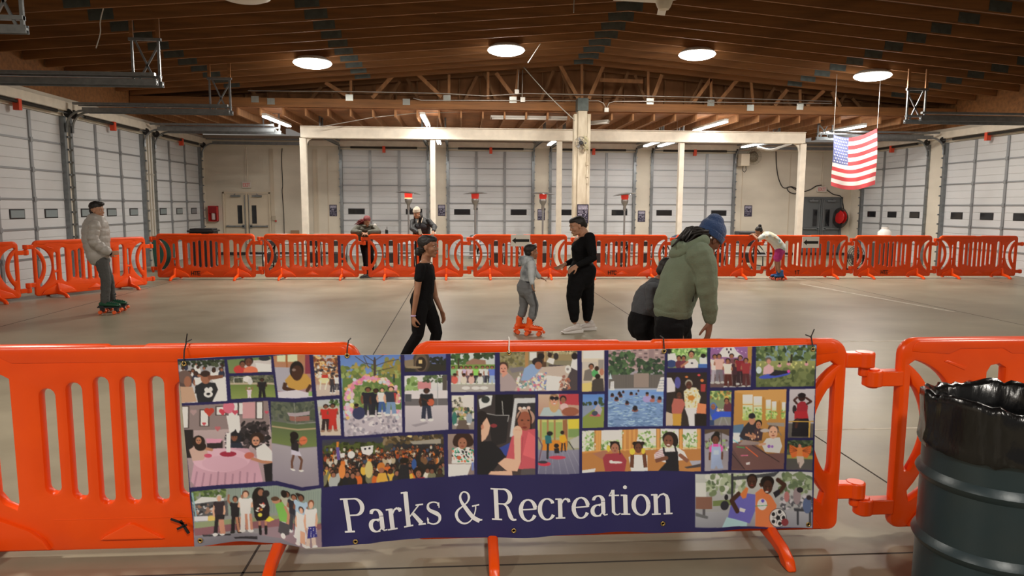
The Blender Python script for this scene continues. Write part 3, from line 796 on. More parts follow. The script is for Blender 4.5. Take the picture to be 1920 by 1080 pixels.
def man(x, y, h, shirt, pants, skin=BR, hair='1c1412', arm=0, w=1.0, shoe='ddd'):
    """small standing figure, head top at (x, y), height h"""
    k = h / 100.; W_ = w * k
    Ln(pants, 11 * W_, x - 5 * W_, y + 50 * k, x - 8 * W_, y + 92 * k); Ln(pants, 11 * W_, x + 5 * W_, y + 50 * k, x + 9 * W_, y + 92 * k)
    E(shoe, x - 9 * W_, y + 96 * k, 7 * W_, 4 * k); E(shoe, x + 11 * W_, y + 96 * k, 7 * W_, 4 * k)
    for s in (-1, 1):
        if arm == 0: Ln(skin, 6 * W_, x + s * 13 * W_, y + 22 * k, x + s * 17 * W_, y + 40 * k, x + s * 14 * W_, y + 52 * k)
        elif arm == 1: Ln(skin, 6 * W_, x + s * 13 * W_, y + 22 * k, x + s * 22 * W_, y + 12 * k, x + s * 20 * W_, y - 2 * k)
        elif arm == 2: Ln(skin, 6 * W_, x + s * 13 * W_, y + 22 * k, x + s * 16 * W_, y + 36 * k, x + s * 2 * W_, y + 36 * k)
    P(shirt, x - 14 * W_, y + 18 * k, x + 14 * W_, y + 18 * k, x + 12 * W_, y + 53 * k, x - 12 * W_, y + 53 * k)
    E(shirt, x - 12 * W_, y + 22 * k, 5 * W_, 6 * k); E(shirt, x + 12 * W_, y + 22 * k, 5 * W_, 6 * k)
    E(hair, x, y + 7 * k, 8.5 * W_, 8 * k); E(skin, x, y + 9.5 * k, 6 * W_, 7 * k)
def head(x, y, r, skin, hair, big=1.15, hy=-.42, glasses=False):
    E(hair, x, y + hy * r, r * big * .95, r * 1.0 * big); E(skin, x, y, r * .8, r * 1.05)
    for s in (-1, 1):
        E('1a100c', x + s * r * .33, y - r * .1, r * .12, r * .08)
        if glasses: E('2a2a2a', x + s * r * .33, y - r * .1, r * .25, r * .18, al=.6)
    E(MB_, x, y + r * .2, r * .13, r * .1, al=.6); E('7a2f2a', x, y + r * .52, r * .28, r * .1)
def crowd(x0, y0, x1, y1, n, hh, cols, skins=(DK, BR, MB_)):
    pts = sorted([(y0 + _rs.rand() * (y1 - y0), x0 + _rs.rand() * (x1 - x0)) for _ in range(n)])
    for y, x in pts:
        k = hh * (.6 + .6 * (y - y0) / max(1, y1 - y0)); c = cols[_rs.randint(len(cols))]
        E(c, x, y + k * .9, k * .55, k * .8); E('1a1210', x, y, k * .33, k * .36); E(skins[_rs.randint(len(skins))], x, y + k * .08, k * .24, k * .28)
ZA, ZB, ZC, ZD, ZE, ZF = (330, 640, 4.91), (620, 640, 3.858), (820, 640, 3.858), (1070, 640, 4.154), (1230, 640, 3.0), (340, 800, 4.697)
GRN = ['35502b', '4c6b38', '27391f', '6b8550', '1f2d1a']
# 1 fist-bump group
ph(ZA, (18, 180, 428, 165, 457, 553, 50, 575), '8e8f96', 'c9c7cc'); Nz(['26301f', '3b4430', '1c2218'], 20, 165, 430, 230, 22)
crowd(60, 210, 420, 300, 14, 55, ['e6e6ea', 'd5d8e0', '23283d', '8b8f9a']); B('cfcdd2', 330, 330, 460, 560)
man(205, 300, 200, 'dfe0e8', '33302e', MB_, w=1.3); P('4a3a37', 20, 310, 90, 265, 150, 330, 140, 420, 30, 430); E('5d4a45', 75, 330, 60, 62); E(MB_, 105, 375, 32, 52)
P('b08f78', 30, 420, 150, 425, 190, 560, 40, 575); P('1c1d22', 170, 420, 240, 375, 350, 385, 375, 450, 320, 575, 200, 575)
E(MB_, 265, 335, 45, 60); E('2a1c18', 262, 300, 42, 30); P(BR, 280, 320, 420, 310, 415, 340, 290, 360); E('d9d9dc', 275, 450, 20, 22); E('d9d9dc', 310, 445, 18, 22); E('d9d9dc', 290, 490, 40, 30); E('1c1d22', 290, 488, 18, 12)
# 2 two boys on a street
ph(ZA, (452, 170, 838, 140, 845, 285, 470, 298), '5d7346', '6b7a4c'); P('b9b3b3', 600, 180, 845, 170, 845, 240, 700, 290, 600, 240); P('d0cccd', 700, 200, 845, 215, 845, 285, 720, 285); E('22262c', 780, 160, 50, 22)
E('b23531', 560, 262, 50, 40); head(588, 218, 26, BR, '1c1412'); E('e8694a', 660, 275, 62, 42); head(642, 196, 36, '5a3426', '241814')
# 3 field, child and dark figure
ph(ZA, (473, 325, 858, 312, 882, 520, 490, 538), '6b6a5c', '6a7a42'); Nz(['4c5040', '6a6a58', '3a3f33'], 470, 312, 860, 380, 20); B('a89c86', 470, 385, 870, 402); G('5f7338', '7b8a4a', 470, 405, 885, 540)
Ln('cfcfcf', 5, 515, 392, 512, 340, 596, 335, 598, 385); E('d8d8d8', 630, 352, 38, 28); E('bdbdbd', 655, 375, 22, 30); man(648, 430, 130, 'd9b9cc', 'cfc4cc', MB_, 'e8d8de', 1); man(760, 345, 200, '17161b', '141318', DK, arm=2, w=1.2)
# 4 boy drawing
ph(ZA, (857, 135, 1175, 112, 1205, 510, 903, 522), 'a46d45', '9b7f8f'); B('c5d3a8', 890, 120, 965, 190); B('c5d3a8', 985, 115, 1070, 190); Ln('8f5227', 12, 975, 110, 978, 240); B('9c9aa8', 860, 240, 1010, 460); B('7a3040', 1140, 110, 1190, 300)
P('b3893f', 960, 360, 1010, 300, 1150, 300, 1205, 370, 1180, 420, 1120, 440, 1010, 450); E('191312', 1065, 265, 62, 82); E('3a2118', 1068, 290, 50, 68); E('c8b7b0', 1040, 262, 18, 12, al=.5)
Ln('3d241a', 34, 965, 380, 955, 430, 1040, 450); Ln('3d241a', 30, 1190, 400, 1160, 450); P('c3c0d8', 890, 470, 1060, 440, 1205, 480, 1205, 522, 900, 522); B('7fa35c', 1170, 460, 1205, 500)
# 5 carousel
ph(ZA, (1208, 112, 1425, 100, 1450, 495, 1243, 507), '93552f', 'b09a8c'); Nz(['c98a4a', '7a3a22', 'd8b27a', '5b3a2a', 'a3a5b0'], 1210, 105, 1430, 230, 18); Nz(['ece0cc', '463a38', 'a96d40', '2a2a33', 'c7b59a'], 1220, 240, 1440, 340, 17)
B('b8aaa2', 1240, 400, 1450, 505); E('dcc79a', 1310, 360, 50, 28); Ln('e8ddc0', 12, 1280, 360, 1275, 440); Ln('e8ddc0', 12, 1340, 365, 1320, 440); B('b3312a', 1290, 310, 1345, 340); man(1385, 320, 160, '322d33', '2a2a35', BR); man(1425, 310, 150, 'e4e2e2', '3b3b44', BR)
# 6 valentine party
ph(ZA, (45, 600, 812, 556, 885, 1300, 140, 1345), 'b3a3a3', '8d7880'); P('7e6f70', 45, 600, 812, 556, 830, 800, 60, 830)
for x0, x1, y0, y1 in ((225, 290, 640, 780), (365, 440, 610, 680), (470, 545, 575, 690), (560, 610, 575, 680), (715, 760, 570, 720), (60, 110, 610, 800)): B('3a3030', x0 - 12, y0 - 8, x1 + 12, y1 + 8); B('e8e8ee', x0, y0, x1, y1)
P('e6e4ea', 450, 690, 560, 690, 575, 860, 480, 860); B('b98a91', 590, 570, 700, 720)
def heart(x, y, r, c): E(c, x - r * .45, y - r * .3, r * .55); E(c, x + r * .45, y - r * .3, r * .55); P(c, x - r * .95, y - r * .1, x + r * .95, y - r * .1, x, y + r)
heart(300, 655, 44, 'a83327'); heart(160, 660, 30, '9c8285'); heart(418, 655, 34, 'b83545'); E('c2637a', 470, 610, 50, 60); heart(525, 662, 26, 'b34558'); heart(255, 765, 18, 'b0404a'); heart(375, 810, 26, 'a85a62'); heart(800, 665, 18, 'b34558')
B('1b1719', 70, 820, 160, 1080); B('241d20', 280, 920, 420, 1010); P('c88aa5', 270, 900, 420, 905, 400, 940, 280, 945); Nz(['1d1a1d', '2a2528', '3b3236', '151214'], 580, 760, 820, 1000, 34)
E('17181f', 525, 905, 58, 60); head(520, 890, 34, BR, '14131a'); P('17161c', 480, 880, 560, 880, 530, 815); P('1c2230', 480, 940, 580, 940, 600, 990, 470, 990); Nz(['e0d6dc', '8a7f86', '2a2a30'], 440, 850, 480, 1010, 12)
_T[:] = ZF
P('b98fa2', 110, 330, 240, 230, 420, 190, 560, 200, 640, 300, 690, 500, 500, 520, 140, 540, 90, 480); E('c9a2b4', 340, 300, 240, 105); E('b58a9e', 370, 330, 190, 70, al=.4)
for i in range(9): Ln('9b7488', 14, 140 + i * 60, 400 + (i % 3) * 10, 120 + i * 62, 530)
P('b99a90', 70, 210, 130, 170, 210, 175, 230, 240, 190, 300, 100, 310); E('1e1513', 150, 140, 55, 55); E('1e1513', 165, 180, 50, 40); head(150, 130, 30, 'a9745a', '1e1513', glasses=True); Ln('a9745a', 26, 210, 200, 260, 210)
E('8c1f35', 400, 245, 70, 24); E('b84460', 230, 262, 34, 18); B('dcd0d8', 385, 60, 420, 230); E('b25a4a', 575, 265, 40, 30)
P('dedbe2', 630, 200, 700, 160, 760, 230, 775, 330, 640, 320); E('261a16', 640, 110, 58, 50); head(628, 138, 40, 'b98268', '261a16', glasses=True); Ln('a9745a', 26, 590, 290, 680, 325, 770, 335); P('141216', 690, 350, 790, 330, 800, 490, 710, 500)
# 7 girl with ball
ph(ZA, (836, 560, 1222, 545, 1270, 1290, 852, 1298), '474f44', '8c8490'); Nz(['39423a', '4d5549', '59604f'], 836, 545, 1230, 720, 26); P('9a8f98', 980, 650, 1190, 635, 1210, 665, 1000, 680); B('86584f', 1005, 678, 1180, 720); E('3f4a3a', 1210, 660, 30, 40); Ln('9a9a96', 4, 845, 748, 1240, 738); Ln('8f9090', 4, 1045, 560, 1060, 790)
G('4b5a3e', '61713f', 845, 745, 1260, 950); G('96909a', '7f7886', 845, 955, 1275, 1300); B('9a8a6b', 845, 785, 1260, 800)
Ln('5a392c', 20, 1045, 1010, 1025, 1090, 1030, 1150); Ln('5a392c', 20, 1080, 1010, 1115, 1060, 1100, 1150); P('b9b5c8', 1018, 975, 1085, 970, 1112, 1020, 1020, 1025); P('1c181d', 1020, 890, 1085, 885, 1085, 985, 1020, 980); Ln(BR, 16, 1075, 900, 1110, 930); E('14100f', 1045, 850, 38, 38); E('14100f', 1030, 890, 20, 40); E('c06440', 1125, 890, 36, 36); Ln('7a3a24', 3, 1090, 890, 1160, 888); E('ddd', 1035, 1155, 22, 8); E('ddd', 1110, 1150, 22, 8)
# 8 two in red
ph(ZA, (1245, 540, 1448, 530, 1465, 862, 1280, 860), 'a9b0b8', 'bcae9f'); Nz(GRN, 1360, 540, 1455, 600, 16); B('a8a898', 1250, 600, 1460, 640); man(1325, 580, 250, 'b52420', '261b1d', BR, w=1.15, arm=2, shoe='8a6a5a'); man(1388, 575, 250, 'b02a24', 'a52420', BR, w=1.15, arm=2, shoe='8a6a5a'); P('b32822', 1365, 640, 1415, 640, 1405, 770, 1365, 770)
# 9 balloon arch
ph(ZB, (20, 75, 450, 72, 467, 665, 57, 685), '4f72b8', 'a9b7d0'); Nz(['8a9a5a', '6b7a3a', '9a8a4a', '55663a'], 30, 180, 460, 290, 26); Nz(['8f7a35', '7a7a40'], 330, 120, 460, 230, 22); B('55703a', 40, 270, 460, 500)
for a in ((270, 250, 268, 120), (268, 150, 180, 90, 150, 70), (268, 170, 200, 160, 130, 110), (270, 140, 330, 100, 360, 72), (272, 180, 350, 150, 440, 130), (268, 210, 220, 180, 190, 110), (270, 220, 400, 190)): Ln('3f342f', 10 if len(a) == 4 and a[0] == 270 and a[3] == 120 else 5, *a)
Ln('3f342f', 18, 270, 250, 268, 140); B('2f3a2a', 400, 240, 412, 300); G('b9b0b8', 'a8a2b0', 55, 500, 470, 690)
Nz(['8c8896', 'c9c4cc', '6f6a7c', '9c94a0'], 60, 540, 460, 680, 16, 90); Nz(['55703a', '7a8a50'], 100, 330, 430, 480, 22)
for i in range(150):
    t = _rs.rand(); a = pi * (1.12 - 1.24 * t); cx = 250 + 178 * cos(a) + _rs.randn() * 9; cy = 420 - 150 * sin(a) + _rs.randn() * 9 + (60 if t < .1 or t > .95 else 0)
    E(['d98ab0', 'e8b0c0', 'e39a7a', 'c96a98', 'f0d0b8', 'b9c4e0', 'e6a860', 'd87a90'][i % 8], cx, cy, 13, 12)
for i in range(26): E(['d98ab0', 'e8b0c0', 'b9c4e0', 'e6c880'][i % 4], 65 + _rs.rand() * 50, 370 + _rs.rand() * 150, 15)
man(222, 335, 215, '1c1d26', '22232c', BR, w=1.25); man(278, 345, 205, '191a22', '1c1d26', DK, w=1.2); man(322, 340, 190, 'c9d2da', '34508a', LT, w=1.1); man(385, 330, 215, '2a2e3a', '6d88b0', LT, w=1.3); P('a33', 405, 375, 425, 380, 415, 450)
E('2b2f52', 158, 520, 45, 45); E(BR, 140, 470, 15); E('1b1614', 140, 462, 17, 12)
# 10 band shell
ph(ZB, (478, 70, 775, 68, 778, 218, 483, 225), '4a5a9a', '6a6f9a'); B('25241f', 478, 165, 780, 226); E('3a322c', 600, 150, 62, 85); E('5b4a3c', 598, 155, 46, 70); E('241c18', 598, 165, 36, 52); B('d7b27a', 580, 135, 606, 162); P('7a6c58', 478, 140, 545, 130, 545, 185, 478, 185); Nz(['20241f', '181b17'], 660, 120, 780, 170, 16); E('8a7a60', 545, 190, 60, 8)
# 11 boy on court
ph(ZB, (480, 255, 755, 248, 795, 650, 487, 665), 'cfd3dc', 'a59fa6'); _K[0] = None; ph(ZB, (480, 252, 785, 246, 795, 650, 487, 665), 'cfd3dc', 'a59fa6'); Nz(['7d9a5a', '55703a', '8aa86a'], 485, 270, 580, 360, 24); B('bb7a80', 575, 295, 670, 350); Nz(['35452f', '4f6340'], 620, 250, 780, 300, 18); B('4a4440', 752, 250, 785, 430)
B('c9c5cc', 485, 360, 785, 430); B('5d5a5e', 485, 420, 790, 470); B('44464c', 485, 385, 530, 440); G('b9b3bb', 'a49ea8', 485, 470, 800, 665); Ln('909498', 5, 715, 260, 718, 470); P('8b8590', 530, 610, 640, 590, 650, 600, 560, 625)
man(638, 345, 240, '1a1b20', '23283a', DK, w=1.15, shoe='f0f0f0'); E('b3543a', 668, 448, 25, 25); Ln(DK, 9, 612, 420, 650, 440)
# 12 night crowd
ph(ZB, (-103, 705, 760, 680, 768, 990, -88, 1034), '25252c', '16130f'); G('2a2c4c', '3a3a22', -103, 690, 400, 800); Nz(['34401c', '454f24', '232a14'], -90, 735, 330, 800, 22); Nz(['5b4a30', '3a3020', '7a6a50'], 330, 690, 760, 740, 20)
E('e8c080', 520, 692, 16, 8); P('8f8a80', 520, 730, 740, 715, 740, 750, 540, 752)
crowd(-100, 760, 765, 850, 190, 26, ['a89a80', '2a2420', '6b4a30', 'b9b3a8', '1c1a1c', '8a3a20', '34405a', 'c96a28'])
crowd(-100, 860, 765, 960, 70, 52, ['1a1818', '2c2620', 'c05a22', 'c9a23a', '15151a', '9aa0a0', '20202a', '6b6a50', 'cfc8bb'])
E('d9d9dc', 105, 815, 26); P('dcdce4', 172, 760, 262, 752, 258, 800, 235, 822, 185, 808); E('15131a', 205, 775, 8); E('15131a', 235, 772, 8)
P('5a4a90', -5, 760, 20, 760, 25, 850, 5, 850); P('c4742a', 0, 722, 18, 720, 14, 760, 0, 760); P('e0dce4', 25, 805, 60, 802, 58, 832, 27, 836)
E('b56a2a', 318, 905, 28, 32); P('c99a3a', 285, 990, 300, 950, 350, 950, 372, 1020, 290, 1024); E(MB_, 320, 930, 20); P('1a1a1f', 430, 1010, 450, 900, 510, 900, 520, 1010); E('17130f', 480, 870, 34, 22); E('2a4a8a', 550, 900, 18, 40); E('1b1310', 578, 955, 34, 36); head(582, 970, 24, MB_, '1b1310'); P('b02a30', 560, 1000, 625, 990, 625, 1010); E('b9ad70', 232, 920, 28, 60); E('e07a3a', 40, 930, 24, 50)
# 13 group outside
ph(ZB, (810, 65, 1128, 62, 1130, 370, 812, 375), 'c4cdd8', '9aa088'); Nz(['2e4a26', '3f5f32', '23381d'], 815, 65, 930, 170, 26); Nz(['35482f', '26351f'], 980, 62, 1128, 130, 22); P('8b6a58', 920, 155, 970, 128, 1060, 140, 1065, 178, 920, 180); B('6c8a3f', 812, 172, 1130, 230); Ln('3a2c22', 10, 868, 230, 865, 130); B('a09c98', 812, 320, 1130, 376)
for x, c, q in ((828, '7fae7a', '8a5a50'), (885, 'e2dce0', 'c9c0c8'), (920, 'b9a8d0', '5a4a60'), (950, 'c9b0b8', '54464a'), (995, '83c45a', '22242c'), (1040, 'e3e0e8', '5a5a68'), (1075, 'c3cde8', '2a2a38'), (1108, '5870c8', '8fa4c8')): man(x, 182, 135, c, q, MB_, w=1.2)
for x, c in ((840, 'c95a50'), (905, 'd9c4b8'), (960, 'e3a9a0'), (1022, 'c8d8cc')): E(c, x, 285, 22, 30); E(BR, x, 250, 13); E('2a1a14', x, 244, 14, 9)
for x in (920, 990, 1050): E('d9d4d8', x, 345, 30, 12)
# 14 classroom
ph(ZB, (818, 400, 978, 397, 980, 650, 822, 648), 'd5d0c8', '7e7470'); P('c9c6c4', 890, 430, 978, 397, 978, 500, 900, 480); Nz(['3a3a3c', 'd9d2c0', '6a6a5a'], 820, 420, 890, 480, 12, 20); Nz(['3c6a5a', 'b59a6a', '5a4a40', 'd0c8c0', '2a3a38', '7a8a50'], 822, 490, 978, 580, 17); P('5a4e48', 870, 580, 930, 580, 945, 650, 850, 650); E('2f6a60', 838, 570, 18, 50); E('8f9aa8', 945, 570, 22, 40); E('ddd', 850, 615, 14, 8); E('ddd', 940, 610, 14, 8)
# 15 curly girl
ph(ZB, (790, 683, 975, 680, 982, 978, 795, 990), '8a7870', '7a6a68'); E('2b1a16', 900, 730, 70, 62); E('2b1a16', 850, 740, 24, 34); E('2b1a16', 952, 740, 24, 34); P('e3e6e4', 825, 800, 860, 780, 940, 780, 980, 800, 978, 900, 820, 895); Nz(['2e8a6a', 'd96a4a', '1c1c22', 'f0f0f0', 'e0a090'], 825, 788, 978, 885, 11, 90); E('2b1a16', 898, 738, 52, 50); head(896, 752, 40, '94604a', '2b1a16', 1.0); E('b3543a', 872, 855, 16, 14); P('e8e8ec', 795, 900, 960, 905, 930, 990, 795, 990); P('6a7ab8', 962, 890, 978, 890, 978, 950, 962, 950)
# 16 craft table
ph(ZC, (392, 55, 955, 55, 957, 360, 395, 370), '6d6a48', '8d8488'); Nz(['7a7448', '5a5638', '8a8260'], 392, 55, 580, 190, 20); B('a0784a', 575, 55, 600, 200); B('c9cccc', 608, 80, 660, 140); B('4a3426', 662, 55, 730, 190); B('a88a60', 712, 55, 728, 150); B('8a7a58', 730, 80, 955, 140); Nz(['9a9270', '55503c', 'b9b090'], 730, 55, 955, 90, 12)
P('6f6a72', 460, 200, 560, 185, 570, 215, 480, 235); P('40383c', 740, 170, 957, 180, 957, 360, 840, 365, 800, 240)
P('b3a49a', 500, 340, 620, 280, 700, 190, 900, 175, 900, 230, 840, 365, 500, 368); Nz(['e6e2e0', '5a8a8a', 'c46a80', 'd9c8a8', '6a7ab0', 'efefef'], 520, 230, 740, 360, 13, 130); P('ecebec', 735, 250, 845, 262, 815, 362, 728, 360); Nz(['a3604a', '8a5a50', 'c9b0a0'], 830, 250, 900, 355, 12, 30)
P('9c8d90', 395, 250, 440, 220, 480, 260, 520, 320, 500, 365, 395, 368); head(418, 205, 36, 'c48a78', '3a2620', 1.05); Ln('c48a78', 20, 410, 260, 440, 235)
P('7f9ac4', 545, 290, 570, 200, 620, 165, 700, 190, 660, 240, 600, 290); E('211a1c', 665, 150, 38, 30); E(MB_, 672, 178, 26, 28); E('1a1416', 690, 110, 26, 24); P('e3e0e4', 730, 150, 750, 120, 790, 130, 780, 170); E('2a1c18', 755, 100, 16, 20); E('2a2426', 800, 110, 18, 26); P('dde0e6', 905, 190, 920, 130, 955, 130, 955, 215); E('1a1416', 935, 108, 22, 26); E('d9d4cc', 888, 205, 22, 30); E('7a7478', 885, 205, 10)
# 17 face painting
ph(ZC, (230, 395, 650, 390, 650, 970, 232, 978), '2a2628', '3a3030'); P('c8cdd0', 240, 430, 290, 400, 340, 400, 330, 470, 250, 500); E('252b2a', 290, 430, 30, 26); B('0f0e10', 360, 390, 490, 560); Ln('9a9a98', 6, 410, 440, 418, 540); P('1b191c', 290, 540, 460, 540, 440, 740, 340, 770, 320, 640); Ln('8f8f90', 6, 290, 530, 370, 545, 460, 545, 450, 590); E('7a2a30', 350, 620, 24, 14)
P('b8bcc0', 500, 420, 650, 415, 650, 450, 520, 460, 490, 700, 465, 700); B('26262a', 525, 455, 650, 560); E('d4b0a0', 540, 495, 14); E('e6d8d4', 570, 495, 14); E('d8b0a8', 602, 490, 14); P('2a3a86', 370, 790, 470, 740, 470, 830, 400, 840)
P('b54a55', 440, 850, 480, 700, 540, 650, 650, 640, 650, 925, 540, 930, 450, 900); Ln('8f3540', 4, 560, 700, 545, 900); P('cc5a62', 600, 660, 650, 700, 650, 860, 560, 830)
E('a58070', 580, 560, 66, 62); E('8a4c38', 575, 585, 52, 70); Ln('1c1412', 9, 600, 500, 620, 560, 618, 640); Ln('1c1412', 7, 545, 520, 520, 570, 512, 620); E('2a1612', 555, 580, 9, 5); E('2a1612', 600, 580, 9, 5); E('6a2420', 572, 632, 18, 8); E('7a3f2e', 570, 608, 9, 7)
P('15151a', 232, 740, 330, 730, 400, 790, 440, 850, 380, 900, 320, 978, 232, 978); E('1a1517', 262, 600, 58, 88); E('1a1517', 245, 680, 40, 70); P('d8a48c', 270, 600, 300, 560, 325, 620, 312, 680, 290, 720, 262, 740, 258, 660); E('b57a64', 268, 630, 11, 18)
P('d8a48c', 380, 890, 430, 850, 500, 860, 495, 700, 510, 640, 555, 650, 545, 720, 545, 880, 520, 945, 440, 940); E('dca890', 522, 665, 34, 45); Ln('b07a64', 3, 505, 650, 545, 652); P('d8a48c', 310, 975, 330, 950, 480, 940, 485, 975); P('4a4446', 550, 930, 650, 925, 650, 970, 545, 970)
# 18 sunglasses
ph(ZC, (672, 388, 967, 385, 968, 545, 672, 548), 'b7a08c', 'a98070'); P('a83540', 820, 388, 968, 385, 968, 470, 830, 460); P('9fb0b4', 680, 545, 710, 485, 760, 480, 830, 500, 850, 545); E('b5946a', 785, 460, 36, 60); head(786, 435, 34, 'c08a72', '8a6a4a', 1.1); E('15131a', 772, 415, 17, 13); E('15131a', 803, 417, 17, 13); E('e0dcd8', 788, 455, 10, 4); head(852, 432, 22, MB_, '1a1416'); E('c8a8a8', 860, 480, 30, 26); E('8a4f3c', 905, 515, 62, 32)
# 19 porch
ph(ZC, (668, 572, 970, 568, 970, 965, 670, 967), 'b5b86a', '6f6f88'); B('8aa05a', 700, 590, 845, 700); B('c8b83a', 890, 570, 970, 640); B('6f8a50', 890, 640, 970, 700); P('a8a8a4', 900, 720, 970, 690, 970, 780, 920, 780); G('7b7a90', '5f5f78', 668, 790, 970, 967)
for i in range(7): Ln('8c8ca0', 3, 700 + i * 36, 800, 670 + i * 55, 967)
for x in (690, 740, 790): Ln('9a7048', 14, x, 572, x, 720)
Ln('8a5a3a', 34, 865, 572, 868, 760); B('c47a28', 700, 720, 880, 795); Ln('6a5060', 10, 672, 700, 700, 760, 680, 860)
P('22606a', 720, 690, 760, 670, 770, 740, 725, 750); E('151215', 755, 672, 22, 16); Ln('22242c', 16, 742, 745, 738, 850); P('d99a25', 825, 690, 865, 680, 880, 720, 850, 740, 825, 730); E('1c1614', 845, 665, 14); Ln('2a2228', 12, 845, 740, 840, 800); Ln('2a2228', 10, 862, 740, 868, 800); E('1a1517', 803, 760, 18, 16); P('1c1a20', 785, 780, 820, 775, 825, 815, 790, 815); Ln('2a2a30', 6, 890, 730, 930, 790); E('b8324a', 810, 845, 60, 13); E('bb2f45', 715, 892, 48, 16); E('2a2a35', 705, 880, 34, 10)
# 20 classroom 2
ph(ZC, (988, 55, 1153, 52, 1155, 368, 990, 370), 'c8c0b4', 'b8a890'); B('dcd8cc', 1000, 60, 1150, 125); B('f4f4ec', 1018, 98, 1065, 110); B('b8b0a8', 990, 150, 1100, 200); B('8a8480', 1110, 135, 1150, 210); P('6a6460', 1000, 290, 1010, 215, 1050, 200, 1075, 240, 1060, 290); head(1058, 190, 18, MB_, '1a1412'); E('4a9a5a', 1085, 235, 24, 28); E('2a1a14', 1098, 200, 16, 18); E('a8705a', 1135, 225, 16, 26); P('d8b870', 990, 310, 1060, 300, 1070, 370, 990, 370); P('3c3634', 1065, 290, 1100, 268, 1145, 275, 1153, 368, 1060, 368); E('1c1614', 1105, 258, 20, 18)
# 21 lake
ph(ZC, (995, 390, 1155, 388, 1152, 635, 993, 637), '4f7ac0', '7f9ad0'); Nz(['2c3a2a', '3f4f38'], 998, 440, 1060, 475, 14); Nz(['35482f'], 1120, 410, 1155, 470, 18); P('7a86a0', 995, 475, 1080, 470, 1060, 530, 995, 560); G('6a8040', '87954a', 995, 560, 1155, 640); P('77863f', 995, 560, 1090, 490, 1155, 480, 1155, 640, 995, 640)
P('a09aa8', 1085, 490, 1110, 460, 1140, 500, 1125, 550, 1085, 550); E('1c1814', 1090, 455, 14, 16); P('b04a60', 1040, 550, 1090, 520, 1130, 545, 1120, 555); E('3a4050', 1085, 530, 22, 18)
# 22 pool
ph(ZD, (237, 52, 690, 45, 672, 678, 232, 680), 'a59092', '7b93b8'); B('9c8486', 235, 45, 690, 235)
for j in range(6):
    for i in range(10): B('5a4a50' if (i + j) % 3 else 'b8a4a2', 258 + i * 44, 62 + j * 30, 284 + i * 44, 74 + j * 30)
P('8a7478', 560, 45, 600, 45, 600, 240, 560, 240); Nz(['2f4430', '3f5a3a', '27382a', '4a6544'], 240, 95, 440, 270, 26); Nz(['2f4430', '3a5238', '24342a'], 470, 150, 690, 275, 24); B('5a5654', 240, 265, 685, 375)
for i in range(28): Ln('6f6a66', 2, 250 + i * 16, 265, 250 + i * 16, 372)
P('8a7c76', 440, 255, 560, 255, 560, 370, 440, 370); G('6f94cc', '6a86b0', 235, 385, 680, 680); B('a0aac0', 238, 376, 680, 388)
for i in range(260): E(['8fb0dc', '55759f', '9ab8e0', '4f6e9c'][i % 4], 235 + _rs.rand() * 440, 440 + _rs.rand() * 238, 10 + _rs.rand() * 16, 2 + _rs.rand() * 3, _rs.randn() * 12)
P('5f86cc', 560, 410, 680, 405, 680, 430, 590, 420); P('e4e4ea', 655, 290, 685, 285, 680, 400, 622, 400); 
for k in range(4): Ln('6a7080', 5, 645 - k * 4, 315 + k * 22, 682, 312 + k * 22)
P('e0e0e6', 255, 320, 282, 318, 284, 388, 250, 388); [Ln('8088a0', 4, 256, 330 + k * 16, 280, 330 + k * 16) for k in range(4)]; P('b8cce8', 240, 300, 252, 250, 266, 300)
for x, y, r in ((268, 425, 13), (325, 412, 13), (335, 430, 13), (302, 455, 15), (356, 402, 9), (420, 415, 12), (462, 420, 8), (387, 488, 14), (452, 535, 20), (592, 445, 14), (648, 455, 14), (478, 395, 7)): E('7a4a44', x, y + r * .8, r * 1.3, r * .7); E('1f1a20', x, y, r, r)
E('9a90c8', 548, 462, 36, 28); E(MB_, 548, 425, 13, 16); E('1f1a20', 548, 416, 13, 10); E('a06058', 590, 475, 20, 14); E('a06058', 645, 480, 18, 12)
# 23 three girls
ph(ZD, (30, 708, 975, 692, 970, 1020, 30, 1035), 'b97f45', 'a9703c')
for x0, x1 in ((30, 130), (182, 350), (475, 620), (655, 800), (830, 940)):
    G('e6e6e0', 'b8c8a0', x0, 690, x1, 865); Nz(['7a9a5a', '9ab880', '5f8048', 'c8d8b8', 'e8ece0'], x0, 720, x1, 865, 15, 70)
for x in (150, 168, 370, 410, 445, 636, 812, 955): Ln('c9924f', 16, x, 690, x, 870)
for x in (128, 350, 625, 655, 800): Ln('8a5a2c', 4, x, 690, x, 870)
B('e4e0e0', 185, 700, 345, 780); B('b87c40', 30, 870, 975, 885); Ln('d39a58', 6, 30, 872, 975, 838); P('a9703c', 30, 885, 975, 845, 975, 1035, 30, 1035); P('c9ccd8', 30, 1015, 140, 1005, 130, 1035, 30, 1035)
P('8f2f3c', 190, 895, 345, 885, 385, 945, 370, 1030, 215, 1030); P('9a6650', 115, 890, 200, 865, 235, 870, 190, 935); head(292, 850, 38, '9a6650', '1f1614', 1.12); Ln('1a1210', 7, 322, 800, 332, 895); E('1a1210', 268, 805, 16, 12); E('d8b83a', 240, 850, 14, 26); E('e6d8d8', 300, 960, 52, 9); E('e6d8d8', 262, 955, 14, 13)
P('cdd8d8', 400, 920, 430, 900, 550, 905, 552, 1030, 420, 1030); E('1a1210', 448, 812, 18, 14); E('1a1210', 512, 812, 18, 14); head(478, 850, 36, '5a3426', '1f1614', 1.12); Ln('5a3426', 30, 425, 1000, 430, 900); Ln('5a3426', 30, 535, 1000, 525, 900); E('d8b83a', 430, 875, 22, 26); E('d8b83a', 518, 872, 16, 24)
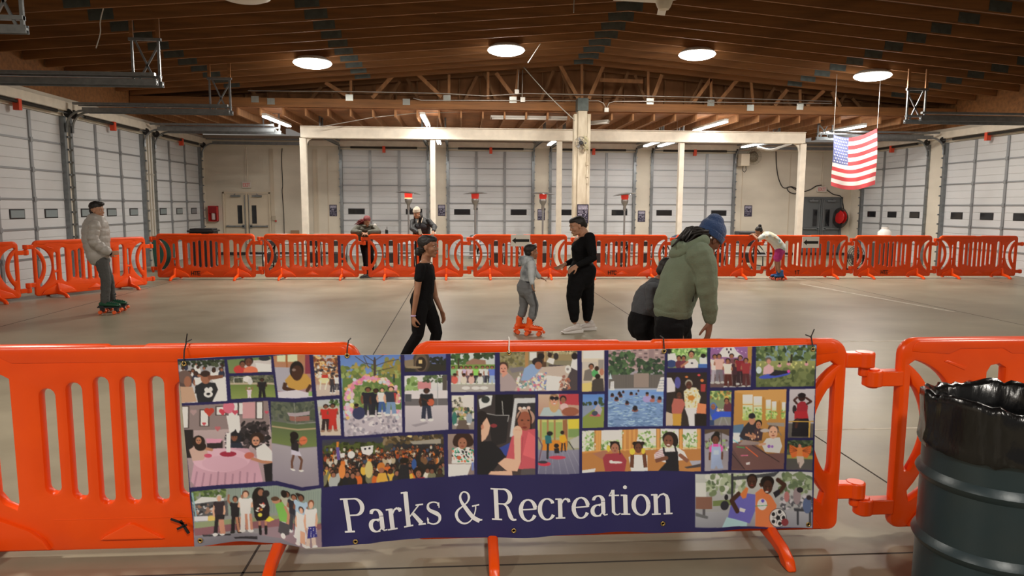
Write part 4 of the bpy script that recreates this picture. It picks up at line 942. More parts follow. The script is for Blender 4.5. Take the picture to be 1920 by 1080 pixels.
P('d8d0d4', 605, 900, 660, 850, 790, 840, 840, 870, 870, 930, 690, 960, 610, 940); [Ln('a06070', 5, 612, 885 + k * 14, 690, 860 + k * 14) for k in range(4)]; P('15151b', 680, 880, 790, 870, 800, 1030, 640, 1025, 700, 960); Ln('15151b', 14, 685, 890, 680, 845); Ln('15151b', 14, 780, 880, 770, 840)
E('1a1412', 730, 770, 60, 52); E('1a1412', 770, 790, 24, 45); head(718, 792, 46, '6b4030', '1a1412', .95); E('e8e0dc', 718, 822, 14, 5); Ln('6b4030', 32, 615, 950, 700, 925); Ln('7a4c3a', 30, 870, 945, 810, 900); P('9a9aa8', 880, 940, 970, 935, 968, 960, 900, 975); P('3a3438', 840, 990, 968, 960, 968, 985, 860, 1000)
# 24 picnic kids
ph(ZD, (710, 42, 1027, 40, 1027, 212, 712, 215), '8aa86a', '6a7a58'); Nz(['9ac070', '6f9a50', 'b0d088', '4a6a3a'], 712, 42, 1027, 110, 20); P('dcdfe6', 712, 100, 770, 95, 790, 160, 712, 170); E('1a1412', 722, 80, 18, 22); E('2a3a6a', 740, 180, 40, 30)
for x, c in ((800, '5a2a38'), (838, '6a3040')): E(c, x, 185, 28, 34); head(x, 140, 18, MB_, '1a1210')
P('e8e4e8', 845, 190, 880, 145, 930, 140, 955, 170, 950, 215, 850, 215); Ln('a9745a', 16, 815, 205, 870, 165); head(900, 110, 24, 'a9745a', '1a1210'); E('3a3a44', 905, 175, 10, 8); P('c8d8e8', 965, 130, 1020, 125, 1027, 185, 965, 185); E('17130f', 995, 115, 20, 18); B('3a60a8', 955, 180, 1027, 212)
# 25 family
ph(ZD, (705, 250, 1025, 248, 1018, 668, 697, 672), '221a1a', '2a2320'); P('c8c4c8', 705, 290, 740, 290, 770, 350, 770, 400, 705, 410); E('4a4a90', 790, 330, 24, 46); P('9a3030', 975, 340, 1015, 340, 1010, 400, 975, 400); E('d8703a', 985, 312, 14, 12); E('d8703a', 862, 285, 12, 8); E('c8404a', 960, 270, 12, 8); P('b8a898', 697, 560, 760, 580, 750, 672, 697, 672)
P('c8c8cc', 845, 530, 945, 525, 925, 668, 880, 668, 870, 600); P('d8d0b0', 838, 400, 880, 365, 940, 370, 975, 440, 950, 530, 850, 530); Nz(['c8b070', 'e8e0d0', 'b09a60'], 850, 380, 960, 520, 11, 40); head(880, 350, 30, '4a2c22', '9a968a', 1.05); E('b8742a', 898, 450, 28, 20)
P('a85a50', 742, 510, 760, 455, 830, 460, 850, 500, 820, 575, 745, 575); head(802, 432, 26, '4a2c22', '1a1412', 1.2); P('b88a35', 750, 575, 822, 575, 815, 668, 752, 668); P('e07a50', 950, 490, 1018, 500, 1015, 575, 940, 570); B('1a1412', 925, 575, 1020, 670)
# 26 ghost wall group
ph(ZE, (280, 28, 522, 25, 513, 260, 278, 265), '8a5a98', '6a5058'); P('e8dce8', 320, 85, 350, 40, 385, 22, 412, 28, 435, 60, 470, 85, 430, 92, 350, 90); E('1b1420', 375, 45, 5, 7); E('1b1420', 398, 45, 5, 7); E('1b1420', 386, 62, 5, 8); [E('d8b8e0', 300 + i * 23, 38 + (i * 37) % 30, 3) for i in range(9)]; P('a87a38', 495, 28, 522, 25, 518, 140, 495, 140); B('5a4648', 278, 190, 515, 265)
for x, y, c, q in ((305, 75, 'd8c4c0', 'a09aa8'), (330, 72, 'c8a098', '6a6470'), (402, 70, '6a4048', '3a2420'), (380, 98, 'e0c8c0', '4a1f1c'), (430, 100, '3a1f28', '2a181c'), (452, 80, '7a1f28', '2a1a20'), (485, 95, '8a2a30', '4a2024')): man(x, y, 170, c, q, MB_, arm=2, w=1.0, shoe='aaa')
# 27 lawn
ph(ZE, (545, 25, 905, 22, 893, 258, 545, 262), '7a96b8', '5a6a40'); Nz(['37482c', '4a5e38', '5f7344', '2a3822', '7a8a5a'], 545, 28, 905, 110, 20); G('8a9058', '4a5532', 545, 112, 905, 265); Nz(['55603a', '3f4a2c', '6a7448'], 545, 165, 905, 262, 24, 80); Ln('2a261c', 12, 752, 125, 756, 80); Nz(['c0c078'], 560, 118, 900, 150, 8, 20)
E('3a4ab0', 655, 195, 95, 14, -8); P('c8a0a8', 585, 190, 590, 150, 620, 128, 650, 150, 650, 185); E('5a5048', 618, 105, 20, 14); E('b88070', 620, 115, 13, 14); P('1f1c24', 620, 195, 660, 165, 730, 170, 735, 182, 660, 198); E('d0409a', 738, 172, 9); E('b9c8e0', 562, 165, 16, 20)
for x, y in ((684, 140), (738, 130), (845, 132)): E('c89098', x, y, 12, 9); E('2a1f20', x, y - 12, 6)
# 28 blue table
ph(ZE, (277, 285, 400, 282, 397, 480, 275, 482), '6a8a50', '7a7478'); Nz(['a8b870', '8a6a3a', 'c8a050', '4f6a3a'], 277, 283, 400, 330, 12); E('a88060', 375, 345, 16, 20); E('5a2a34', 380, 380, 24, 36); head(372, 345, 14, MB_, '2a1a14'); E('34509a', 300, 400, 24, 40); head(295, 375, 16, MB_, '4a6aa8'); P('2a4ac0', 285, 425, 310, 400, 397, 400, 397, 432, 340, 432, 290, 455); Ln('8a8a90', 6, 345, 435, 330, 478); Ln('8a8a90', 6, 360, 435, 380, 478); Nz(['c8c0c0', 'e0a060'], 315, 385, 360, 400, 6, 12); B('2a3a60', 275, 450, 300, 480)
# 29 porch craft
ph(ZE, (418, 280, 727, 275, 717, 730, 402, 732), 'b4823f', '9a6c3a'); P('c08f50', 418, 278, 730, 275, 727, 360, 600, 330, 480, 300, 418, 290)
for x0, x1, y0, y1 in ((465, 525, 305, 450), (530, 580, 315, 450), (605, 635, 335, 445), (640, 668, 345, 445), (700, 722, 350, 440)): G('dfe4e8', '9ab060', x0, y0, x1, y1); Nz(['8aa850', 'b8c870', '6a8a40'], x0, (y0 + y1) / 2, x1, y1, 9, 16); Ln('c49352', 5, x0, y0 + 55, x1, y0 + 55)
Ln('b07a38', 10, 590, 320, 592, 460); Ln('b07a38', 10, 685, 340, 686, 460); P('4d6a88', 404, 480, 470, 470, 480, 560, 404, 570); B('c8ccd8', 404, 520, 450, 600); P('6a4a48', 404, 580, 500, 560, 610, 640, 717, 640, 717, 730, 402, 730); P('5a4042', 404, 600, 480, 728, 404, 728); Ln('2a2022', 4, 404, 640, 480, 728); Ln('2a2022', 4, 520, 590, 690, 690); P('8a7a78', 470, 560, 570, 575, 560, 590, 440, 590)
P('26232a', 445, 540, 470, 490, 505, 455, 560, 470, 580, 520, 560, 570, 470, 560); E('b07a60', 520, 450, 19, 26); E('1c1b22', 520, 425, 20, 16); B('1c1b22', 500, 428, 542, 436); P('3a2a30', 535, 500, 590, 500, 580, 565, 530, 565); head(560, 478, 20, 'a06a50', '1c1412'); Ln('b07a60', 14, 480, 530, 540, 545); Nz(['c8a080', '9a6a50'], 500, 520, 560, 560, 9, 14)
P('d8d8e4', 580, 590, 610, 555, 690, 550, 705, 600, 690, 640, 600, 630); head(650, 522, 34, 'c99a80', '4a3428', 1.05); Ln('c99a80', 14, 560, 590, 600, 585); E('8a5ab0', 625, 600, 10); E('8a5ab0', 645, 602, 8); Ln('e0603a', 6, 483, 600, 555, 655); Ln('3a9a50', 5, 430, 600, 475, 605); Ln('d86a90', 5, 455, 650, 495, 648); P('d8c8d0', 485, 690, 510, 685, 508, 700, 488, 702); Ln('4ac0d0', 4, 410, 560, 440, 580); P('8a8078', 610, 465, 717, 468, 717, 490, 620, 480); Ln('6a6468', 4, 660, 480, 700, 540); E('a8a0a0', 600, 510, 30, 10)
# 30 person on shoulders
ph(ZE, (745, 275, 898, 273, 885, 550, 738, 553), 'b4aeb4', '9a949a'); B('55504c', 738, 470, 888, 553); P('17141a', 760, 545, 765, 460, 800, 425, 850, 425, 868, 470, 870, 545); P('8f1f2a', 785, 420, 790, 360, 812, 345, 835, 345, 855, 370, 850, 415, 830, 425); Ln('3a1f1c', 12, 792, 360, 772, 338, 790, 322); Ln('3a1f1c', 12, 845, 362, 875, 345, 845, 325); E('2a1614', 818, 322, 22, 22); E('1a1215', 818, 310, 24, 14); E('241c20', 775, 390, 12, 24); P('a01f28', 775, 400, 850, 400, 858, 440, 775, 445); Ln('3a1f1c', 16, 795, 440, 785, 490); Ln('a8823a', 6, 740, 460, 888, 458); Ln('c09a48', 10, 865, 460, 862, 545)
# 31 butterfly wings
ph(ZE, (737, 567, 885, 563, 880, 733, 730, 735), '3f4a3a', '4a4648'); Nz(['2c3a28', '4f5f40', '1f2a1e'], 735, 565, 885, 640, 14); B('8f8a40', 735, 650, 885, 670); P('c8602a', 795, 610, 770, 598, 748, 590, 748, 630, 765, 668, 800, 655); P('c8602a', 822, 608, 850, 600, 875, 592, 872, 632, 850, 665, 820, 655); [Ln('5a2a18', 2, 795, 625, 752, 595 + k * 14) for k in range(4)]; [Ln('5a2a18', 2, 822, 625, 868, 598 + k * 14) for k in range(4)]
P('d8783a', 795, 605, 822, 605, 826, 658, 790, 658); E('c07a60', 808, 598, 9, 10); P('b8a8a0', 790, 655, 830, 655, 835, 690, 812, 725, 795, 690); Ln('5a4a48', 5, 805, 690, 805, 725)
# 32 girl in overalls
ph(ZE, (245, 503, 388, 500, 382, 732, 242, 735), '8a8690', '8c8690'); P('4a3a30', 245, 503, 388, 500, 388, 540, 350, 525, 300, 515, 245, 530); Nz(['8aa070', 'c8ccd0', '5a4a48'], 248, 560, 388, 620, 12, 50); G('8d8792', '9a949c', 245, 640, 388, 735); Ln('3a2f2c', 5, 340, 510, 345, 650)
E('15110f', 316, 530, 18, 16); head(308, 565, 24, '5a3426', '15110f', 1.15); P('d84a98', 270, 605, 290, 585, 335, 585, 352, 605, 345, 630, 275, 630); P('93a4c8', 284, 600, 338, 600, 345, 690, 355, 722, 322, 725, 312, 705, 300, 725, 278, 722, 282, 680); Ln('93a4c8', 6, 290, 605, 292, 580); Ln('93a4c8', 6, 330, 605, 328, 580); B('aab8d8', 295, 620, 328, 645); Ln('5a3426', 11, 275, 630, 272, 670); Ln('5a3426', 11, 347, 628, 346, 668)
# 33 two friends with football
ph(ZE, (188, 752, 880, 742, 880, 1055, 187, 1048), 'b8bcb8', '8a8a90'); Nz(['6a7a58', '8a9a78', 'a8b498', 'c8d0c4', '55664a'], 250, 760, 480, 860, 22, 90); Nz(['6a7a58', '8a9a78', '55664a'], 690, 755, 880, 860, 22, 70); P('3f4246', 400, 770, 690, 745, 660, 770, 560, 775, 415, 790); Ln('2a2c34', 14, 407, 752, 408, 940); B('c8ccc8', 190, 800, 250, 880)
G('9a9ca4', '80828c', 188, 960, 880, 1056); B('7a5446', 190, 878, 285, 945); B('4c4a50', 230, 945, 245, 990); P('5a5c60', 190, 965, 262, 985, 258, 1000, 190, 985); B('6a7a48', 290, 900, 400, 930); Nz(['b8b4bc', '6a6a70', '4a4a52'], 700, 880, 880, 960, 14, 60); B('2f3138', 780, 950, 880, 965); Ln('2f3138', 12, 800, 960, 800, 1035); Ln('2f3138', 12, 868, 960, 868, 1035)
E('24242e', 362, 930, 26, 26); E('1c1a20', 372, 885, 12, 16); E('a86a6a', 735, 885, 16, 30); E('8a7a80', 795, 880, 22, 48); E('1f1a20', 812, 845, 18, 16); E('4a5a80', 852, 930, 24, 44); E('241c20', 862, 885, 14, 14)
P('5f5cb0', 380, 1005, 400, 930, 420, 880, 470, 860, 545, 870, 545, 960, 515, 1035, 390, 1010); P('9fc4d0', 345, 1050, 375, 995, 500, 1030, 500, 1055); Ln('3a221a', 26, 455, 860, 405, 905, 440, 965); P('e8703a', 455, 870, 490, 828, 503, 835, 490, 890, 470, 895); P('e8e4e4', 455, 945, 490, 955, 482, 972, 452, 965); head(523, 800, 34, '3a221a', '17110f', .98)
P('ee7040', 545, 860, 580, 835, 640, 880, 672, 930, 650, 1055, 548, 1050); Ln('3a221a', 24, 570, 820, 600, 800); Ln('3a221a', 24, 690, 860, 722, 820, 680, 790); P('1f1c22', 650, 860, 690, 840, 695, 870, 665, 890); E('17110f', 615, 800, 42, 34); head(618, 828, 36, '3a221a', '17110f', 1.0); E('e8e0e0', 612, 855, 10, 4); E('e6e2ea', 585, 925, 28, 32); Ln('2a8a4a', 4, 545, 935, 620, 930); E('5a4ab0', 588, 905, 10)
E('1a1a1f', 680, 1000, 52, 52); E('e4e0e2', 680, 1000, 49, 49)
for a in range(0, 360, 72): E('1a1a1f', 680 + 34 * cos(radians(a)), 1000 + 34 * sin(radians(a)), 11); Ln('1a1a1f', 3, 680, 1000, 680 + 34 * cos(radians(a + 36)), 1000 + 34 * sin(radians(a + 36)))
E('1a1a1f', 680, 1000, 13); E('7a2f35', 722, 1025, 22, 20)
# 34 sports court line-up
ph(ZF, (95, 570, 1187, 508, 1195, 1000, 130, 1060), '7f8a80', '84808a'); B('7d8c84', 400, 510, 1195, 780)
for i in range(40): Ln('6d7a74', 3, 400 + i * 20, 530, 400 + i * 20, 770)
Nz(['4f6638', '3a4d2c', '6a8048'], 95, 560, 380, 640, 26); P('c8ccd0', 105, 670, 180, 620, 360, 640, 360, 660, 110, 680); P('4a4a4e', 110, 680, 390, 660, 400, 790, 120, 800); Nz(['2a2a2e', '8a6a5a', 'b8b8bc'], 120, 690, 290, 780, 18, 40); Ln('7fa4b0', 12, 105, 580, 145, 860); E('c8b060', 260, 810, 40, 24); B('c4c4cc', 120, 790, 230, 830); Ln('8fb0b8', 6, 510, 530, 512, 640)
P('7f8a68', 120, 840, 700, 800, 1195, 780, 1195, 800, 130, 890); P('7a5058', 120, 890, 1195, 790, 1195, 850, 700, 900, 130, 950); G('74727c', '66646e', 130, 950, 1195, 1062); P('7a5058', 650, 880, 900, 850, 1195, 900, 1195, 850, 900, 830); P('84707a', 700, 900, 1195, 840, 1195, 1010, 650, 960); P('222026', 440, 985, 640, 975, 640, 1000, 450, 1000); P('2a282e', 190, 940, 420, 950, 415, 965, 200, 955)
def kid(x, y, h, s, q, sk=BR, hr='1c1412', arm=2, w=1.0, shoe='ccd'): man(x, y, h, s, q, sk, hr, arm, w, shoe)
kid(320, 610, 350, '2a2026', '1c181d', LT, 'b8b4b0', 0, .8, 'f0f0f4'); P('1c181d', 298, 780, 370, 780, 366, 820, 300, 820); [Ln('b8806a', 24, x, 820, x + 14, 935) for x in (330, 350)]
kid(458, 620, 330, '1a171c', '1a171c', MB_, '2a1c18', 1, .85, '222'); [Ln('a9745a', 22, x, 800, x + 15, 930) for x in (470, 500)]
kid(545, 572, 370, 'dcd6d8', 'd8d4da', LT, '4a3026', 2, .95, 'eee'); [Ln('b8806a', 22, x, 770, x + 4, 910) for x in (550, 588)]
P('1a1418', 605, 640, 620, 560, 690, 548, 720, 620, 745, 720, 740, 830, 640, 840, 620, 800); E('14100f', 655, 590, 44, 46); E('14100f', 625, 620, 24, 50); E('8a5a44', 672, 590, 24, 28); Nz(['c8a23a', 'b8403a', 'e0d8c8'], 640, 680, 700, 750, 14, 16); E('d8c84a', 665, 785, 18); Ln('a9745a', 20, 660, 840, 660, 880); Ln('a9745a', 20, 710, 835, 715, 880); Ln('141216', 24, 662, 880, 668, 950); Ln('141216', 24, 714, 880, 716, 945); P('d8c83a', 705, 840, 740, 800, 785, 830, 740, 850)
E('1f1a1c', 715, 600, 30, 30); kid(890, 560, 330, 'a8a898', 'b8b4bc', BR, '17110f', 2, 1.0); E('17110f', 865, 590, 26, 34); kid(950, 570, 330, '22222c', '33333c', MB_)
P('6ea84a', 790, 700, 850, 665, 900, 740, 895, 830, 830, 840); E('b07a60', 798, 662, 34, 30); E('4a3426', 790, 648, 34, 20); Ln('b07a60', 24, 870, 700, 905, 760, 900, 840); P('3f3c42', 830, 840, 920, 840, 915, 920, 870, 950, 820, 930); E('e0e0e6', 865, 950, 20, 22)
kid(1010, 550, 380, '9ab4dc', 'd0d0dc', BR, '17110f', 2, .95); E('17110f', 985, 560, 20, 14); kid(1015, 655, 330, 'd4dcea', 'c8d0e0', LT, '2a1c16', 0, .85, 'eee'); [Ln('c99a80', 20, x, 850, x, 950) for x in (1020, 1042)]
kid(1100, 600, 400, 'd8d4dc', 'c8b4a8', LT, '6a3a24', 0, .8, 'eee'); P('2c2c78', 1080, 808, 1142, 808, 1158, 900, 1070, 905); [E('d8d8ea', 1082 + (i * 23) % 70, 820 + (i * 31) % 80, 4) for i in range(14)]
_K[0] = None
CV = CV.reshape(CH, SS, CW, SS, 3).mean((1, 3))

# ---- the banner itself: a sagging vinyl sheet
bnc = [(332.5, 673.5), (1532, 646), (1524.5, 991), (367.5, 1021)]
YBN = YN - .088
wc = [PY(u, v, YBN + (.028 if k < 2 else -.034)) for k, (u, v) in enumerate(bnc)]
NX, NY = 1180, 345
ss, tt = np.meshgrid(np.linspace(0, 1, NX), np.linspace(0, 1, NY))
def bil(A): return ((1 - ss) * (1 - tt))[..., None] * A[0] + (ss * (1 - tt))[..., None] * A[1] + (ss * tt)[..., None] * A[2] + ((1 - ss) * tt)[..., None] * A[3]
W3 = bil([np.array(w) for w in wc]); 
# edge sag measured along the print: the top edge bows between ties, the bottom edge hangs in scallops
def interp_edge(xs, ys): return np.interp(ss[0], xs, ys)
sc = 1 / 365.
topd = interp_edge([0, .08, .16, .24, .40, .58, .74, .86, 1], [0, -3, -4, 0, 1.5, 1, 2, 1, 0]) * sc * -1
botd = interp_edge([0, .06, .13, .17, .21, .27, .33, .42, .55, .7, .85, 1], [0, -1, 0, 12, 7, 4, 1, 1, 1, -1, -1, 0]) * sc
W3[..., 2] += topd[None, :] * (1 - tt) + (-botd[None, :]) * tt * -1 * -1
depth = (.012 * np.sin(ss * 23 + tt * 2.2) * (.3 + .7 * tt) + .006 * np.sin(ss * 61 - tt * 5) * tt + .016 * np.exp(-((ss - .16) / .05) ** 2) * tt ** 3
         + .007 * np.sin((ss * 1.3 + tt * .5) * 40) * tt ** 2 / (1 + np.exp((ss - .40) / .03)) + .010 * np.exp(-((ss - .27 - .12 * (1 - tt)) / .012) ** 2) * (tt > .6) * (tt - .6) * 2)
W3[..., 1] -= depth
# print colours looked up with a projective map of the sheet
U = np.array(bnc, float)
def homog(dst):
    A = []; src = [(0, 0), (1, 0), (1, 1), (0, 1)]
    for (s_, t_), (u, v) in zip(src, dst):
        A.append([s_, t_, 1, 0, 0, 0, -u * s_, -u * t_, u]); A.append([0, 0, 0, s_, t_, 1, -v * s_, -v * t_, v])
    A = np.array(A); return np.append(np.linalg.solve(A[:, :8], A[:, 8]), 1).reshape(3, 3)
Hm = homog(U); q = np.stack([ss, tt, np.ones_like(ss)], -1) @ Hm.T
uu = q[..., 0] / q[..., 2]; vv = q[..., 1] / q[..., 2] + (interp_edge([0, .08, .16, .24, .40, .58, .74, .86, 1], [0, -3, -4, 0, 1.5, 1, 2, 1, 0])[None] * (1 - tt) + interp_edge([0, .06, .13, .17, .21, .27, .33, .42, .55, .7, .85, 1], [0, -1, 0, -6, -3, 0, 1, 1, 1, 1, 1, 0])[None] * tt)
fx = np.clip(uu - CX0 - .5, 0, CW - 1.001); fy = np.clip(vv - CY0 - .5, 0, CH - 1.001)
x0 = fx.astype(int); y0 = fy.astype(int); dx = (fx - x0)[..., None]; dy = (fy - y0)[..., None]
col = (CV[y0, x0] * (1 - dx) + CV[y0, x0 + 1] * dx) * (1 - dy) + (CV[y0 + 1, x0] * (1 - dx) + CV[y0 + 1, x0 + 1] * dx) * dy
col = col * .90 + .045
lin = np.where(col <= .04045, col / 12.92, ((col + .055) / 1.055) ** 2.4) * PRINT_GAIN; lin = np.minimum(lin, .86)
BAN = empty('photo_banner', wc[0], label='long navy vinyl photo collage banner reading Parks & Recreation tied to the near barriers', cat='banner')
org = np.array(wc[0])
def grid_mesh(name, Pts, colr=None, nx=None, ny=None):
    ny, nx = Pts.shape[:2]; me = bpy.data.meshes.new(name)
    me.vertices.add(nx * ny); me.vertices.foreach_set('co', Pts.reshape(-1).astype(np.float32))
    i = np.arange(nx * ny).reshape(ny, nx); f = np.stack([i[:-1, :-1], i[1:, :-1], i[1:, 1:], i[:-1, 1:]], -1).reshape(-1, 4)
    me.loops.add(f.size); me.loops.foreach_set('vertex_index', f.reshape(-1).astype(np.int32))
    me.polygons.add(len(f)); me.polygons.foreach_set('loop_start', (np.arange(len(f)) * 4).astype(np.int32))
    me.polygons.foreach_set('use_smooth', np.ones(len(f), bool)); me.update(calc_edges=True)
    if colr is not None:
        at = me.color_attributes.new('print', 'FLOAT_COLOR', 'POINT')
        c4 = np.ones((nx * ny, 4), np.float32); c4[:, :3] = colr.reshape(-1, 3); at.data.foreach_set('color', c4.reshape(-1))
    me.update(); return me
me = grid_mesh('banner_print', W3 - org, lin)
M_ban = mat('printed_vinyl', (.5, .5, .5), 0.36, spec=.45, bump=0.0)
_n = M_ban.node_tree; _a = _n.nodes.new('ShaderNodeVertexColor'); _a.layer_name = 'print'; _n.links.new(_a.outputs[0], _n.nodes['Principled BSDF'].inputs['Base Color'])
me.materials.append(M_ban); o = bpy.data.objects.new('print_sheet', me); COL.objects.link(o); o.parent = BAN
bk = W3[::12, ::20].copy(); bk[..., 1] += .004
mb_ = grid_mesh('banner_back', bk - org); mb_.materials.append(M_white); o = bpy.data.objects.new('backing', mb_); COL.objects.link(o); o.parent = BAN
# sheet sampler: photo-frame position on the print -> point on the vinyl
Hi = np.linalg.inv(Hm)
def onban(u, v, lift=.003):
    q = Hi @ np.array([u, v, 1.]); s_, t_ = q[0] / q[2], q[1] / q[2]
    i = min(NY - 1, max(0, t_ * (NY - 1))); j = min(NX - 1, max(0, s_ * (NX - 1))); i0, j0 = min(NY - 2, int(i)), min(NX - 2, int(j)); a, b = i - i0, j - j0
    p = (W3[i0, j0] * (1 - b) + W3[i0, j0 + 1] * b) * (1 - a) + (W3[i0 + 1, j0] * (1 - b) + W3[i0 + 1, j0 + 1] * b) * a
    return Vector((p[0], p[1] - lift, p[2])) - Vector(wc[0])
# ---- lettering: serif strokes, glyph units 1 = x-height
def st(pts, w0, w1=None): return (pts, w0, w1 if w1 is not None else w0)
def arc(cx, cy, rx, ry, a0, a1, n=14): return [(cx + rx * cos(radians(a0 + (a1 - a0) * i / n)), cy + ry * sin(radians(a0 + (a1 - a0) * i / n))) for i in range(n + 1)]
K, k_ = .195, .066
def stroke_arc(cx, cy, rx, ry, a0, a1, thick=K, thin=k_, n=18):
    pts = arc(cx, cy, rx, ry, a0, a1, n); ws = [thin + (thick - thin) * abs(cos(radians(a0 + (a1 - a0) * i / n))) ** 1.3 for i in range(n + 1)]; return (pts, ws, None)
def serif(x, y, w=.30): return ([(x - w / 2, y), (x + w / 2, y)], k_ * 1.1, None)
GY = {
 'P': (1.12, [st([(.22, 0), (.22, 1.5)], K), serif(.22, .03, .46), serif(.16, 1.47, .34), ([(.22, 1.47), (.6, 1.47)], k_, None), stroke_arc(.58, 1.10, .34, .375, 90, -90), ([(.22, .725), (.6, .725)], k_, None)]),
 'R': (1.22, [st([(.22, 0), (.22, 1.5)], K), serif(.22, .03, .46), serif(.16, 1.47, .34), ([(.22, 1.47), (.56, 1.47)], k_, None), stroke_arc(.54, 1.12, .32, .355, 90, -90), ([(.22, .77), (.56, .77)], k_, None), (([(.55, .77), (.72, .6), (.84, .2), (.95, .05), (1.1, .06)]), [k_, .12, K, .12, k_], None)]),
 'a': (.86, [stroke_arc(.36, .28, .26, .26, 60, 300), ([(.5, .52), (.62, .56)], k_, None), st([(.62, .68), (.62, .12)], K), ([(.62, .14), (.68, .03), (.82, .05)], [.14, .07, k_], None), stroke_arc(.38, .70, .24, .27, 0, 150), ([(.17, .84), (.16, .78)], .14, None), ([(.36, .54), (.62, .58)], k_, None), ([(.45, .04), (.6, .2)], k_, None)]),
 'r': (.72, [st([(.2, 0), (.2, .96)], K), serif(.2, .03, .44), serif(.12, .94, .26), ([(.25, .7), (.36, .9), (.5, .96)], [k_, .08, .10], None), ([(.5, .95), (.6, .88), (.62, .78)], [.10, .16, .13], None)]),
 'k': (1.0, [st([(.2, 0), (.2, 1.6)], K), serif(.2, .03, .42), serif(.12, 1.58, .26), ([(.26, .42), (.74, .93)], k_, None), serif(.76, .94, .34), ([(.42, .6), (.8, .06)], [.14, K], None), serif(.82, .03, .34)]),
 's': (.78, [([(.62, .80), (.58, .93), (.38, .99), (.18, .92), (.14, .74), (.24, .60), (.5, .46), (.64, .34), (.64, .16), (.52, .03), (.32, -.01), (.12, .08), (.10, .24)], [.10, .06, .06, .09, .13, .16, K, .15, .12, .08, .06, .06, .10], None), ([(.645, .95), (.645, .70)], .05, None), ([(.09, .30), (.09, .02)], .05, None)]),
 '&': (1.45, [([(1.28, .0), (.95, .25), (.62, .72), (.42, 1.05), (.40, 1.30), (.54, 1.48), (.74, 1.44), (.82, 1.24), (.74, 1.02), (.50, .82), (.24, .62), (.12, .38), (.20, .12), (.44, -.02), (.72, .03), (.96, .24), (1.10, .56), (1.12, .76)], [K, K, K, .14, .10, k_, .08, .12, .08, .06, .09, .15, .15, .09, .07, .06, .06, .06], None), serif(1.12, .78, .36), serif(1.26, .03, .3)]),
 'e': (.88, [stroke_arc(.44, .48, .34, .49, 12, 330), ([(.14, .52), (.78, .52)], k_, None), ([(.77, .5), (.775, .62)], .12, None)]),
 'c': (.84, [stroke_arc(.44, .48, .34, .49, 45, 325), ([(.68, .86), (.70, .74)], .15, None)]),
 't': (.6, [st([(.24, .12), (.24, 1.22)], .15), ([(.04, .94), (.52, .94)], k_, None), ([(.24, .16), (.32, .03), (.44, 0), (.56, .08)], [.14, .09, .06, .05], None), ([(.06, .93), (.2, 1.2)], .05, None)]),
 'i': (.46, [st([(.2, 0), (.2, .96)], K), serif(.2, .03, .42), serif(.12, .94, .26), (arc(.2, 1.33, .045, .045, 0, 360, 10), .10, None)]),
 'o': (.94, [stroke_arc(.45, .48, .34, .48, 0, 360, n=28)]),
 'n': (1.02, [st([(.2, 0), (.2, .96)], K), serif(.2, .03, .42), serif(.12, .94, .26), ([(.26, .74), (.42, .92), (.58, .96), (.72, .86), (.76, .66)], [k_, .07, .09, .14, K], None), st([(.76, .7), (.76, 0)], K), serif(.76, .03, .42)]),
}
LP = MB()
def lay(txt, u0, v0, u1, v1, widths, xh):
    """baseline from (u0, v0) to (u1, v1) on the print, x-height xh"""
    tot = sum(GY[c][0] if c != ' ' else .62 for c in txt); L_ = sqrt((u1 - u0) ** 2 + (v1 - v0) ** 2); sx_ = L_ / tot; dx_, dy_ = (u1 - u0) / L_, (v1 - v0) / L_
    cur = 0
    def mp_(x, y):
        X_ = x * sx_; Y_ = y * xh; ux = u0 + dx_ * X_ + dy_ * Y_; vy = v0 + dy_ * X_ - Y_ * dx_; t_ = X_ / L_
        vy += 3.0 * sin(pi * t_) if len(txt) < 8 else 1.5 * sin(pi * t_)
        ux += -(.10 * (1 - t_) + .0) * Y_ * LEAN
        return onban(ux, vy)
    for c in txt:
        if c == ' ': cur += .62; continue
        adv, strokes = GY[c]
        for pts, w, _ in strokes:
            ws = w if isinstance(w, list) else [w] * len(pts)
            if len(pts) > 4 and c in '&sRkc':
                Q_, V_ = [], []
                for i in range(len(pts) - 1):
                    a0, a1, a2, a3 = pts[max(i - 1, 0)], pts[i], pts[i + 1], pts[min(i + 2, len(pts) - 1)]
                    for j in range(4):
                        t = j / 4; Q_.append(tuple(.5 * (2 * a1[d] + (a2[d] - a0[d]) * t + (2 * a0[d] - 5 * a1[d] + 4 * a2[d] - a3[d]) * t * t + (3 * a1[d] - a0[d] - 3 * a2[d] + a3[d]) * t ** 3) for d in (0, 1))); V_.append(ws[i] * (1 - t) + ws[i + 1] * t)
                pts, ws = Q_ + [pts[-1]], V_ + [ws[-1]]
            P2_, W2_ = [pts[0]], [ws[0]]
            for i in range(1, len(pts)):
                n = max(1, int(sqrt((pts[i][0] - pts[i - 1][0]) ** 2 + (pts[i][1] - pts[i - 1][1]) ** 2) / .08))
                for j in range(1, n + 1): t = j / n; P2_.append((pts[i - 1][0] * (1 - t) + pts[i][0] * t, pts[i - 1][1] * (1 - t) + pts[i][1] * t)); W2_.append(ws[i - 1] * (1 - t) + ws[i] * t)
            pts, ws = P2_, W2_
            n = len(pts); Lp = []; Rp = []
            for i in range(n):
                a = pts[max(0, i - 1)]; b = pts[min(n - 1, i + 1)]; tx_, ty_ = b[0] - a[0], b[1] - a[1]; d = sqrt(tx_ ** 2 + ty_ ** 2) or 1; nx_, ny_ = -ty_ / d, tx_ / d
                p = pts[i]; Lp.append(mp_(cur + p[0] + nx_ * ws[i] / 2, p[1] + ny_ * ws[i] / 2)); Rp.append(mp_(cur + p[0] - nx_ * ws[i] / 2, p[1] - ny_ * ws[i] / 2))
            LP.add(Lp + Rp, [(i, i + 1, n + i + 1, n + i) for i in range(n - 1)])
        cur += adv
LEAN = 1.0
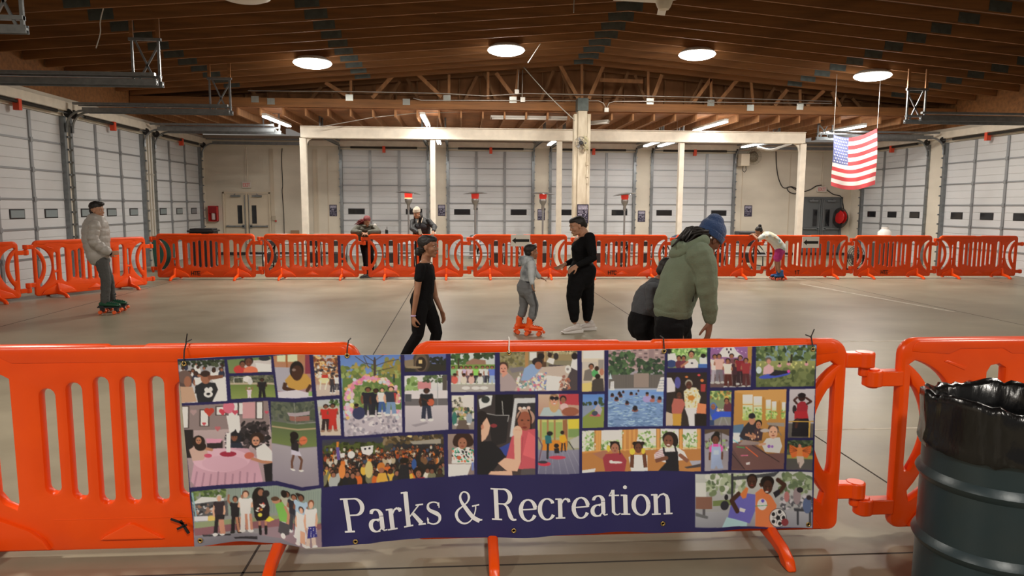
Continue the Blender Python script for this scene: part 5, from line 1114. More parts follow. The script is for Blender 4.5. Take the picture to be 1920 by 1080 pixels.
lay('Parks', 637, 992, 816, 982, None, 41)
LEAN = .4
lay('&', 838, 979, 891, 976, None, 38)
LEAN = .2
lay('Recreation', 908, 974.5, 1252, 964.5, None, 39)
LP.build('lettering', mat('white_print', (.88, .88, .90), .4), BAN)
for u, v in ((345, 682), (1234, 657), (939, 661), (1524, 655), (639, 667), (378, 1010), (656, 1008), (948, 992), (1231, 982), (1516, 984)):
    c = onban(u, v, .003); m = MB(); m.lathe([(.006, 0), (.0065, .003), (.012, .003), (.013, 0)], c, 16, axis=(0, -1, 0)); m.build('grommet', mat('brass', (.55, .38, .14), .3, .9), BAN, smooth=True)
for u, v, du, dv in ((345, 682, 4, -44), (639, 667, -2, -28), (939, 661, 0, -24), (1234, 657, -2, -14), (1524, 655, 2, -28)):
    c = onban(u, v, .006); tp_ = PY(u, v + dv * .55, YN - .05); zt_ = 1.085
    p1 = Vector((c.x + wc[0][0], c.y + wc[0][1], c.z + wc[0][2]))
    m = MB(); m.tube([p1 - Vector(wc[0]), Vector((p1.x, YN - .055, zt_ - .03)) - Vector(wc[0]), Vector((p1.x + .003, YN - .03, zt_ + .008)) - Vector(wc[0]), Vector((p1.x + .004, YN + .03, zt_ + .008)) - Vector(wc[0])], .0035, 6)
    if u in (345, 1524): m.tube([Vector((p1.x, YN - .03, zt_ + .004)) - Vector(wc[0]), Vector((p1.x + .012, YN - .04, zt_ + .05)) - Vector(wc[0])], .003, 5)
    m.build('zip_tie', M_black if u != 939 else M_white, BAN)
# ================================================================== PEOPLE
def remeshed(mb, vox, sm=4, wr=0, wscale=14, adapt=0.0):
    me = bpy.data.meshes.new('t'); me.from_pydata(mb.v, [], mb.f)
    o = bpy.data.objects.new('t', me); COL.objects.link(o)
    r = o.modifiers.new('r', 'REMESH'); r.mode = 'VOXEL'; r.voxel_size = vox
    if sm: s = o.modifiers.new('s', 'SMOOTH'); s.factor = .5; s.iterations = sm
    dg = bpy.context.evaluated_depsgraph_get(); dg.update()
    out = bpy.data.meshes.new_from_object(o.evaluated_get(dg))
    bpy.data.objects.remove(o); bpy.data.meshes.remove(me)
    if wr:
        n = len(out.vertices); co = np.empty(n * 3, np.float32); no = np.empty(n * 3, np.float32)
        out.vertices.foreach_get('co', co); out.vertices.foreach_get('normal', no)
        co = co.reshape(-1, 3); no = no.reshape(-1, 3)
        d = np.array([noise.noise(Vector((c[0] * wscale * .55, c[1] * wscale * .55, c[2] * wscale))) + .5 * noise.noise(Vector((c[0] * wscale * 1.3 + 9, c[1] * wscale * 1.3, c[2] * wscale * 2.2))) for c in co])
        co += no * (d * wr)[:, None]; out.vertices.foreach_set('co', co.reshape(-1)); out.update()
    return out
def blob(mb, name, m, parent, vox=.010, sm=4, wr=0, wscale=14):
    me = remeshed(mb, vox, sm, wr, wscale); me.materials.clear(); me.materials.append(m)
    me.polygons.foreach_set('use_smooth', [True] * len(me.polygons))
    o = bpy.data.objects.new(name, me); COL.objects.link(o)
    # parts are modelled in world space; keep them relative to the figure's base
    off = Vector(parent.matrix_world.translation) if parent.parent is None else Vector(parent.parent.location)
    off = root_loc(parent)
    for v in me.vertices: v.co -= off
    o.parent = parent; return o
def root_loc(p):
    while p.parent is not None: p = p.parent
    return Vector(p.location)
def wbuild(mb, name, m, parent, **k):
    off = root_loc(parent); mb.v = [tuple(Vector(v) - off) for v in mb.v]
    return mb.build(name, m, parent, **k)
def sweep(mb, pts, rad, side, n=16):
    """closed loft: pts path, rad [(a, b)] half widths along side and across"""
    pts = [Vector(p) for p in pts]; k = len(pts); vs = []; fs = []; side = Vector(side)
    def ring(p, t, a, b):
        s = (side - t * side.dot(t)).normalized(); c = t.cross(s)
        for j in range(n):
            q = 2 * pi * j / n; vs.append(p + s * a * cos(q) + c * b * sin(q))
    rings = 0
    for i in range(k):
        t = (pts[min(i + 1, k - 1)] - pts[max(i - 1, 0)]).normalized(); a, b = rad[i] if isinstance(rad[i], tuple) else (rad[i], rad[i])
        if i == 0:
            for f in (.92, .6): ring(pts[0] - t * min(a, b) * f * .8, t, a * sqrt(1 - f * f), b * sqrt(1 - f * f)); rings += 1
        ring(pts[i], t, a, b); rings += 1
        if i == k - 1:
            for f in (.6, .92): ring(pts[i] + t * min(a, b) * f * .8, t, a * sqrt(1 - f * f), b * sqrt(1 - f * f)); rings += 1
    for i in range(rings - 1):
        for j in range(n): fs.append((i * n + j, i * n + (j + 1) % n, (i + 1) * n + (j + 1) % n, (i + 1) * n + j))
    fs.append(tuple(range(n - 1, -1, -1))); fs.append(tuple((rings - 1) * n + j for j in range(n)))
    mb.add(vs, fs); return mb
def limb(mb, pts, rad): 
    d = (Vector(pts[-1]) - Vector(pts[0])).normalized(); s = d.orthogonal()
    # densify with smooth interpolation
    P_, R_ = [], []
    for i in range(len(pts) - 1):
        for j in range(4):
            t = j / 4; P_.append(Vector(pts[i]).lerp(Vector(pts[i + 1]), t)); R_.append(rad[i] * (1 - t) + rad[i + 1] * t)
    P_.append(Vector(pts[-1])); R_.append(rad[-1])
    return sweep(mb, P_, R_, s, 12)
def frame_of(y, z):
    y = Vector(y).normalized(); z = Vector(z); z = (z - y * z.dot(y)).normalized(); x = y.cross(z)
    return Matrix((x, y, z)).transposed()
def hand(mb, wrist, d, palm, size=.18, curl=.5, thumb=1, spread=.12):
    """d: towards fingers, palm: the way the palm faces, thumb: side sign"""
    R = frame_of(d, -Vector(palm)); k = size / .18; w = Vector(wrist)      # x side, y fingers, -z palm
    T = lambda x, y, z: w + R @ Vector((x * k, y * k, z * k))
    sweep(mb, [T(0, -.02, 0), T(0, .02, 0), T(0, .055, -.002), T(0, .088, -.004)], [(.024 * k, .018 * k), (.032 * k, .017 * k), (.040 * k, .015 * k), (.038 * k, .012 * k)], R @ Vector((1, 0, 0)), 12)
    for i, (x, L_) in enumerate(((-.029, .070), (-.010, .080), (.010, .075), (.028, .058))):
        a = 0; p = Vector((x, .085, -.004)); pts = [T(*p)]; sx = x * spread * 8
        for s_, f in enumerate((.45, .32, .23)):
            a += curl * (.55, .8, .6)[s_]; p = p + Vector((sx * L_ * f, cos(a) * L_ * f, -sin(a) * L_ * f)); pts.append(T(*p))
        limb(mb, pts, [.0092 * k, .0086 * k, .0078 * k, .0066 * k])
    pts = [T(thumb * .022, .018, -.004), T(thumb * .048, .045, -.014), T(thumb * .060, .072, -.024 - .01 * curl), T(thumb * .058, .095, -.034 - .02 * curl)]
    limb(mb, pts, [.013 * k, .0115 * k, .0098 * k, .0076 * k])
EYEW = mat('eye_white', (.75, .72, .68), .25); EYED = mat('dark_iris', (.02, .012, .008), .2)
def skinm(n, c): return mat(n, c, .48, var=.12, vscale=18, spec=.35)
LIP = mat('lip_skin', (.22, .09, .07), .45)
def head_mesh(mb, chin, face, up, h):
    R = frame_of(face, up); c0 = Vector(chin); T = lambda x, y, z: c0 + R @ (Vector((x, y, z)) * h)
    E_ = lambda c, r: mb.ell(T(*c), [q * h for q in r], R, 20, 12)
    E_((0, -.05, .66), (.335, .42, .34)); E_((0, .10, .42), (.27, .26, .36)); E_((0, .08, .17), (.205, .25, .16)); E_((0, .26, .075), (.10, .09, .075))
    sweep(mb, [T(0, .345, .58), T(0, .395, .45), T(0, .428, .385)], [.030 * h, .042 * h, .050 * h], R @ Vector((1, 0, 0)), 10)
    for s in (-1, 1):
        E_((s * .055, .395, .365), (.045, .05, .036)); E_((s * .15, .24, .38), (.11, .10, .11)); E_((s * .325, -.03, .46), (.035, .075, .125))
        E_((s * .13, .325, .60), (.11, .05, .038))
    E_((0, .355, .245), (.10, .055, .028)); E_((0, .35, .195), (.085, .055, .030)); E_((0, .33, .22), (.12, .05, .06))
    return T, R
def face_parts(P_, chin, face, up, h, brow=True):
    R = frame_of(face, up); c0 = Vector(chin); T = lambda x, y, z: c0 + R @ (Vector((x, y, z)) * h)
    hm = mat('black_hair', (.012, .009, .008), .55, bump=.22, bscale=90)
    for s in (-1, 1):
        m = MB(); m.ell(T(s * .13, .322, .52), [.050 * h, .030 * h, .023 * h], R, 14, 8); e = wbuild(m, 'eye', EYEW, P_, smooth=True)
        m = MB(); m.ell(T(s * .13, .344, .518), [.025 * h, .014 * h, .022 * h], R, 12, 8); wbuild(m, 'iris', EYED, e, smooth=True)
        m = MB(); m.tube([T(s * .06, .368, .605), T(s * .13, .358, .632), T(s * .21, .318, .612)], [.009 * h, .012 * h, .005 * h], 6); wbuild(m, 'eyebrow', hm, P_)
    m = MB(); m.ell(T(0, .380, .245), [.078 * h, .03 * h, .018 * h], R, 14, 8); m.ell(T(0, .376, .205), [.066 * h, .03 * h, .021 * h], R, 14, 8); wbuild(m, 'lips', LIP, P_, smooth=True)
    return T, R
HAIR = mat('black_hair', (.012, .009, .008), .55, bump=.22, bscale=90)
def person(base, label, group=None):
    o = empty('person', base, label=label, cat='person', group=group); bpy.context.view_layer.update(); return o
def skate(P_, ankle, d, boot, wheel, L_=.27, trim=None, z0=0.0, lace=True, tilt=0.0):
    """quad roller skate: ankle point, pointing along d, standing on the floor"""
    d = Vector((d[0], d[1], 0)).normalized(); s = Vector((d.y, -d.x, 0)); a = Vector(ankle)
    k = L_ / .27; g = Vector((a.x, a.y, z0)) + d * .035 * k
    T = lambda x, y, z: g + d * x * k + s * y * k + Vector((0, 0, z * k + x * k * tilt))
    m = MB()
    sweep(m, [T(-.10, 0, .125), T(-.04, 0, .125), (T(.03, 0, .122)), T(.09, 0, .118), T(.135, 0, .112)], [(.034 * k, .030 * k), (.038 * k, .034 * k), (.042 * k, .034 * k), (.044 * k, .028 * k), (.036 * k, .022 * k)], s)
    sweep(m, [T(-.055, 0, .13), T(-.05, 0, .19), T(-.045, 0, .25)], [(.040 * k, .052 * k), (.038 * k, .048 * k), (.044 * k, .052 * k)], s)
    b = blob(m, 'skate', boot, P_, .008, 3)
    m = MB(); m.beam(T(-.13, 0, .085), T(.155, 0, .085), .075 * k, .016 * k); m.beam(T(-.12, 0, .098), T(-.05, 0, .098), .07 * k, .02 * k)
    for x in (-.085, .095): m.beam(T(x, 0, .08), T(x, 0, .035), .04 * k, .05 * k); m.tube([T(x, -.06, .030), T(x, .06, .030)], .008 * k, 8)
    wbuild(m, 'sole_plate', trim or M_dark, b)
    for x in (-.085, .095):
        for y in (-.05, .05):
            m = MB(); m.lathe([(.010, -.018), (.026, -.018), (.030, -.012), (.030, .012), (.026, .018), (.010, .018)], T(x, y, .031 / k * 1.0 if k else 0), 18, axis=s); wbuild(m, 'wheel', wheel, b, smooth=True, auto=True)
    m = MB(); m.ell(T(.165, 0, .06), [.022 * k, .022 * k, .022 * k]); wbuild(m, 'toe_stop', wheel, b, smooth=True)
    if lace:
        m = MB()
        for i in range(6):
            t = i / 5; x = .088 - .082 * min(1, t / .6); z = .146 + .010 * min(1, t / .6) + .075 * max(0, (t - .6) / .4)
            m.tube([T(x, -.03, z - .006), T(x + .004, 0, z + .006), T(x, .03, z - .006)], .0035 * k, 5)
        m.ell(T(.002, .016, .225), [.014 * k] * 3, None, 8, 6); m.ell(T(.002, -.016, .225), [.014 * k] * 3, None, 8, 6)
        wbuild(m, 'laces', M_black, b)
    return b
def sneaker(P_, ankle, d, m_up, m_sole, L_=.27):
    d = Vector((d[0], d[1], 0)).normalized(); s = Vector((d.y, -d.x, 0)); g = Vector((ankle[0], ankle[1], 0)) + d * .03; k = L_ / .27
    T = lambda x, y, z: g + d * x * k + s * y * k + Vector((0, 0, z * k))
    m = MB(); sweep(m, [T(-.10, 0, .062), T(-.03, 0, .068), T(.05, 0, .06), T(.12, 0, .045), T(.155, 0, .038)], [(.036, .036), (.038, .04), (.043, .034), (.045, .024), (.035, .016)], s)
    sweep(m, [T(-.06, 0, .07), T(-.058, 0, .115)], [(.036, .046), (.038, .046)], s); b = blob(m, 'shoe', m_up, P_, .007, 3)
    m = MB()
    pl = [(-.135, .0), (-.145, .045), (-.05, .042), (.08, .032), (.165, .036), (.188, .03), (.165, .004), (.0, .0)]
    for w0, w1 in ((-.042, .042),): m.prism(pl, w0, w1, lambda x, y, z: T(x, y, z))
    wbuild(m, 'sole', m_sole, b, bevel=.008, smooth=True, auto=True); return b
def cloth(n, c, r=.85, b=.25, sc=60, sheen=.05): return mat(n, c, r, bump=b, bscale=sc, sheen=sheen, var=.12, vscale=7)
S1 = skinm('light_brown_skin', (.47, .245, .15)); S2 = skinm('brown_skin', (.36, .18, .105)); S3 = skinm('deep_brown_skin', (.22, .10, .06))
BLK = cloth('black_cotton', (.006, .006, .007), .9, .2, 60, 0.0); BLK.node_tree.nodes['Principled BSDF'].inputs['Specular IOR Level'].default_value = .18

# ---------- 1. skater at left: grey puffer jacket, green skates
Y0 = 11.84; J = lambda u, v, d=0.0: PY(u, v, Y0 + d)
p = J(195, 587); P1 = person((p.x, Y0, 0), 'person in a pale grey puffer jacket standing on green skates by the left barriers')
chin, fd = J(183, 409.5), Vector((1, -.12, -.02)); h = .245
m = MB(); head_mesh(m, chin, fd, (0, 0, 1), h)
limb(m, [J(182, 402), J(180, 418)], [.058, .062]); sh = [J(178, 419, -.18), J(181, 419, .18)]
sweep(m, [J(180, 419), J(184, 450), J(190, 482)], [(.16, .09), (.13, .09), (.13, .10)], (0, 1, 0))
for s, el, wr, hn in ((-.19, (173, 455, -.25), (203, 475, -.17), 1), (.19, (178, 455, .2), (204, 474, .05), 1)):
    limb(m, [J(178, 420, s), J(*el), J(*wr)], [.05, .04, .026])
hand(m, J(205, 475, -.14), (1, .5, .05), (-.2, 1, 0), .18, .7, 1); hand(m, J(206, 474, .05), (1, -.5, -.1), (-.2, -1, 0), .18, .7, -1)
for s, kn, an in ((-.09, (199, 522, -.1), (197, 562, -.12)), (.09, (204, 520, .1), (209, 558, .16))): limb(m, [J(189, 486, s), J(*kn), J(*an)], [.075, .05, .035])
blob(m, 'body', S1, P1, .0075, 3)
face_parts(P1, chin, fd, (0, 0, 1), h)
R = frame_of(fd, (0, 0, 1)); T = lambda x, y, z: chin + R @ (Vector((x, y, z)) * h)
m = MB(); m.ell(T(0, -.10, .78), [.37 * h, .44 * h, .34 * h], R); m.ell(T(0, .24, .95), [.25 * h, .24 * h, .13 * h], R); m.ell(T(0, -.32, .55), [.25 * h, .18 * h, .32 * h], R); blob(m, 'hair', HAIR, P1, .008, 2, .006, 60)
PUF = cloth('pale_grey_nylon', (.42, .39, .36), .42, .08, 30, .1)
m = MB(); ph_ = []; rd = []
for i in range(29):
    t = i / 28; c = J(180 + 6 * t - 3 * sin(pi * t), 412 + 73 * t); b = .5 + .5 * abs(sin(t * pi * 5.0)) ** .5
    w = .20 + .015 * sin(pi * t) if t > .15 else .13 + .45 * t; ph_.append(c); rd.append((w + .02 * b, (.145 + .035 * sin(pi * min(1, t * 1.2))) + .028 * b - .01))
sweep(m, ph_, rd, (0, 1, 0), 24)
m.lathe([(.07, -.03), (.105, .0), (.10, .05), (.075, .06)], J(183, 411), 20)
for s, el, wr in ((-.22, (173.5, 452, -.27), (202, 472.5, -.19)), (.22, (177, 452, .24), (203, 472, .10))):
    a_, b_, c_ = J(178, 420, s * .95), J(*el), J(*wr); pts = []; rr = []
    for i in range(25):
        t = i / 24; q = a_.lerp(b_, t * 2) if t < .5 else b_.lerp(c_, t * 2 - 1); pts.append(q); rr.append(.082 - .02 * t + .014 * abs(sin(t * pi * 6)) ** .5)
    sweep(m, pts, rr, (0, .3, 1), 14)
jk = blob(m, 'puffer_jacket', PUF, P1, .010, 1, .004, 22)
m = MB(); m.lathe([(.062, -.02), (.078, .02), (.07, .055), (.055, .05)], J(183.5, 409), 18); blob(m, 'collar', BLK, jk, .009, 2)
m = MB(); limb(m, [J(201, 471.5, -.19), J(206, 475, -.14)], [.045, .04]); limb(m, [J(202, 472, .08), J(206, 474, .05)], [.042, .038]); blob(m, 'cuff', BLK, jk, .009, 2)
m = MB(); sweep(m, [J(188, 478), J(190, 490)], [(.165, .115), (.16, .12)], (0, 1, 0))
for s, kn, an in ((-.085, (199, 524, -.1), (197, 565, -.12)), (.085, (204, 522, .1), (209, 561, .16))): limb(m, [J(190, 490, s), J(*kn), J(*an)], [.10, .078, .066])
blob(m, 'jeans', cloth('faded_grey_denim', (.075, .075, .072)), P1, .010, 3, .008, 16)
GB = mat('green_leather', (.012, .075, .04), .25, spec=.6); ORW = mat('orange_wheel', (.9, .13, .03), .35)
skate(P1, J(199, 576, -.12), (1, -.08, 0), GB, ORW, .34, M_dark); skate(P1, J(211, 572, .16), (1, -.06, 0), GB, ORW, .34, M_dark)

# ---------- 2. girl in black
Y0 = 6.85; J = lambda u, v, d=0.0: PY(u, v, Y0 + d)
p = J(790, 729); P2 = person((p.x, Y0, 0), 'young girl in black top and leggings skating to the right, hair in a low bun')
chin, fd, h = J(804.5, 483, -.02), Vector((.93, -.34, 0)), .21
m = MB(); head_mesh(m, chin, fd, (-.05, 0, 1), h)
limb(m, [J(801, 474), J(798, 488), J(797, 497)], [.047, .046, .058])
sweep(m, [J(797, 495), J(796, 520), J(795, 545)], [(.125, .055), (.10, .06), (.09, .065)], (.25, 1, 0))
limb(m, [J(788, 503, -.12), J(781, 553, -.17), J(775, 592, -.16)], [.036, .030, .020]); limb(m, [J(806, 502, .14), J(816, 556, .16), J(827, 581, .10)], [.034, .029, .020])
hand(m, J(775, 593, -.16), (0, -.1, -1), (.8, .5, 0), .15, .9, -1); hand(m, J(827.5, 582, .10), (.35, -.1, -1), (-.6, -.5, 0), .15, .5, 1)
for pt in ([(790, 572, -.06), (785, 625, -.07), (758, 668, -.02)], [(798, 572, .07), (819, 624, .08), (806, 680, .12)]): limb(m, [J(*q) for q in pt], [.055, .04, .03])
blob(m, 'body', S2, P2, .006, 3)
T, R = face_parts(P2, chin, fd, (-.05, 0, 1), h)
m = MB(); m.ell(T(0, -.12, .70), [.365 * h, .44 * h, .345 * h], R); m.ell(T(0, -.28, .42), [.28 * h, .22 * h, .26 * h], R); m.ell(T(0, -.50, .26), [.20 * h, .17 * h, .20 * h], R); m.ell(T(0, .08, .82), [.31 * h, .31 * h, .185 * h], R)
blob(m, 'hair', HAIR, P2, .006, 2, .004, 70)
m = MB(); sweep(m, [J(797.5, 498), J(796.5, 514), J(796, 530), J(796, 548)], [(.150, .062), (.150, .092), (.128, .094), (.112, .088)], (.25, 1, 0), 20)
limb(m, [J(789, 501, -.12), J(785, 523, -.155)], [.050, .045]); limb(m, [J(805, 501, .13), J(809, 523, .15)], [.048, .043])
blob(m, 'top', BLK, P2, .007, 3, .003, 18)
m = MB(); limb(m, [J(788, 492.5, -.07), J(799, 496.5, -.085), J(808, 494, .0)], [.007] * 3); wbuild(m, 'neckline_strap', mat('white_strap', (.75, .7, .64), .7), P2)
m = MB(); sweep(m, [J(795.5, 542), J(792, 556), J(790, 568)], [(.118, .088), (.135, .105), (.13, .112)], (.2, 1, 0), 20)
for pt in ([(787, 568, -.065), (785, 600, -.08), (784, 627, -.07), (766, 655, -.02), (752, 676, 0)], [(797, 568, .075), (810, 598, .08), (819, 624, .08), (811, 655, .10), (803, 690, .12)]): limb(m, [J(*q) for q in pt], [.088, .075, .058, .05, .038])
blob(m, 'leggings', BLK, P2, .007, 3, .0025, 20)
m = MB(); m.lathe([(.024, -.006), (.026, 0), (.024, .006)], J(775, 592, -.16), 18); wbuild(m, 'wristband', mat('lilac_band', (.55, .42, .72), .5), P2, smooth=True)
WB = mat('white_leather', (.7, .68, .66), .4); skate(P2, J(752, 690, .0), (.9, -.2, 0), WB, ORW, .24); skate(P2, J(801, 700, .12), (1, -.1, 0), WB, ORW, .24)

# ---------- 3. boy in grey on orange skates
Y0 = 9.55; J = lambda u, v, d=0.0: PY(u, v, Y0 + d)
p = J(990, 628); P3 = person((p.x, Y0, 0), 'small boy in pale grey sweats on bright orange roller skates')
chin, fd, h = J(997, 487), Vector((.95, .20, .05)), .205
m = MB(); head_mesh(m, chin, fd, (-.02, 0, 1), h); limb(m, [J(995, 478), J(993, 492)], [.045, .05])
sweep(m, [J(992, 490), J(990, 510), J(988, 527)], [(.12, .07), (.11, .075), (.10, .08)], (0, 1, 0))
limb(m, [J(996, 494, -.12), J(996, 517, -.16), J(997.5, 532, -.19)], [.035, .03, .02]); limb(m, [J(994, 494, .12), J(1003, 512, .15), J(1012, 520, .14)], [.035, .03, .02])
hand(m, J(997.5, 532.5, -.19), (.1, -.1, -1), (.9, .2, 0), .13, .6, 1); hand(m, J(1012, 520, .14), (1, 0, -.3), (0, .2, -1), .13, .5, -1)
for pt in ([(986, 535, -.06), (1002, 574, -.04), (998, 596, -.04)], [(985, 535, .07), (982, 574, .09), (977, 594, .10)]): limb(m, [J(*q) for q in pt], [.06, .045, .03])
blob(m, 'body', S2, P3, .0065, 3); T, R = face_parts(P3, chin, fd, (-.02, 0, 1), h)
m = MB(); m.ell(T(0, -.10, .70), [.355 * h, .44 * h, .355 * h], R); m.ell(T(0, -.24, .45), [.30 * h, .22 * h, .22 * h], R); m.ell(T(0, .08, .84), [.31 * h, .31 * h, .175 * h], R); blob(m, 'hair', HAIR, P3, .006, 2, .002, 90)
HT = mat('heather_grey_print', (.52, .56, .58), .85, var=.55, vscale=11, vcol=(.16, .18, .20), bump=.2, bscale=60, detail=2); HG = cloth('pale_heather_fleece', (.56, .60, .62)); GP = cloth('grey_fleece', (.19, .20, .21))
m = MB(); sweep(m, [J(992, 487), J(992, 500), J(990, 515), J(988, 526)], [(.13, .075), (.145, .105), (.135, .11), (.125, .10)], (0, 1, 0), 20)
m.ell(J(981, 489), [.07, .11, .075]); m.ell(J(987, 484), [.085, .10, .04]); sw = blob(m, 'hoodie', HT, P3, .008, 3, .005, 18)
m = MB()
limb(m, [J(996, 494, -.12), J(996, 515, -.165), J(997.5, 531, -.19)], [.055, .045, .034]); limb(m, [J(994, 494, .12), J(1002, 510, .15), J(1011, 519, .14)], [.055, .045, .034]); blob(m, 'sleeve', HG, sw, .008, 3, .004, 20)
m = MB(); sweep(m, [J(988.5, 527), J(987.5, 529)], [(.128, .103), (.128, .103)], (0, 1, 0), 20); blob(m, 'waistband', cloth('dark_hem', (.05, .05, .06)), sw, .008, 2)
m = MB(); sweep(m, [J(988, 527), J(986, 537), J(986, 545)], [(.125, .105), (.135, .125), (.125, .12)], (0, 1, 0), 20)
for pt in ([(990, 546, -.06), (1002, 573, -.05), (998, 594, -.04)], [(984, 546, .07), (982, 573, .09), (978, 590, .10)]): limb(m, [J(*q) for q in pt], [.085, .062, .058])
pn = blob(m, 'joggers', GP, P3, .008, 3, .005, 18)
m = MB(); m.tube([J(1001, 545, -.135), J(1006, 572, -.115), J(1003, 592, -.09)], .009, 6); wbuild(m, 'side_stripe', cloth('dark_stripe', (.06, .065, .07)), pn)
OB = mat('orange_skate_shell', (.95, .12, .015), .3, spec=.5)
skate(P3, J(995, 606, -.04), (1, -.35, 0), OB, ORW, .25, OB); skate(P3, J(975, 604, .10), (1, .25, 0), OB, ORW, .25, OB, lace=True)

# ---------- 4. woman in black
Y0 = 9.77; J = lambda u, v, d=0.0: PY(u, v, Y0 + d)
p = J(1084, 622); P4 = person((p.x, Y0, 0), 'woman in long-sleeved black outfit and white sneakers reaching towards the small boy')
chin, fd, up, h = J(1085, 441, -.02), Vector((-.95, -.30, -.22)), (-.22, 0, 1), .25
m = MB(); head_mesh(m, chin, fd, up, h); limb(m, [J(1090, 430), J(1095, 440), J(1096, 449)], [.070, .075, .10])
sweep(m, [J(1098, 441), J(1093, 450), J(1090, 470), J(1091, 490)], [(.155, .05), (.15, .105), (.12, .08), (.11, .08)], (.1, 1, 0), 20)
m.ell(J(1084, 452, -.0), [.06, .10, .06])
limb(m, [J(1104, 446, -.17), J(1111, 484, -.24), J(1083, 498, -.26)], [.05, .045, .028]); limb(m, [J(1092, 447, .17), J(1083, 487, .22), J(1060, 495, .10)], [.05, .045, .028])
hand(m, J(1082, 498, -.26), (-.85, .1, -.55), (.1, .5, -.6), .185, .35, -1, .16); hand(m, J(1059, 495.5, .10), (-.85, -.1, -.5), (-.2, -.6, .8), .185, .3, 1, .16)
for pt in ([(1090, 515, -.1), (1074, 562, -.10), (1077, 604, -.10)], [(1095, 515, .1), (1101, 560, .10), (1100, 602, .12)]): limb(m, [J(*q) for q in pt], [.09, .055, .036])
blob(m, 'body', S1, P4, .0075, 3); T, R = face_parts(P4, chin, fd, up, h)
m = MB(); m.ell(T(0, -.13, .70), [.365 * h, .46 * h, .35 * h], R); m.ell(T(0, -.42, .50), [.25 * h, .22 * h, .26 * h], R); m.ell(T(0, .08, .84), [.31 * h, .31 * h, .175 * h], R); blob(m, 'hair', HAIR, P4, .008, 2, .002, 60)
m = MB(); sweep(m, [J(1102, 443), J(1096, 451), J(1089, 463), J(1089, 477), J(1091, 490), J(1091, 498)], [(.185, .06), (.195, .105), (.18, .135), (.155, .125), (.15, .125), (.16, .135)], (.1, 1, 0), 24)
m.ell(J(1081, 466, -.07), [.075, .085, .08]); m.ell(J(1081, 466, .07), [.075, .085, .08]); m.ell(J(1101, 443, 0), [.055, .13, .055])
for a in ([(1105, 444, -.18), (1112, 484, -.24), (1084, 497, -.26)], [(1094, 444, .18), (1084, 486, .22), (1062, 494.5, .11)]): limb(m, [J(*q) for q in a], [.080, .060, .036])
blob(m, 'top', BLK, P4, .009, 3, .004, 16)
m = MB(); sweep(m, [J(1091, 493), J(1091, 503), J(1091, 513), J(1089, 525)], [(.165, .14), (.20, .19), (.20, .20), (.18, .18)], (.1, 1, 0), 24); m.ell(J(1101, 508, 0), [.13, .18, .13])
for pt in ([(1084, 520, -.09), (1078, 543, -.1), (1074, 563, -.10), (1076, 582, -.1), (1077, 599, -.10)], [(1097, 520, .09), (1099, 543, .1), (1102, 560, .10), (1102, 580, .11), (1101, 597, .12)]): limb(m, [J(*q) for q in pt], [.135, .118, .092, .082, .062])
blob(m, 'joggers', BLK, P4, .009, 3, .006, 14)
WS = mat('white_sneaker_knit', (.62, .58, .55), .6); WL = mat('white_sole', (.72, .70, .67), .5)
sneaker(P4, J(1079, 612, -.10), (-1, -.35, 0), WS, WL, .27); sneaker(P4, J(1104, 610, .12), (-1, -.15, 0), WS, WL, .27)

# ---------- 5. person in green hoodie and blue beanie
Y0 = 5.2; J = lambda u, v, d=0.0: PY(u, v, Y0 + d)
p = J(1262, 800); P5 = person((p.x, Y0, 0), 'person in an olive green hoodie and navy beanie with long dreadlocks bending forward')
chin, fd, up, h = J(1315, 471, .02), Vector((.80, .28, -.55)), Vector((.50, 0, .85)), .235
m = MB(); head_mesh(m, chin, fd, up, h); limb(m, [J(1312, 452, .02), J(1304, 466, .02)], [.06, .065])
sweep(m, [J(1305, 468), J(1285, 510), J(1266, 570), J(1262, 600)], [(.17, .09), (.16, .10), (.14, .10), (.14, .11)], (.15, 1, 0), 20)
limb(m, [J(1315, 480, -.22), J(1325, 545, -.24), J(1331, 604, -.20)], [.055, .045, .030]); limb(m, [J(1300, 478, .22), J(1290, 545, .30), J(1262, 585, .32)], [.055, .045, .030])
hand(m, J(1331, 603, -.20), (-.05, -.05, -1), (-.7, .7, 0), .19, .45, 1); hand(m, J(1260, 586, .32), (-.8, 0, -.4), (0, 0, -1), .19, .5, -1)
for s, f in ((-.1, -2), (.1, 4)): limb(m, [J(1262 + f, 610, s), J(1268 + f, 705, s * 1.1), J(1258 + f, 800, s * 1.2)], [.09, .058, .04])
blob(m, 'body', S3, P5, .0065, 3); T, R = face_parts(P5, chin, fd, up, h)
m = MB(); m.ell(J(1333, 446, -.085), [.009] * 3); wbuild(m, 'earring', mat('pearl', (.8, .8, .8), .15, .6), P5, smooth=True)
m = MB(); m.ell(T(0, -.10, .78), [.39 * h, .47 * h, .36 * h], R, 24, 16); m.ell(T(0, -.20, 1.02), [.27 * h, .30 * h, .24 * h], R); bn = blob(m, 'beanie', mat('navy_knit', (.022, .06, .17), .9, bump=.6, bscale=90, sheen=.3), P5, .007, 3)
m = MB()
for i in range(40): 
    a = 2 * pi * i / 40; a2 = 2 * pi * (i + 1) / 40
    m.beam(T(.385 * cos(a), -.06 + .46 * sin(a), .62), T(.385 * cos(a2), -.06 + .46 * sin(a2), .62), .05 * h, .22 * h, up=R @ Vector((0, 0, 1)))
blob(m, 'beanie_cuff', mat('navy_knit', (0, 0, 0)), bn, .007, 2)
m = MB()
_r2 = random.Random(3)
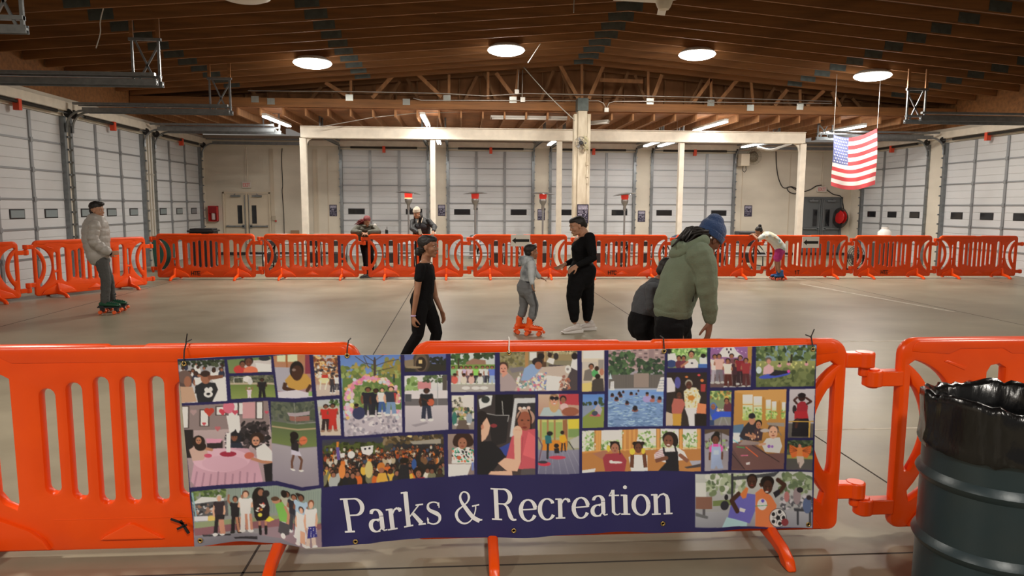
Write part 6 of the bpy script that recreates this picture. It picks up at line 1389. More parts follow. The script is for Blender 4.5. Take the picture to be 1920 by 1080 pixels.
for i in range(30):
    a = _r2.uniform(-1.0, 1.0); s0 = T(.33 * sin(a * 1.5), -.30 - .12 * cos(a), .50 + _r2.uniform(-.12, .08))
    ex = J(1262 + _r2.uniform(-4, 30), 455 + _r2.uniform(-8, 10), _r2.uniform(-.17, .14)); md = s0.lerp(ex, .5) + Vector((0, 0, _r2.uniform(.03, .07)))
    m.tube([s0, s0.lerp(md, .5) + Vector((0, 0, .01)), md, md.lerp(ex, .6), ex], [.013, .013, .012, .010, .006], 6)
m.ell(T(0, -.32, .50), [.33 * h, .20 * h, .30 * h], R)
wbuild(m, 'dreadlocks', HAIR, P5, smooth=True)
OL = cloth('olive_fleece', (.165, .21, .14), .9, .2, 70)
m = MB(); sweep(m, [J(1309, 467), J(1300, 482), J(1288, 505), J(1276, 530), J(1268, 552), J(1262, 572), J(1262, 586)], [(.17, .07), (.225, .125), (.225, .150), (.215, .155), (.205, .152), (.195, .15), (.18, .14)], (.12, 1, 0), 28)
limb(m, [J(1312, 476, -.21), J(1325, 510, -.25), J(1326, 545, -.25), J(1331, 590, -.205)], [.105, .085, .072, .052]); limb(m, [J(1298, 476, .22), J(1290, 540, .30), J(1266, 578, .31)], [.10, .075, .055])
hd = blob(m, 'hoodie', OL, P5, .009, 3, .011, 9)
m = MB(); sweep(m, [J(1262, 581), J(1262, 588)], [(.187, .147), (.180, .14)], (.12, 1, 0), 28); limb(m, [J(1330, 586, -.205), J(1331.5, 600, -.20)], [.056, .045]); blob(m, 'ribbing', cloth('olive_rib', (.15, .19, .125)), hd, .009, 2)
m = MB(); pts = []; rr = []
for i in range(17):
    a = radians(-120 + 240 * i / 16); pts.append(J(1304, 464) + Vector((-.02 - .10 * cos(a), .14 * sin(a), .035 - .05 * cos(a)))); rr.append((.046, .036))
sweep(m, pts, rr, (0, 0, 1), 12)
pts = [q + Vector((-.045, 0, -.035)) for q in pts[2:-2]]; sweep(m, pts, [(.036, .028)] * len(pts), (0, 0, 1), 12)
m.ell(J(1281, 468), [.11, .15, .055], Matrix.Rotation(radians(38), 3, 'Y')); blob(m, 'hood', OL, hd, .009, 3, .008, 12)
m = MB(); m.tube([J(1301, 545, -.18), J(1299, 565, -.17)], .006, 6); wbuild(m, 'pocket_edge', cloth('dark_slit', (.02, .022, .015)), hd)
m = MB(); sweep(m, [J(1262, 580), J(1262, 600), J(1262, 615)], [(.165, .125), (.17, .14), (.165, .135)], (.12, 1, 0), 24)
for s, f in ((-.09, -4), (.09, 10)): limb(m, [J(1258 + f, 612, s), J(1266 + f, 705, s * 1.1), J(1257 + f, 800, s * 1.2)], [.115, .085, .07])
blob(m, 'trousers', BLK, P5, .010, 3, .008, 12)
for s in (-.11, .11): skate(P5, (p.x, Y0 + s, .15), (1, .1, 0), M_dark, ORW, .30)

# ---------- 6. child half hidden behind the hoodie
Y0 = 5.75; J = lambda u, v, d=0.0: PY(u, v, Y0 + d)
p = J(1212, 760); P6 = person((p.x, Y0, 0), 'crouching child in a dark grey sweatshirt half hidden behind the green hoodie')
chin, fd, up, h = J(1243, 529), Vector((.85, .1, -.45)), Vector((.45, 0, .9)), .20
m = MB(); head_mesh(m, chin, fd, up, h); limb(m, [J(1238, 522), J(1231, 533)], [.042, .045])
sweep(m, [J(1226, 540), J(1216, 565), J(1210, 590)], [(.08, .05), (.08, .05), (.06, .04)], (0, 1, 0))
limb(m, [J(1226, 540, -.13), J(1226, 580, -.15), J(1252, 600, -.12)], [.04, .032, .024]); hand(m, J(1252, 600, -.12), (1, 0, -.2), (0, 0, -1), .14, .5, -1)
limb(m, [J(1232, 540, .13), J(1240, 580, .15), J(1258, 596, .12)], [.04, .032, .024]); hand(m, J(1258, 596, .12), (1, 0, -.2), (0, 0, -1), .14, .5, 1)
for s in (-.07, .07): limb(m, [J(1210, 604, s), J(1232, 680, s), J(1210, 750, s)], [.04, .04, .03])
sweep(m, [J(1210, 590), J(1209, 606)], [(.08, .04), (.09, .045)], (0, 1, 0))
blob(m, 'body', S2, P6, .0075, 3); T, R = face_parts(P6, chin, fd, up, h)
m = MB(); m.ell(T(0, -.12, .70), [.37 * h, .44 * h, .35 * h], R); m.ell(T(0, -.32, .45), [.3 * h, .2 * h, .28 * h], R); blob(m, 'hair', HAIR, P6, .008, 2, .003, 60)
m = MB(); sweep(m, [J(1230, 534), J(1222, 548), J(1213, 566), J(1207, 586)], [(.13, .07), (.15, .105), (.145, .115), (.14, .11)], (0, 1, 0), 20)
limb(m, [J(1224, 540, -.14), J(1224, 576, -.16), J(1248, 598, -.13)], [.065, .052, .042]); limb(m, [J(1232, 540, .13), J(1240, 578, .15), J(1254, 594, .12)], [.06, .05, .04])
blob(m, 'sweatshirt', cloth('charcoal_fleece', (.062, .068, .078)), P6, .009, 3, .008, 14)
m = MB(); m.lathe([(.05, -.015), (.06, .0), (.052, .02)], J(1236, 530), 16, axis=(.5, 0, .8)); blob(m, 'collar', cloth('teal_cotton', (.05, .12, .12)), P6, .009, 2)
m = MB(); sweep(m, [J(1209, 580), J(1205, 600), J(1206, 616)], [(.135, .10), (.145, .125), (.14, .125)], (0, 1, 0), 20)
for s in (-.075, .075): limb(m, [J(1208, 615, s), J(1232, 680, s), J(1211, 745, s)], [.10, .07, .055])
blob(m, 'trousers', BLK, P6, .009, 3, .005, 14)
for s in (-.08, .08): skate(P6, (p.x, Y0 + s, .15), (1, 0, 0), M_dark, ORW, .24)

# ---------- 7. child in tie-dye leaning on the far barrier
Y0 = 16.67; J = lambda u, v, d=0.0: PY(u, v, Y0 + d)
p = J(1459, 525); P7 = person((p.x, Y0, 0), 'child in pastel tie-dye shirt and magenta shorts on blue skates leaning on the far barrier')
chin, fd, up, h = J(1426, 440, .1), Vector((-.75, .5, -.45)), Vector((-.45, .1, .9)), .20
m = MB(); head_mesh(m, chin, fd, up, h); limb(m, [J(1428.5, 436, .1), J(1433, 439, .05)], [.045, .05])
sweep(m, [J(1435, 441, .03), J(1446, 447), J(1460, 462)], [(.09, .05), (.10, .07), (.10, .08)], (.3, 1, 0))
limb(m, [J(1431, 444, -.1), J(1421, 448, -.02), J(1412, 440, .36)], [.04, .032, .022]); limb(m, [J(1438, 440, .13), J(1426, 443, .32), J(1414, 439, .42)], [.04, .032, .022])
hand(m, J(1412.5, 440, .36), (-.9, .4, 0), (0, 0, -1), .14, .6, 1); hand(m, J(1414.5, 438.5, .42), (-.9, .4, 0), (0, 0, -1), .14, .6, -1)
for pt in ([(1461, 468, -.06), (1459, 488, -.07), (1461, 510, -.06)], [(1463, 468, .07), (1456, 488, .08), (1457, 507, .10)]): limb(m, [J(*q) for q in pt], [.07, .058, .036])
blob(m, 'body', S2, P7, .009, 3); T, R = face_parts(P7, chin, fd, up, h)
m = MB(); m.ell(T(0, -.10, .70), [.38 * h, .45 * h, .36 * h], R); m.ell(T(0, -.40, 1.02), [.2 * h, .2 * h, .2 * h], R); m.ell(T(0, -.3, .45), [.3 * h, .2 * h, .2 * h], R); blob(m, 'hair', HAIR, P7, .009, 2, .006, 50)
TD = mat('tie_dye_cotton', (.62, .62, .55), .8)
nt = TD.node_tree; N_, L_ = nt.nodes, nt.links; tc = N_.new('ShaderNodeTexCoord'); nz = N_.new('ShaderNodeTexNoise'); nz.inputs['Scale'].default_value = 3.8; nz.inputs['Detail'].default_value = 2; nz.inputs['Distortion'].default_value = 1.5
cr = N_.new('ShaderNodeValToRGB'); cr.color_ramp.elements[0].position = .30; cr.color_ramp.elements[0].color = (.12, .38, .33, 1); cr.color_ramp.elements[1].position = .72; cr.color_ramp.elements[1].color = (.60, .26, .18, 1)
for ps, c in ((.40, (.60, .68, .68, 1)), (.54, (.70, .70, .66, 1)), (.66, (.66, .64, .45, 1))): e = cr.color_ramp.elements.new(ps); e.color = c
L_.new(tc.outputs['Object'], nz.inputs['Vector']); L_.new(nz.outputs[0], cr.inputs[0]); L_.new(cr.outputs[0], N_['Principled BSDF'].inputs['Base Color'])
m = MB(); sweep(m, [J(1433, 440, .04), J(1438, 441, .03), J(1448, 447, 0), J(1457, 456), J(1463, 465)], [(.13, .075), (.165, .105), (.155, .125), (.15, .13), (.155, .135)], (.3, 1, 0), 24)
limb(m, [J(1432, 443, -.12), J(1425, 446.5, -.08)], [.07, .062]); limb(m, [J(1440, 440, .13), J(1432, 442, .24)], [.07, .06]); blob(m, 'tie_dye_shirt', TD, P7, .010, 3, .010, 12)
m = MB(); sweep(m, [J(1461, 466), J(1462, 472)], [(.13, .10), (.15, .12)], (0, 1, 0), 20)
for pt in ([(1462, 470, -.07), (1457.5, 485, -.08)], [(1463, 470, .08), (1457, 484, .09)]): limb(m, [J(*q) for q in pt], [.105, .10])
blob(m, 'shorts', cloth('magenta_jersey', (.48, .035, .22)), P7, .010, 3, .008, 16)
BS = mat('blue_suede', (.03, .15, .42), .5); PW = mat('coral_wheel', (.9, .18, .10), .35)
skate(P7, J(1464, 520, -.06), (-1, -.1, 0), BS, PW, .25); skate(P7, J(1458, 518, .12), (-1, .1, 0), BS, PW, .25)

# ---------- 8. red-haired person leaning on the barrier
Y0 = 17.50; J = lambda u, v, d=0.0: PY(u, v, Y0 + d)
p = J(688, 518); P8 = person((p.x, Y0, 0), 'red-haired person in an olive bomber jacket leaning both arms on the far barrier')
chin, fd, up, h = J(688.5, 422.5, -.12), Vector((.15, -.85, -.55)), Vector((.05, -.5, .85)), .225
m = MB(); head_mesh(m, chin, fd, up, h); limb(m, [J(686, 419, -.04), J(686, 426, 0)], [.058, .065])
sweep(m, [J(687, 427, 0), J(686, 438, .05), J(685, 450, .1)], [(.18, .09), (.15, .10), (.14, .10)], (1, 0, 0))
for s in (-1, 1): limb(m, [J(687 + s * 15, 427, 0), J(686 + s * 20, 436.5, -.22), J(684 + s * 5, 437, -.36)], [.05, .042, .028])
hand(m, J(681, 437, -.36), (.9, -.5, -.1), (0, 0, -1), .18, .6, 1); hand(m, J(689, 437.5, -.37), (-.9, -.3, -.1), (0, 0, -1), .18, .6, -1)
for a in ([(682, 452, .1), (686, 482, .05), (688, 512, -.05)], [(690, 452, .1), (695, 482, .15), (697, 510, .25)]): limb(m, [J(*q) for q in a], [.08, .055, .038])
blob(m, 'body', S2, P8, .009, 3); T, R = face_parts(P8, chin, fd, up, h)
RH = mat('dark_red_hair', (.16, .012, .014), .5, bump=.6, bscale=90)
m = MB(); m.ell(T(0, -.12, .74), [.40 * h, .45 * h, .36 * h], R); m.ell(T(.0, -.42, .5), [.35 * h, .25 * h, .3 * h], R); blob(m, 'hair', RH, P8, .010, 2, .005, 50)
m = MB()
for i in range(14): s0 = T(_r2.uniform(-.3, .2), -.35, .45); ex = J(668 + _r2.uniform(-3, 8), 420 + _r2.uniform(-6, 5), .02 + _r2.uniform(-.05, .08)); m.tube([s0, s0.lerp(ex, .5) + Vector((0, 0, .03)), ex], [.014, .013, .008], 6)
wbuild(m, 'braids', RH, P8, smooth=True)
OJ = cloth('olive_nylon', (.075, .070, .048), .6)
m = MB(); sweep(m, [J(687, 424, .0), J(687, 429, .02), J(686, 440, .05), J(686, 450, .1)], [(.17, .09), (.235, .13), (.20, .145), (.18, .13)], (1, 0, 0), 24)
for s in (-1, 1): limb(m, [J(687 + s * 15, 427, 0), J(686 + s * 23, 435.0, -.20), J(684 + s * 8, 435.5, -.36)], [.085, .08, .058])
m.lathe([(.09, -.02), (.12, .0), (.10, .035)], J(687, 424, 0), 20); jk = blob(m, 'bomber_jacket', OJ, P8, .011, 3, .012, 12)
m = MB(); m.ell(J(703, 422.5, -.08), [.035, .012, .04]); wbuild(m, 'sleeve_patch', M_white, jk, smooth=True)
m = MB(); sweep(m, [J(686, 448, .1), J(686, 456, .1)], [(.165, .12), (.17, .13)], (1, 0, 0), 20)
for a in ([(682, 455, .1), (686, 482, .05), (688, 512, -.05)], [(690, 455, .1), (695, 482, .15), (697, 510, .25)]): limb(m, [J(*q) for q in a], [.11, .085, .065])
blob(m, 'trousers', BLK, P8, .011, 3, .006, 14)
sneaker(P8, J(689, 520, -.05), (-.6, -.55, 0), M_dark, M_black, .27); sneaker(P8, J(697, 518, .25), (.6, -.5, 0), M_dark, M_black, .27)

# ---------- 9. person in cream beanie
p = J(790, 518); P9 = person((p.x, Y0, 0), 'person in a cream beanie and black jacket holding a white card over the far barrier')
chin, fd, up, h = J(782, 409.5, -.08), Vector((-.45, -.85, -.18)), Vector((-.05, -.1, 1)), .225
m = MB(); head_mesh(m, chin, fd, up, h); limb(m, [J(784, 406, 0), J(787, 415, .02)], [.058, .065])
sweep(m, [J(789, 415, .02), J(790, 430, .05), J(791, 449, .08)], [(.18, .09), (.15, .10), (.15, .11)], (1, 0, 0))
limb(m, [J(775, 415, 0), J(772, 430, -.14), J(786, 437, -.40)], [.05, .042, .028]); limb(m, [J(803, 414, 0), J(815, 427, -.1), J(812, 434, -.36)], [.05, .042, .028])
hand(m, J(786, 437, -.40), (.8, -.5, -.2), (-.2, -.3, -.9), .18, .7, 1); hand(m, J(812, 434, -.36), (-.1, -.7, -.6), (0, .3, -1), .18, .8, -1)
for a in ([(785, 452, .1), (785, 482, .1), (785, 512, .1)], [(797, 452, .1), (799, 482, .1), (800, 512, .1)]): limb(m, [J(*q) for q in a], [.08, .055, .038])
blob(m, 'body', S1, P9, .009, 3); T, R = face_parts(P9, chin, fd, up, h)
CB = mat('cream_knit', (.62, .53, .43), .9, bump=.6, bscale=80)
m = MB(); m.ell(T(0, -.08, .88), [.41 * h, .47 * h, .30 * h], R); m.ell(T(0, -.14, 1.04), [.30 * h, .33 * h, .24 * h], R); m.ell(T(0, -.05, .74), [.43 * h, .48 * h, .12 * h], R); blob(m, 'beanie', CB, P9, .009, 3)
m = MB()
for i in range(10): s = -1 if i % 2 else 1; s0 = T(s * .32, -.15 - .03 * i, .55); ex = T(s * .42, -.05 - .04 * i, -.35 + .03 * i); m.tube([s0, s0.lerp(ex, .5) + R @ Vector((s * .01, 0, 0)), ex], [.014, .013, .009], 6)
wbuild(m, 'locs', HAIR, P9, smooth=True)
BJ = cloth('black_puffer', (.017, .018, .020), .55)
m = MB(); sweep(m, [J(789, 412, .02), J(789, 418, .02), J(790, 432, .05), J(791, 448, .08)], [(.15, .09), (.24, .135), (.22, .15), (.21, .145)], (1, 0, 0), 24)
limb(m, [J(775, 415, 0), J(773, 429, -.14), J(784, 435, -.38)], [.078, .070, .052]); limb(m, [J(803, 414, 0), J(815, 426, -.1), J(813, 432, -.33)], [.078, .070, .050]); jk = blob(m, 'jacket', BJ, P9, .011, 3, .010, 12)
m = MB(); m.ell(J(789, 425, -.08), [.15, .045, .10]); blob(m, 'front_panel', cloth('slate_panel', (.045, .047, .055)), jk, .011, 2)
m = MB(); sweep(m, [J(784, 411, -.07), J(783, 417, -.13)], [(.012, .02), (.012, .02)], (1, 0, 0)); sweep(m, [J(792, 409, -.05), J(790, 417, -.13)], [(.012, .02), (.012, .02)], (1, 0, 0)); wbuild(m, 'collar_edge', CB, jk)
m = MB(); sweep(m, [J(791, 446, .08), J(791, 456, .1)], [(.18, .13), (.18, .14)], (1, 0, 0), 20)
for a in ([(785, 455, .1), (785, 482, .1), (785, 512, .1)], [(797, 455, .1), (799, 482, .1), (800, 512, .1)]): limb(m, [J(*q) for q in a], [.11, .085, .065])
blob(m, 'trousers', BLK, P9, .011, 3, .006, 14)
sneaker(P9, J(785, 518, .1), (-.3, -.9, 0), M_dark, M_black, .27); sneaker(P9, J(800, 518, .1), (.3, -.9, 0), M_dark, M_black, .27)
c = J(787.5, 434.5, -.47); m = MB(); m.box((0, 0, 0), (.07, .008, .13), Matrix.Rotation(radians(-15), 3, 'Y'))
o = m.build('card', M_white, loc=c); tag(o, 'small white card held by the person in the cream beanie', 'card')
# ================================================================== PROPS
# ---------- patio heaters by the rear doors
def heater(u, label, tilt, lit):
    b = PY(u, 480, 24.0); r = empty('patio_heater', (b.x, 24.0, 0), label=label, cat='patio heater', group='patio heaters before the rear doors')
    ss_ = mat('brushed_steel', (.42, .42, .42), .3, .85)
    MB().lathe([(.23, 0), (.23, .03), (.20, .06), (.20, .72), (.16, .78), (.06, .80)], n=24).build('tank_housing', ss_, r, smooth=True, auto=True)
    MB().lathe([(.032, .78), (.032, 1.72)], n=14).build('pole', ss_, r, smooth=True, auto=True)
    MB().lathe([(.05, 1.62), (.055, 1.70), (.05, 1.78), (.085, 1.84), (.12, 1.90), (.125, 1.98), (.115, 2.0)], n=20).build('burner', mat('burner_steel', (.32, .30, .28), .35, .7), r, smooth=True, auto=True)
    m = MB().lathe([(.11, 2.0), (.125, 2.06), (.13, 2.14), (.12, 2.17)], n=20)
    m.build('glowing_screen', mat('hot_screen' if lit else 'warm_screen', (.45, .03, .02), .5, emit=(1, .05, .03), es=.9 if lit else .30), r, smooth=True, auto=True)
    if lit: MB().lathe([(.118, 1.985), (.13, 2.0), (.118, 2.02)], n=20).build('flame_ring', mat('flame', (1, .6, .3), .5, emit=(1, .45, .2), es=2.0), r, smooth=True)
    R = Matrix.Rotation(radians(tilt), 3, 'Y')
    m = MB(); m.lathe([(.415, -.045), (.41, -.04), (.28, .0), (.10, .03), (.0, .035), (.0, .028), (.10, .02), (.28, -.012), (.41, -.05)], n=36)
    m.v = [tuple(R @ Vector(v) + Vector((0, 0, 2.21))) for v in m.v]; m.build('reflector_hat', mat('polished_aluminium', (.7, .7, .7), .18, .95), r, smooth=True, auto=True)
    m = MB()
    for k in range(3): a = k * 2.094; m.tube([(.11 * cos(a), .11 * sin(a), 2.15), (.11 * cos(a), .11 * sin(a), 2.23)], .006, 5)
    m.box((.06, 0, 1.66), (.05, .06, .07)); m.build('hat_bracket', M_dark, r)
heater(767, 'patio heater behind the person in the cream beanie, brightest glow', 5, True)
heater(891, 'patio heater left of the left arrow sign', -2, False)
heater(1017, 'patio heater just left of the tall cream column', 3, False)
heater(1169, 'patio heater right of the tall cream column', -6, False)

# ---------- event posters
M_pos = mat('dark_poster', (.035, .025, .065), .6, var=.6, vscale=22, vcol=(.012, .012, .02))
def poster(u0, u1, v0, v1, y, label, big=False):
    a, b = PY(u0, v0, y), PY(u1, v1, y); c = (a + b) / 2; w, h = (b.x - a.x) / 2, (a.z - b.z) / 2
    r = empty('poster', c, label=label, cat='poster', group='dark purple event posters')
    MB().bb(-w, w, -.004, .004, -h, h).build('sheet', M_pos, r)
    m = MB()
    _r = random.Random(int(u0))
    for i, (z, hh) in enumerate(((.84, .045), (.70, .09), (.54, .09), (.38, .03), (.2, .07), (.04, .03), (-.1, .07), (-.24, .025), (-.38, .025), (-.55, .02), (-.68, .02), (-.8, .03))):
        x = -w * .8
        while x < w * .78:
            ww = w * _r.uniform(.08, .26); 
            if i < 3 or _r.random() < .7: m.bb(x, min(x + ww, w * .82), -.0055, -.004, h * z - h * hh * .8, h * z + h * hh * .8)
            x += ww + w * .05
    m.build('print', mat('poster_print', (.42, .40, .50), .6), r)
yw = YB - .006
poster(617.5, 632, 384, 405.5, yw, 'dark poster on the wall between the left double door and the roll doors')
poster(821, 835, 384, 405, yw, 'dark poster on the pilaster right of the cream beanie person')
poster(1008, 1021.5, 392, 413, yw, 'dark poster behind the heater left of the tall column')
poster(1196, 1209.5, 395, 416, yw, 'dark poster on the third pilaster from the left')
poster(1396, 1409.5, 385, 406, yw, 'dark poster on the blank wall above the leaning child')
poster(1082, 1103, 383, 419, YT - .24 - .176, 'largest dark poster, taped to the tall cream column')

# ---------- exit signs
def exit_sign(u0, u1, v0, v1, label, conduit_top):
    y = YB - .05; a, b = PY(u0, v0, y), PY(u1, v1, y); c = (a + b) / 2; w, h = (b.x - a.x) / 2, (a.z - b.z) / 2
    r = empty('exit_sign', c, label=label, cat='exit sign', group='exit signs')
    MB().bb(-w, w, -.035, .045, -h, h).build('case', mat('sign_white', (.62, .58, .52), .5), r, bevel=.006)
    m = letters('EXIT', h * 1.15, w * .30, w * .085, lambda x, z: (-w * .72 + x, -.037, -h * .57 + z)); m.build('lettering', mat('sign_red', (.42, .03, .04), .5, emit=(.6, .03, .03), es=.15), r)
    m = MB(); zt_ = conduit_top - c.z
    for dx in (-.03, .03): m.tube([(dx, .03, h), (dx, .03, zt_)], .010, 6)
    m.build('conduit', M_beam, r)
exit_sign(454, 471, 341, 352.5, 'white exit sign above the beige double door at left', 3.75)
exit_sign(1532, 1549, 350, 360, 'white exit sign above the grey double door near the flag', 3.75)

# ---------- fire extinguisher cabinet
a, b = PY(392, 387, YB - .1), PY(408, 414, YB - .1); c = (a + b) / 2
r = empty('extinguisher_cabinet', (c.x, YB - .1, c.z), label='red fire extinguisher cabinet on the rear wall left of the beige double door', cat='fire extinguisher')
w, h = .15, .27
m = MB(); m.bb(-w, w, .06, .098, -h, h); m.bb(-w, -w + .02, -.08, .08, -h, h); m.bb(w - .02, w, -.08, .08, -h, h); m.bb(-w, w, -.08, .08, h - .02, h); m.bb(-w, w, -.08, .08, -h, -h + .02); m.build('box', M_red, r)
MB().bb(-w + .02, w - .02, -.082, -.07, .02, h - .02).build('door_panel', mat('dark_red', (.25, .01, .012), .3), r)
MB().lathe([(.0, -.22), (.06, -.21), (.065, -.18), (.065, .08), (.03, .12), (.02, .16)], n=16).build('cylinder', mat('ext_white', (.6, .5, .48), .4), r, smooth=True, auto=True)

# ---------- red hose reel
c = PY(1590, 407, YB - .17); c.x = min(c.x, XR - .45); r = empty('hose_reel', c, label='red hose reel with black hose on the wall right of the grey double door', cat='hose reel')
m = MB(); m.lathe([(.0, -.10), (.07, -.10), (.24, -.085), (.25, -.075), (.12, -.07), (.12, .05), (.25, .055), (.25, .065), (.0, .065)], n=28, axis=(1, 0, 0))
m.v = [tuple(Matrix.Rotation(radians(20), 3, 'Z') @ Vector(v)) for v in m.v]; m.build('drum', mat('reel_red', (.5, .015, .015), .35), r, smooth=True, auto=True)
m = MB()
for k in range(7): 
    rr_ = .19 + .022 * k; m.tube([(rr_ * .9 * cos(t * .2618) - .05, -.03 - .012 * k + .02 * sin(t), rr_ * 1.15 * sin(t * .2618) - .03) for t in range(12 if k % 2 else 6, 24 + (12 if k % 2 else 18) + 1)], .011, 6)
m.build('hose', M_black, r, smooth=True)
m = MB(); m.bb(-.06, .06, .0, .155, -.05, .05); m.build('bracket', M_dark, r)

# ---------- wall-mounted air mover with bag, right
c = PY(1404, 298, YB - .3); r = empty('wall_blower', c, label='beige wall blower with wire guard high on the right rear wall', cat='blower')
m = MB(); m.bb(-.34, -.02, -.16, .16, -.26, .18); m.build('housing', M_beige, r, bevel=.02)
m = MB(); m.lathe([(.0, -.08), (.13, -.08), (.20, 0), (.13, .10), (.0, .10)], (.16, 0, .08), 20, axis=(0, 1, 0)); m.bb(-.02, .1, .0, .29, -.04, .06); m.build('motor', mat('motor_brown', (.18, .14, .09), .5), r, smooth=True, auto=True)
m = MB()
for k in range(5):
    q = .10 + .045 * k; m.tube([(.16 + q * cos(i * pi / 12), -.14 + .02 * k, .08 + q * sin(i * pi / 12)) for i in range(25)], .006, 5)
for k in range(8): a = k * pi / 4; m.tube([(.16, -.16, .08), (.16 + .28 * cos(a), -.06, .08 + .28 * sin(a))], .005, 5)
m.build('guard', mat('guard_wire', (.3, .27, .2), .5, .4), r)
m = MB(); m.tube([(-.22, -.05, -.26), (-.24, -.06, -.42), (-.16, -.06, -.48), (-.10, -.05, -.40), (-.12, -.05, -.26)], .012, 6); m.build('cord', M_black, r)

# ---------- fan on the column with tangled cream cord
c = PY(1089, 268, YT - .55); r = empty('column_fan', c, label='small dusty fan tangled in cream cord on the tall column', cat='fan')
m = MB(); m.lathe([(.0, -.09), (.05, -.09), (.06, .02), (.04, .12), (.0, .12)], n=16, axis=(0, 1, 0)); m.bb(-.03, .03, .05, .135, -.05, .05); m.build('motor', M_dark, r, smooth=True, auto=True)
m = MB()
for q in (.05, .10, .145, .17): m.tube([(q * cos(i * pi / 12), -.05 + q * .25, q * sin(i * pi / 12)) for i in range(25)], .005, 5)
for k in range(10): a = k * pi / 5; m.tube([(0, -.09, 0), (.17 * cos(a), -.01, .17 * sin(a))], .004, 5)
m.build('guard', mat('guard_grey', (.14, .13, .12), .5, .5), r)
m = MB()
for k in range(3): a = k * 2.09; R = Matrix.Rotation(a, 3, 'Y') @ Matrix.Rotation(radians(20), 3, 'X'); m.box(R @ Vector((.09, -.03, 0)), (.12, .006, .07), R)
m.build('blades', mat('blade_grey', (.2, .19, .18), .5), r)
_r = random.Random(11)
m = MB()
for k in range(12):
    pts = [(.10 + _r.uniform(-.03, .12), _r.uniform(-.06, .05), .16 - j * .09 + _r.uniform(-.04, .04)) for j in range(5)]; m.tube(pts, .009, 5)
m.build('cord_tangle', mat('old_cream_cord', (.55, .50, .32), .7), r, smooth=True)

# ---------- conduits, junction boxes, wires
m = MB(); y = YT - .10
def run(y, *uv): return [PY(uv[i], uv[i + 1], y) for i in range(0, len(uv), 2)]
cc = [run(y, 465, 170, 680, 172, 830, 175, 910, 180, 985, 175, 1300, 182, 1560, 190), run(y, 775, 184, 790, 188, 1100, 189, 1122, 189, 1131, 193, 1136, 202), run(y, 1138, 202, 1142, 193, 1152, 190, 1215, 190, 1560, 194),
      run(y, 971, 170, 972, 140, 973, 131), run(y, 979, 185, 980, 131), run(YT + .4, 600, 238, 700, 220, 780, 212, 980, 207), ]
for k, pts in enumerate(cc):
    m = MB(); m.tube(pts, .012, 6); o = m.build('conduit_run', M_conduit, smooth=True)
    tag(o, ('long thin steel conduit strung along the gable truss', 'steel conduit bent down to the box right of the column', 'steel conduit leaving the box to the right of the column', 'left of two short upright conduits above the truss boxes', 'right of two short upright conduits above the truss boxes', 'steel conduit sloping over the cream beam at left')[k], 'conduit')
for (u, v, s), lb in zip(((969, 172, .12), (980, 187, .13), (1137, 206, .12)), ('small steel junction box hung above the truss chord', 'steel junction box on the truss chord left of the column', 'steel junction box on the truss chord right of the column')):
    m = MB(); m.box((0, 0, 0), (s, .06, s)); m.lathe([(.015, -.035), (.015, -.03)], (0, 0, 0), 8, axis=(0, 1, 0)); o = m.build('junction_box', M_conduit, loc=PY(u, v, YT - .085), bevel=.004); tag(o, lb, 'junction box')
def cable(pts, rad, label, m_=None, cat='cable'):
    P_ = [Vector(p) for p in pts]; Q = []
    for i in range(len(P_) - 1):
        p0, p1, p2, p3 = P_[max(i - 1, 0)], P_[i], P_[i + 1], P_[min(i + 2, len(P_) - 1)]
        for j in range(6):
            t = j / 6; Q.append(.5 * ((2 * p1) + (p2 - p0) * t + (2 * p0 - 5 * p1 + 4 * p2 - p3) * t * t + (3 * p1 - p0 - 3 * p2 + p3) * t ** 3))
    Q.append(P_[-1]); o = MB().tube(Q, rad, 6).build('cable', m_ or M_black, smooth=True); return tag(o, label, cat)
y = YB - .03
cable(run(y, 1455, 276, 1456, 310, 1460, 335, 1469, 352, 1484, 350, 1494, 355, 1492, 363, 1480, 360, 1476, 352, 1484, 351, 1500, 360, 1518, 356, 1530, 349, 1540, 347), .016, 'black cable looping along the right rear wall to the exit sign')
cable(run(y, 1549, 355, 1562, 364, 1576, 368, 1580, 380, 1582, 392), .016, 'black cable from the exit sign down to the hose reel')
cable(run(y, 1597, 360, 1600, 375, 1605, 392, 1607, 400, 1604, 440), .014, 'thin black cable hanging below the flag beside the right roll door')
cable(run(y, 529, 278, 528, 300, 530, 345, 529, 360, 532, 400, 533, 440), .014, 'thin black cable down the left rear wall right of the beige door')
cable([PZ(195, 10, 5.0), PZ(188, 40, 4.8), PZ(188, 62, 4.7), PZ(180, 90, 4.6)], .010, 'loose white wire dangling from the dark rafters at top left', M_conduit, 'wire')
cable([PY(1077, -12, 11.9), PY(1076, 8, 11.9), PY(1075.5, 24, 11.9)], .008, 'thin white wire hanging at the top edge right of centre', M_conduit, 'wire')
cable([PY(1013, 82, 16.6), PY(1003, 98, 16.8), PY(990, 118, 17)], .010, 'white wire slanting from the rafters right of the second lamp', M_conduit, 'wire')
cable([PY(1735, 155, 19.5), PY(1734, 180, 19.5), PY(1731, 210, 19.5)], .012, 'white wire dangling at the right below the rafters', M_conduit, 'wire')
cable([PY(982, 126, 20), PY(1030, 180, 19.9), PY(1078, 226, 19.84)], .014, 'slack grey cable from the rafters to the tall column', M_conduit)
for k in range(3):
    cable(run(22.6 + .05 * k, 1420, 275 + k, 1445, 280 + k, 1465, 274 + k, 1484, 268 + k), .022, ('upper', 'middle', 'lower')[k] + ' strand of the white hose slung under the right end of the beam', M_white, 'hose')
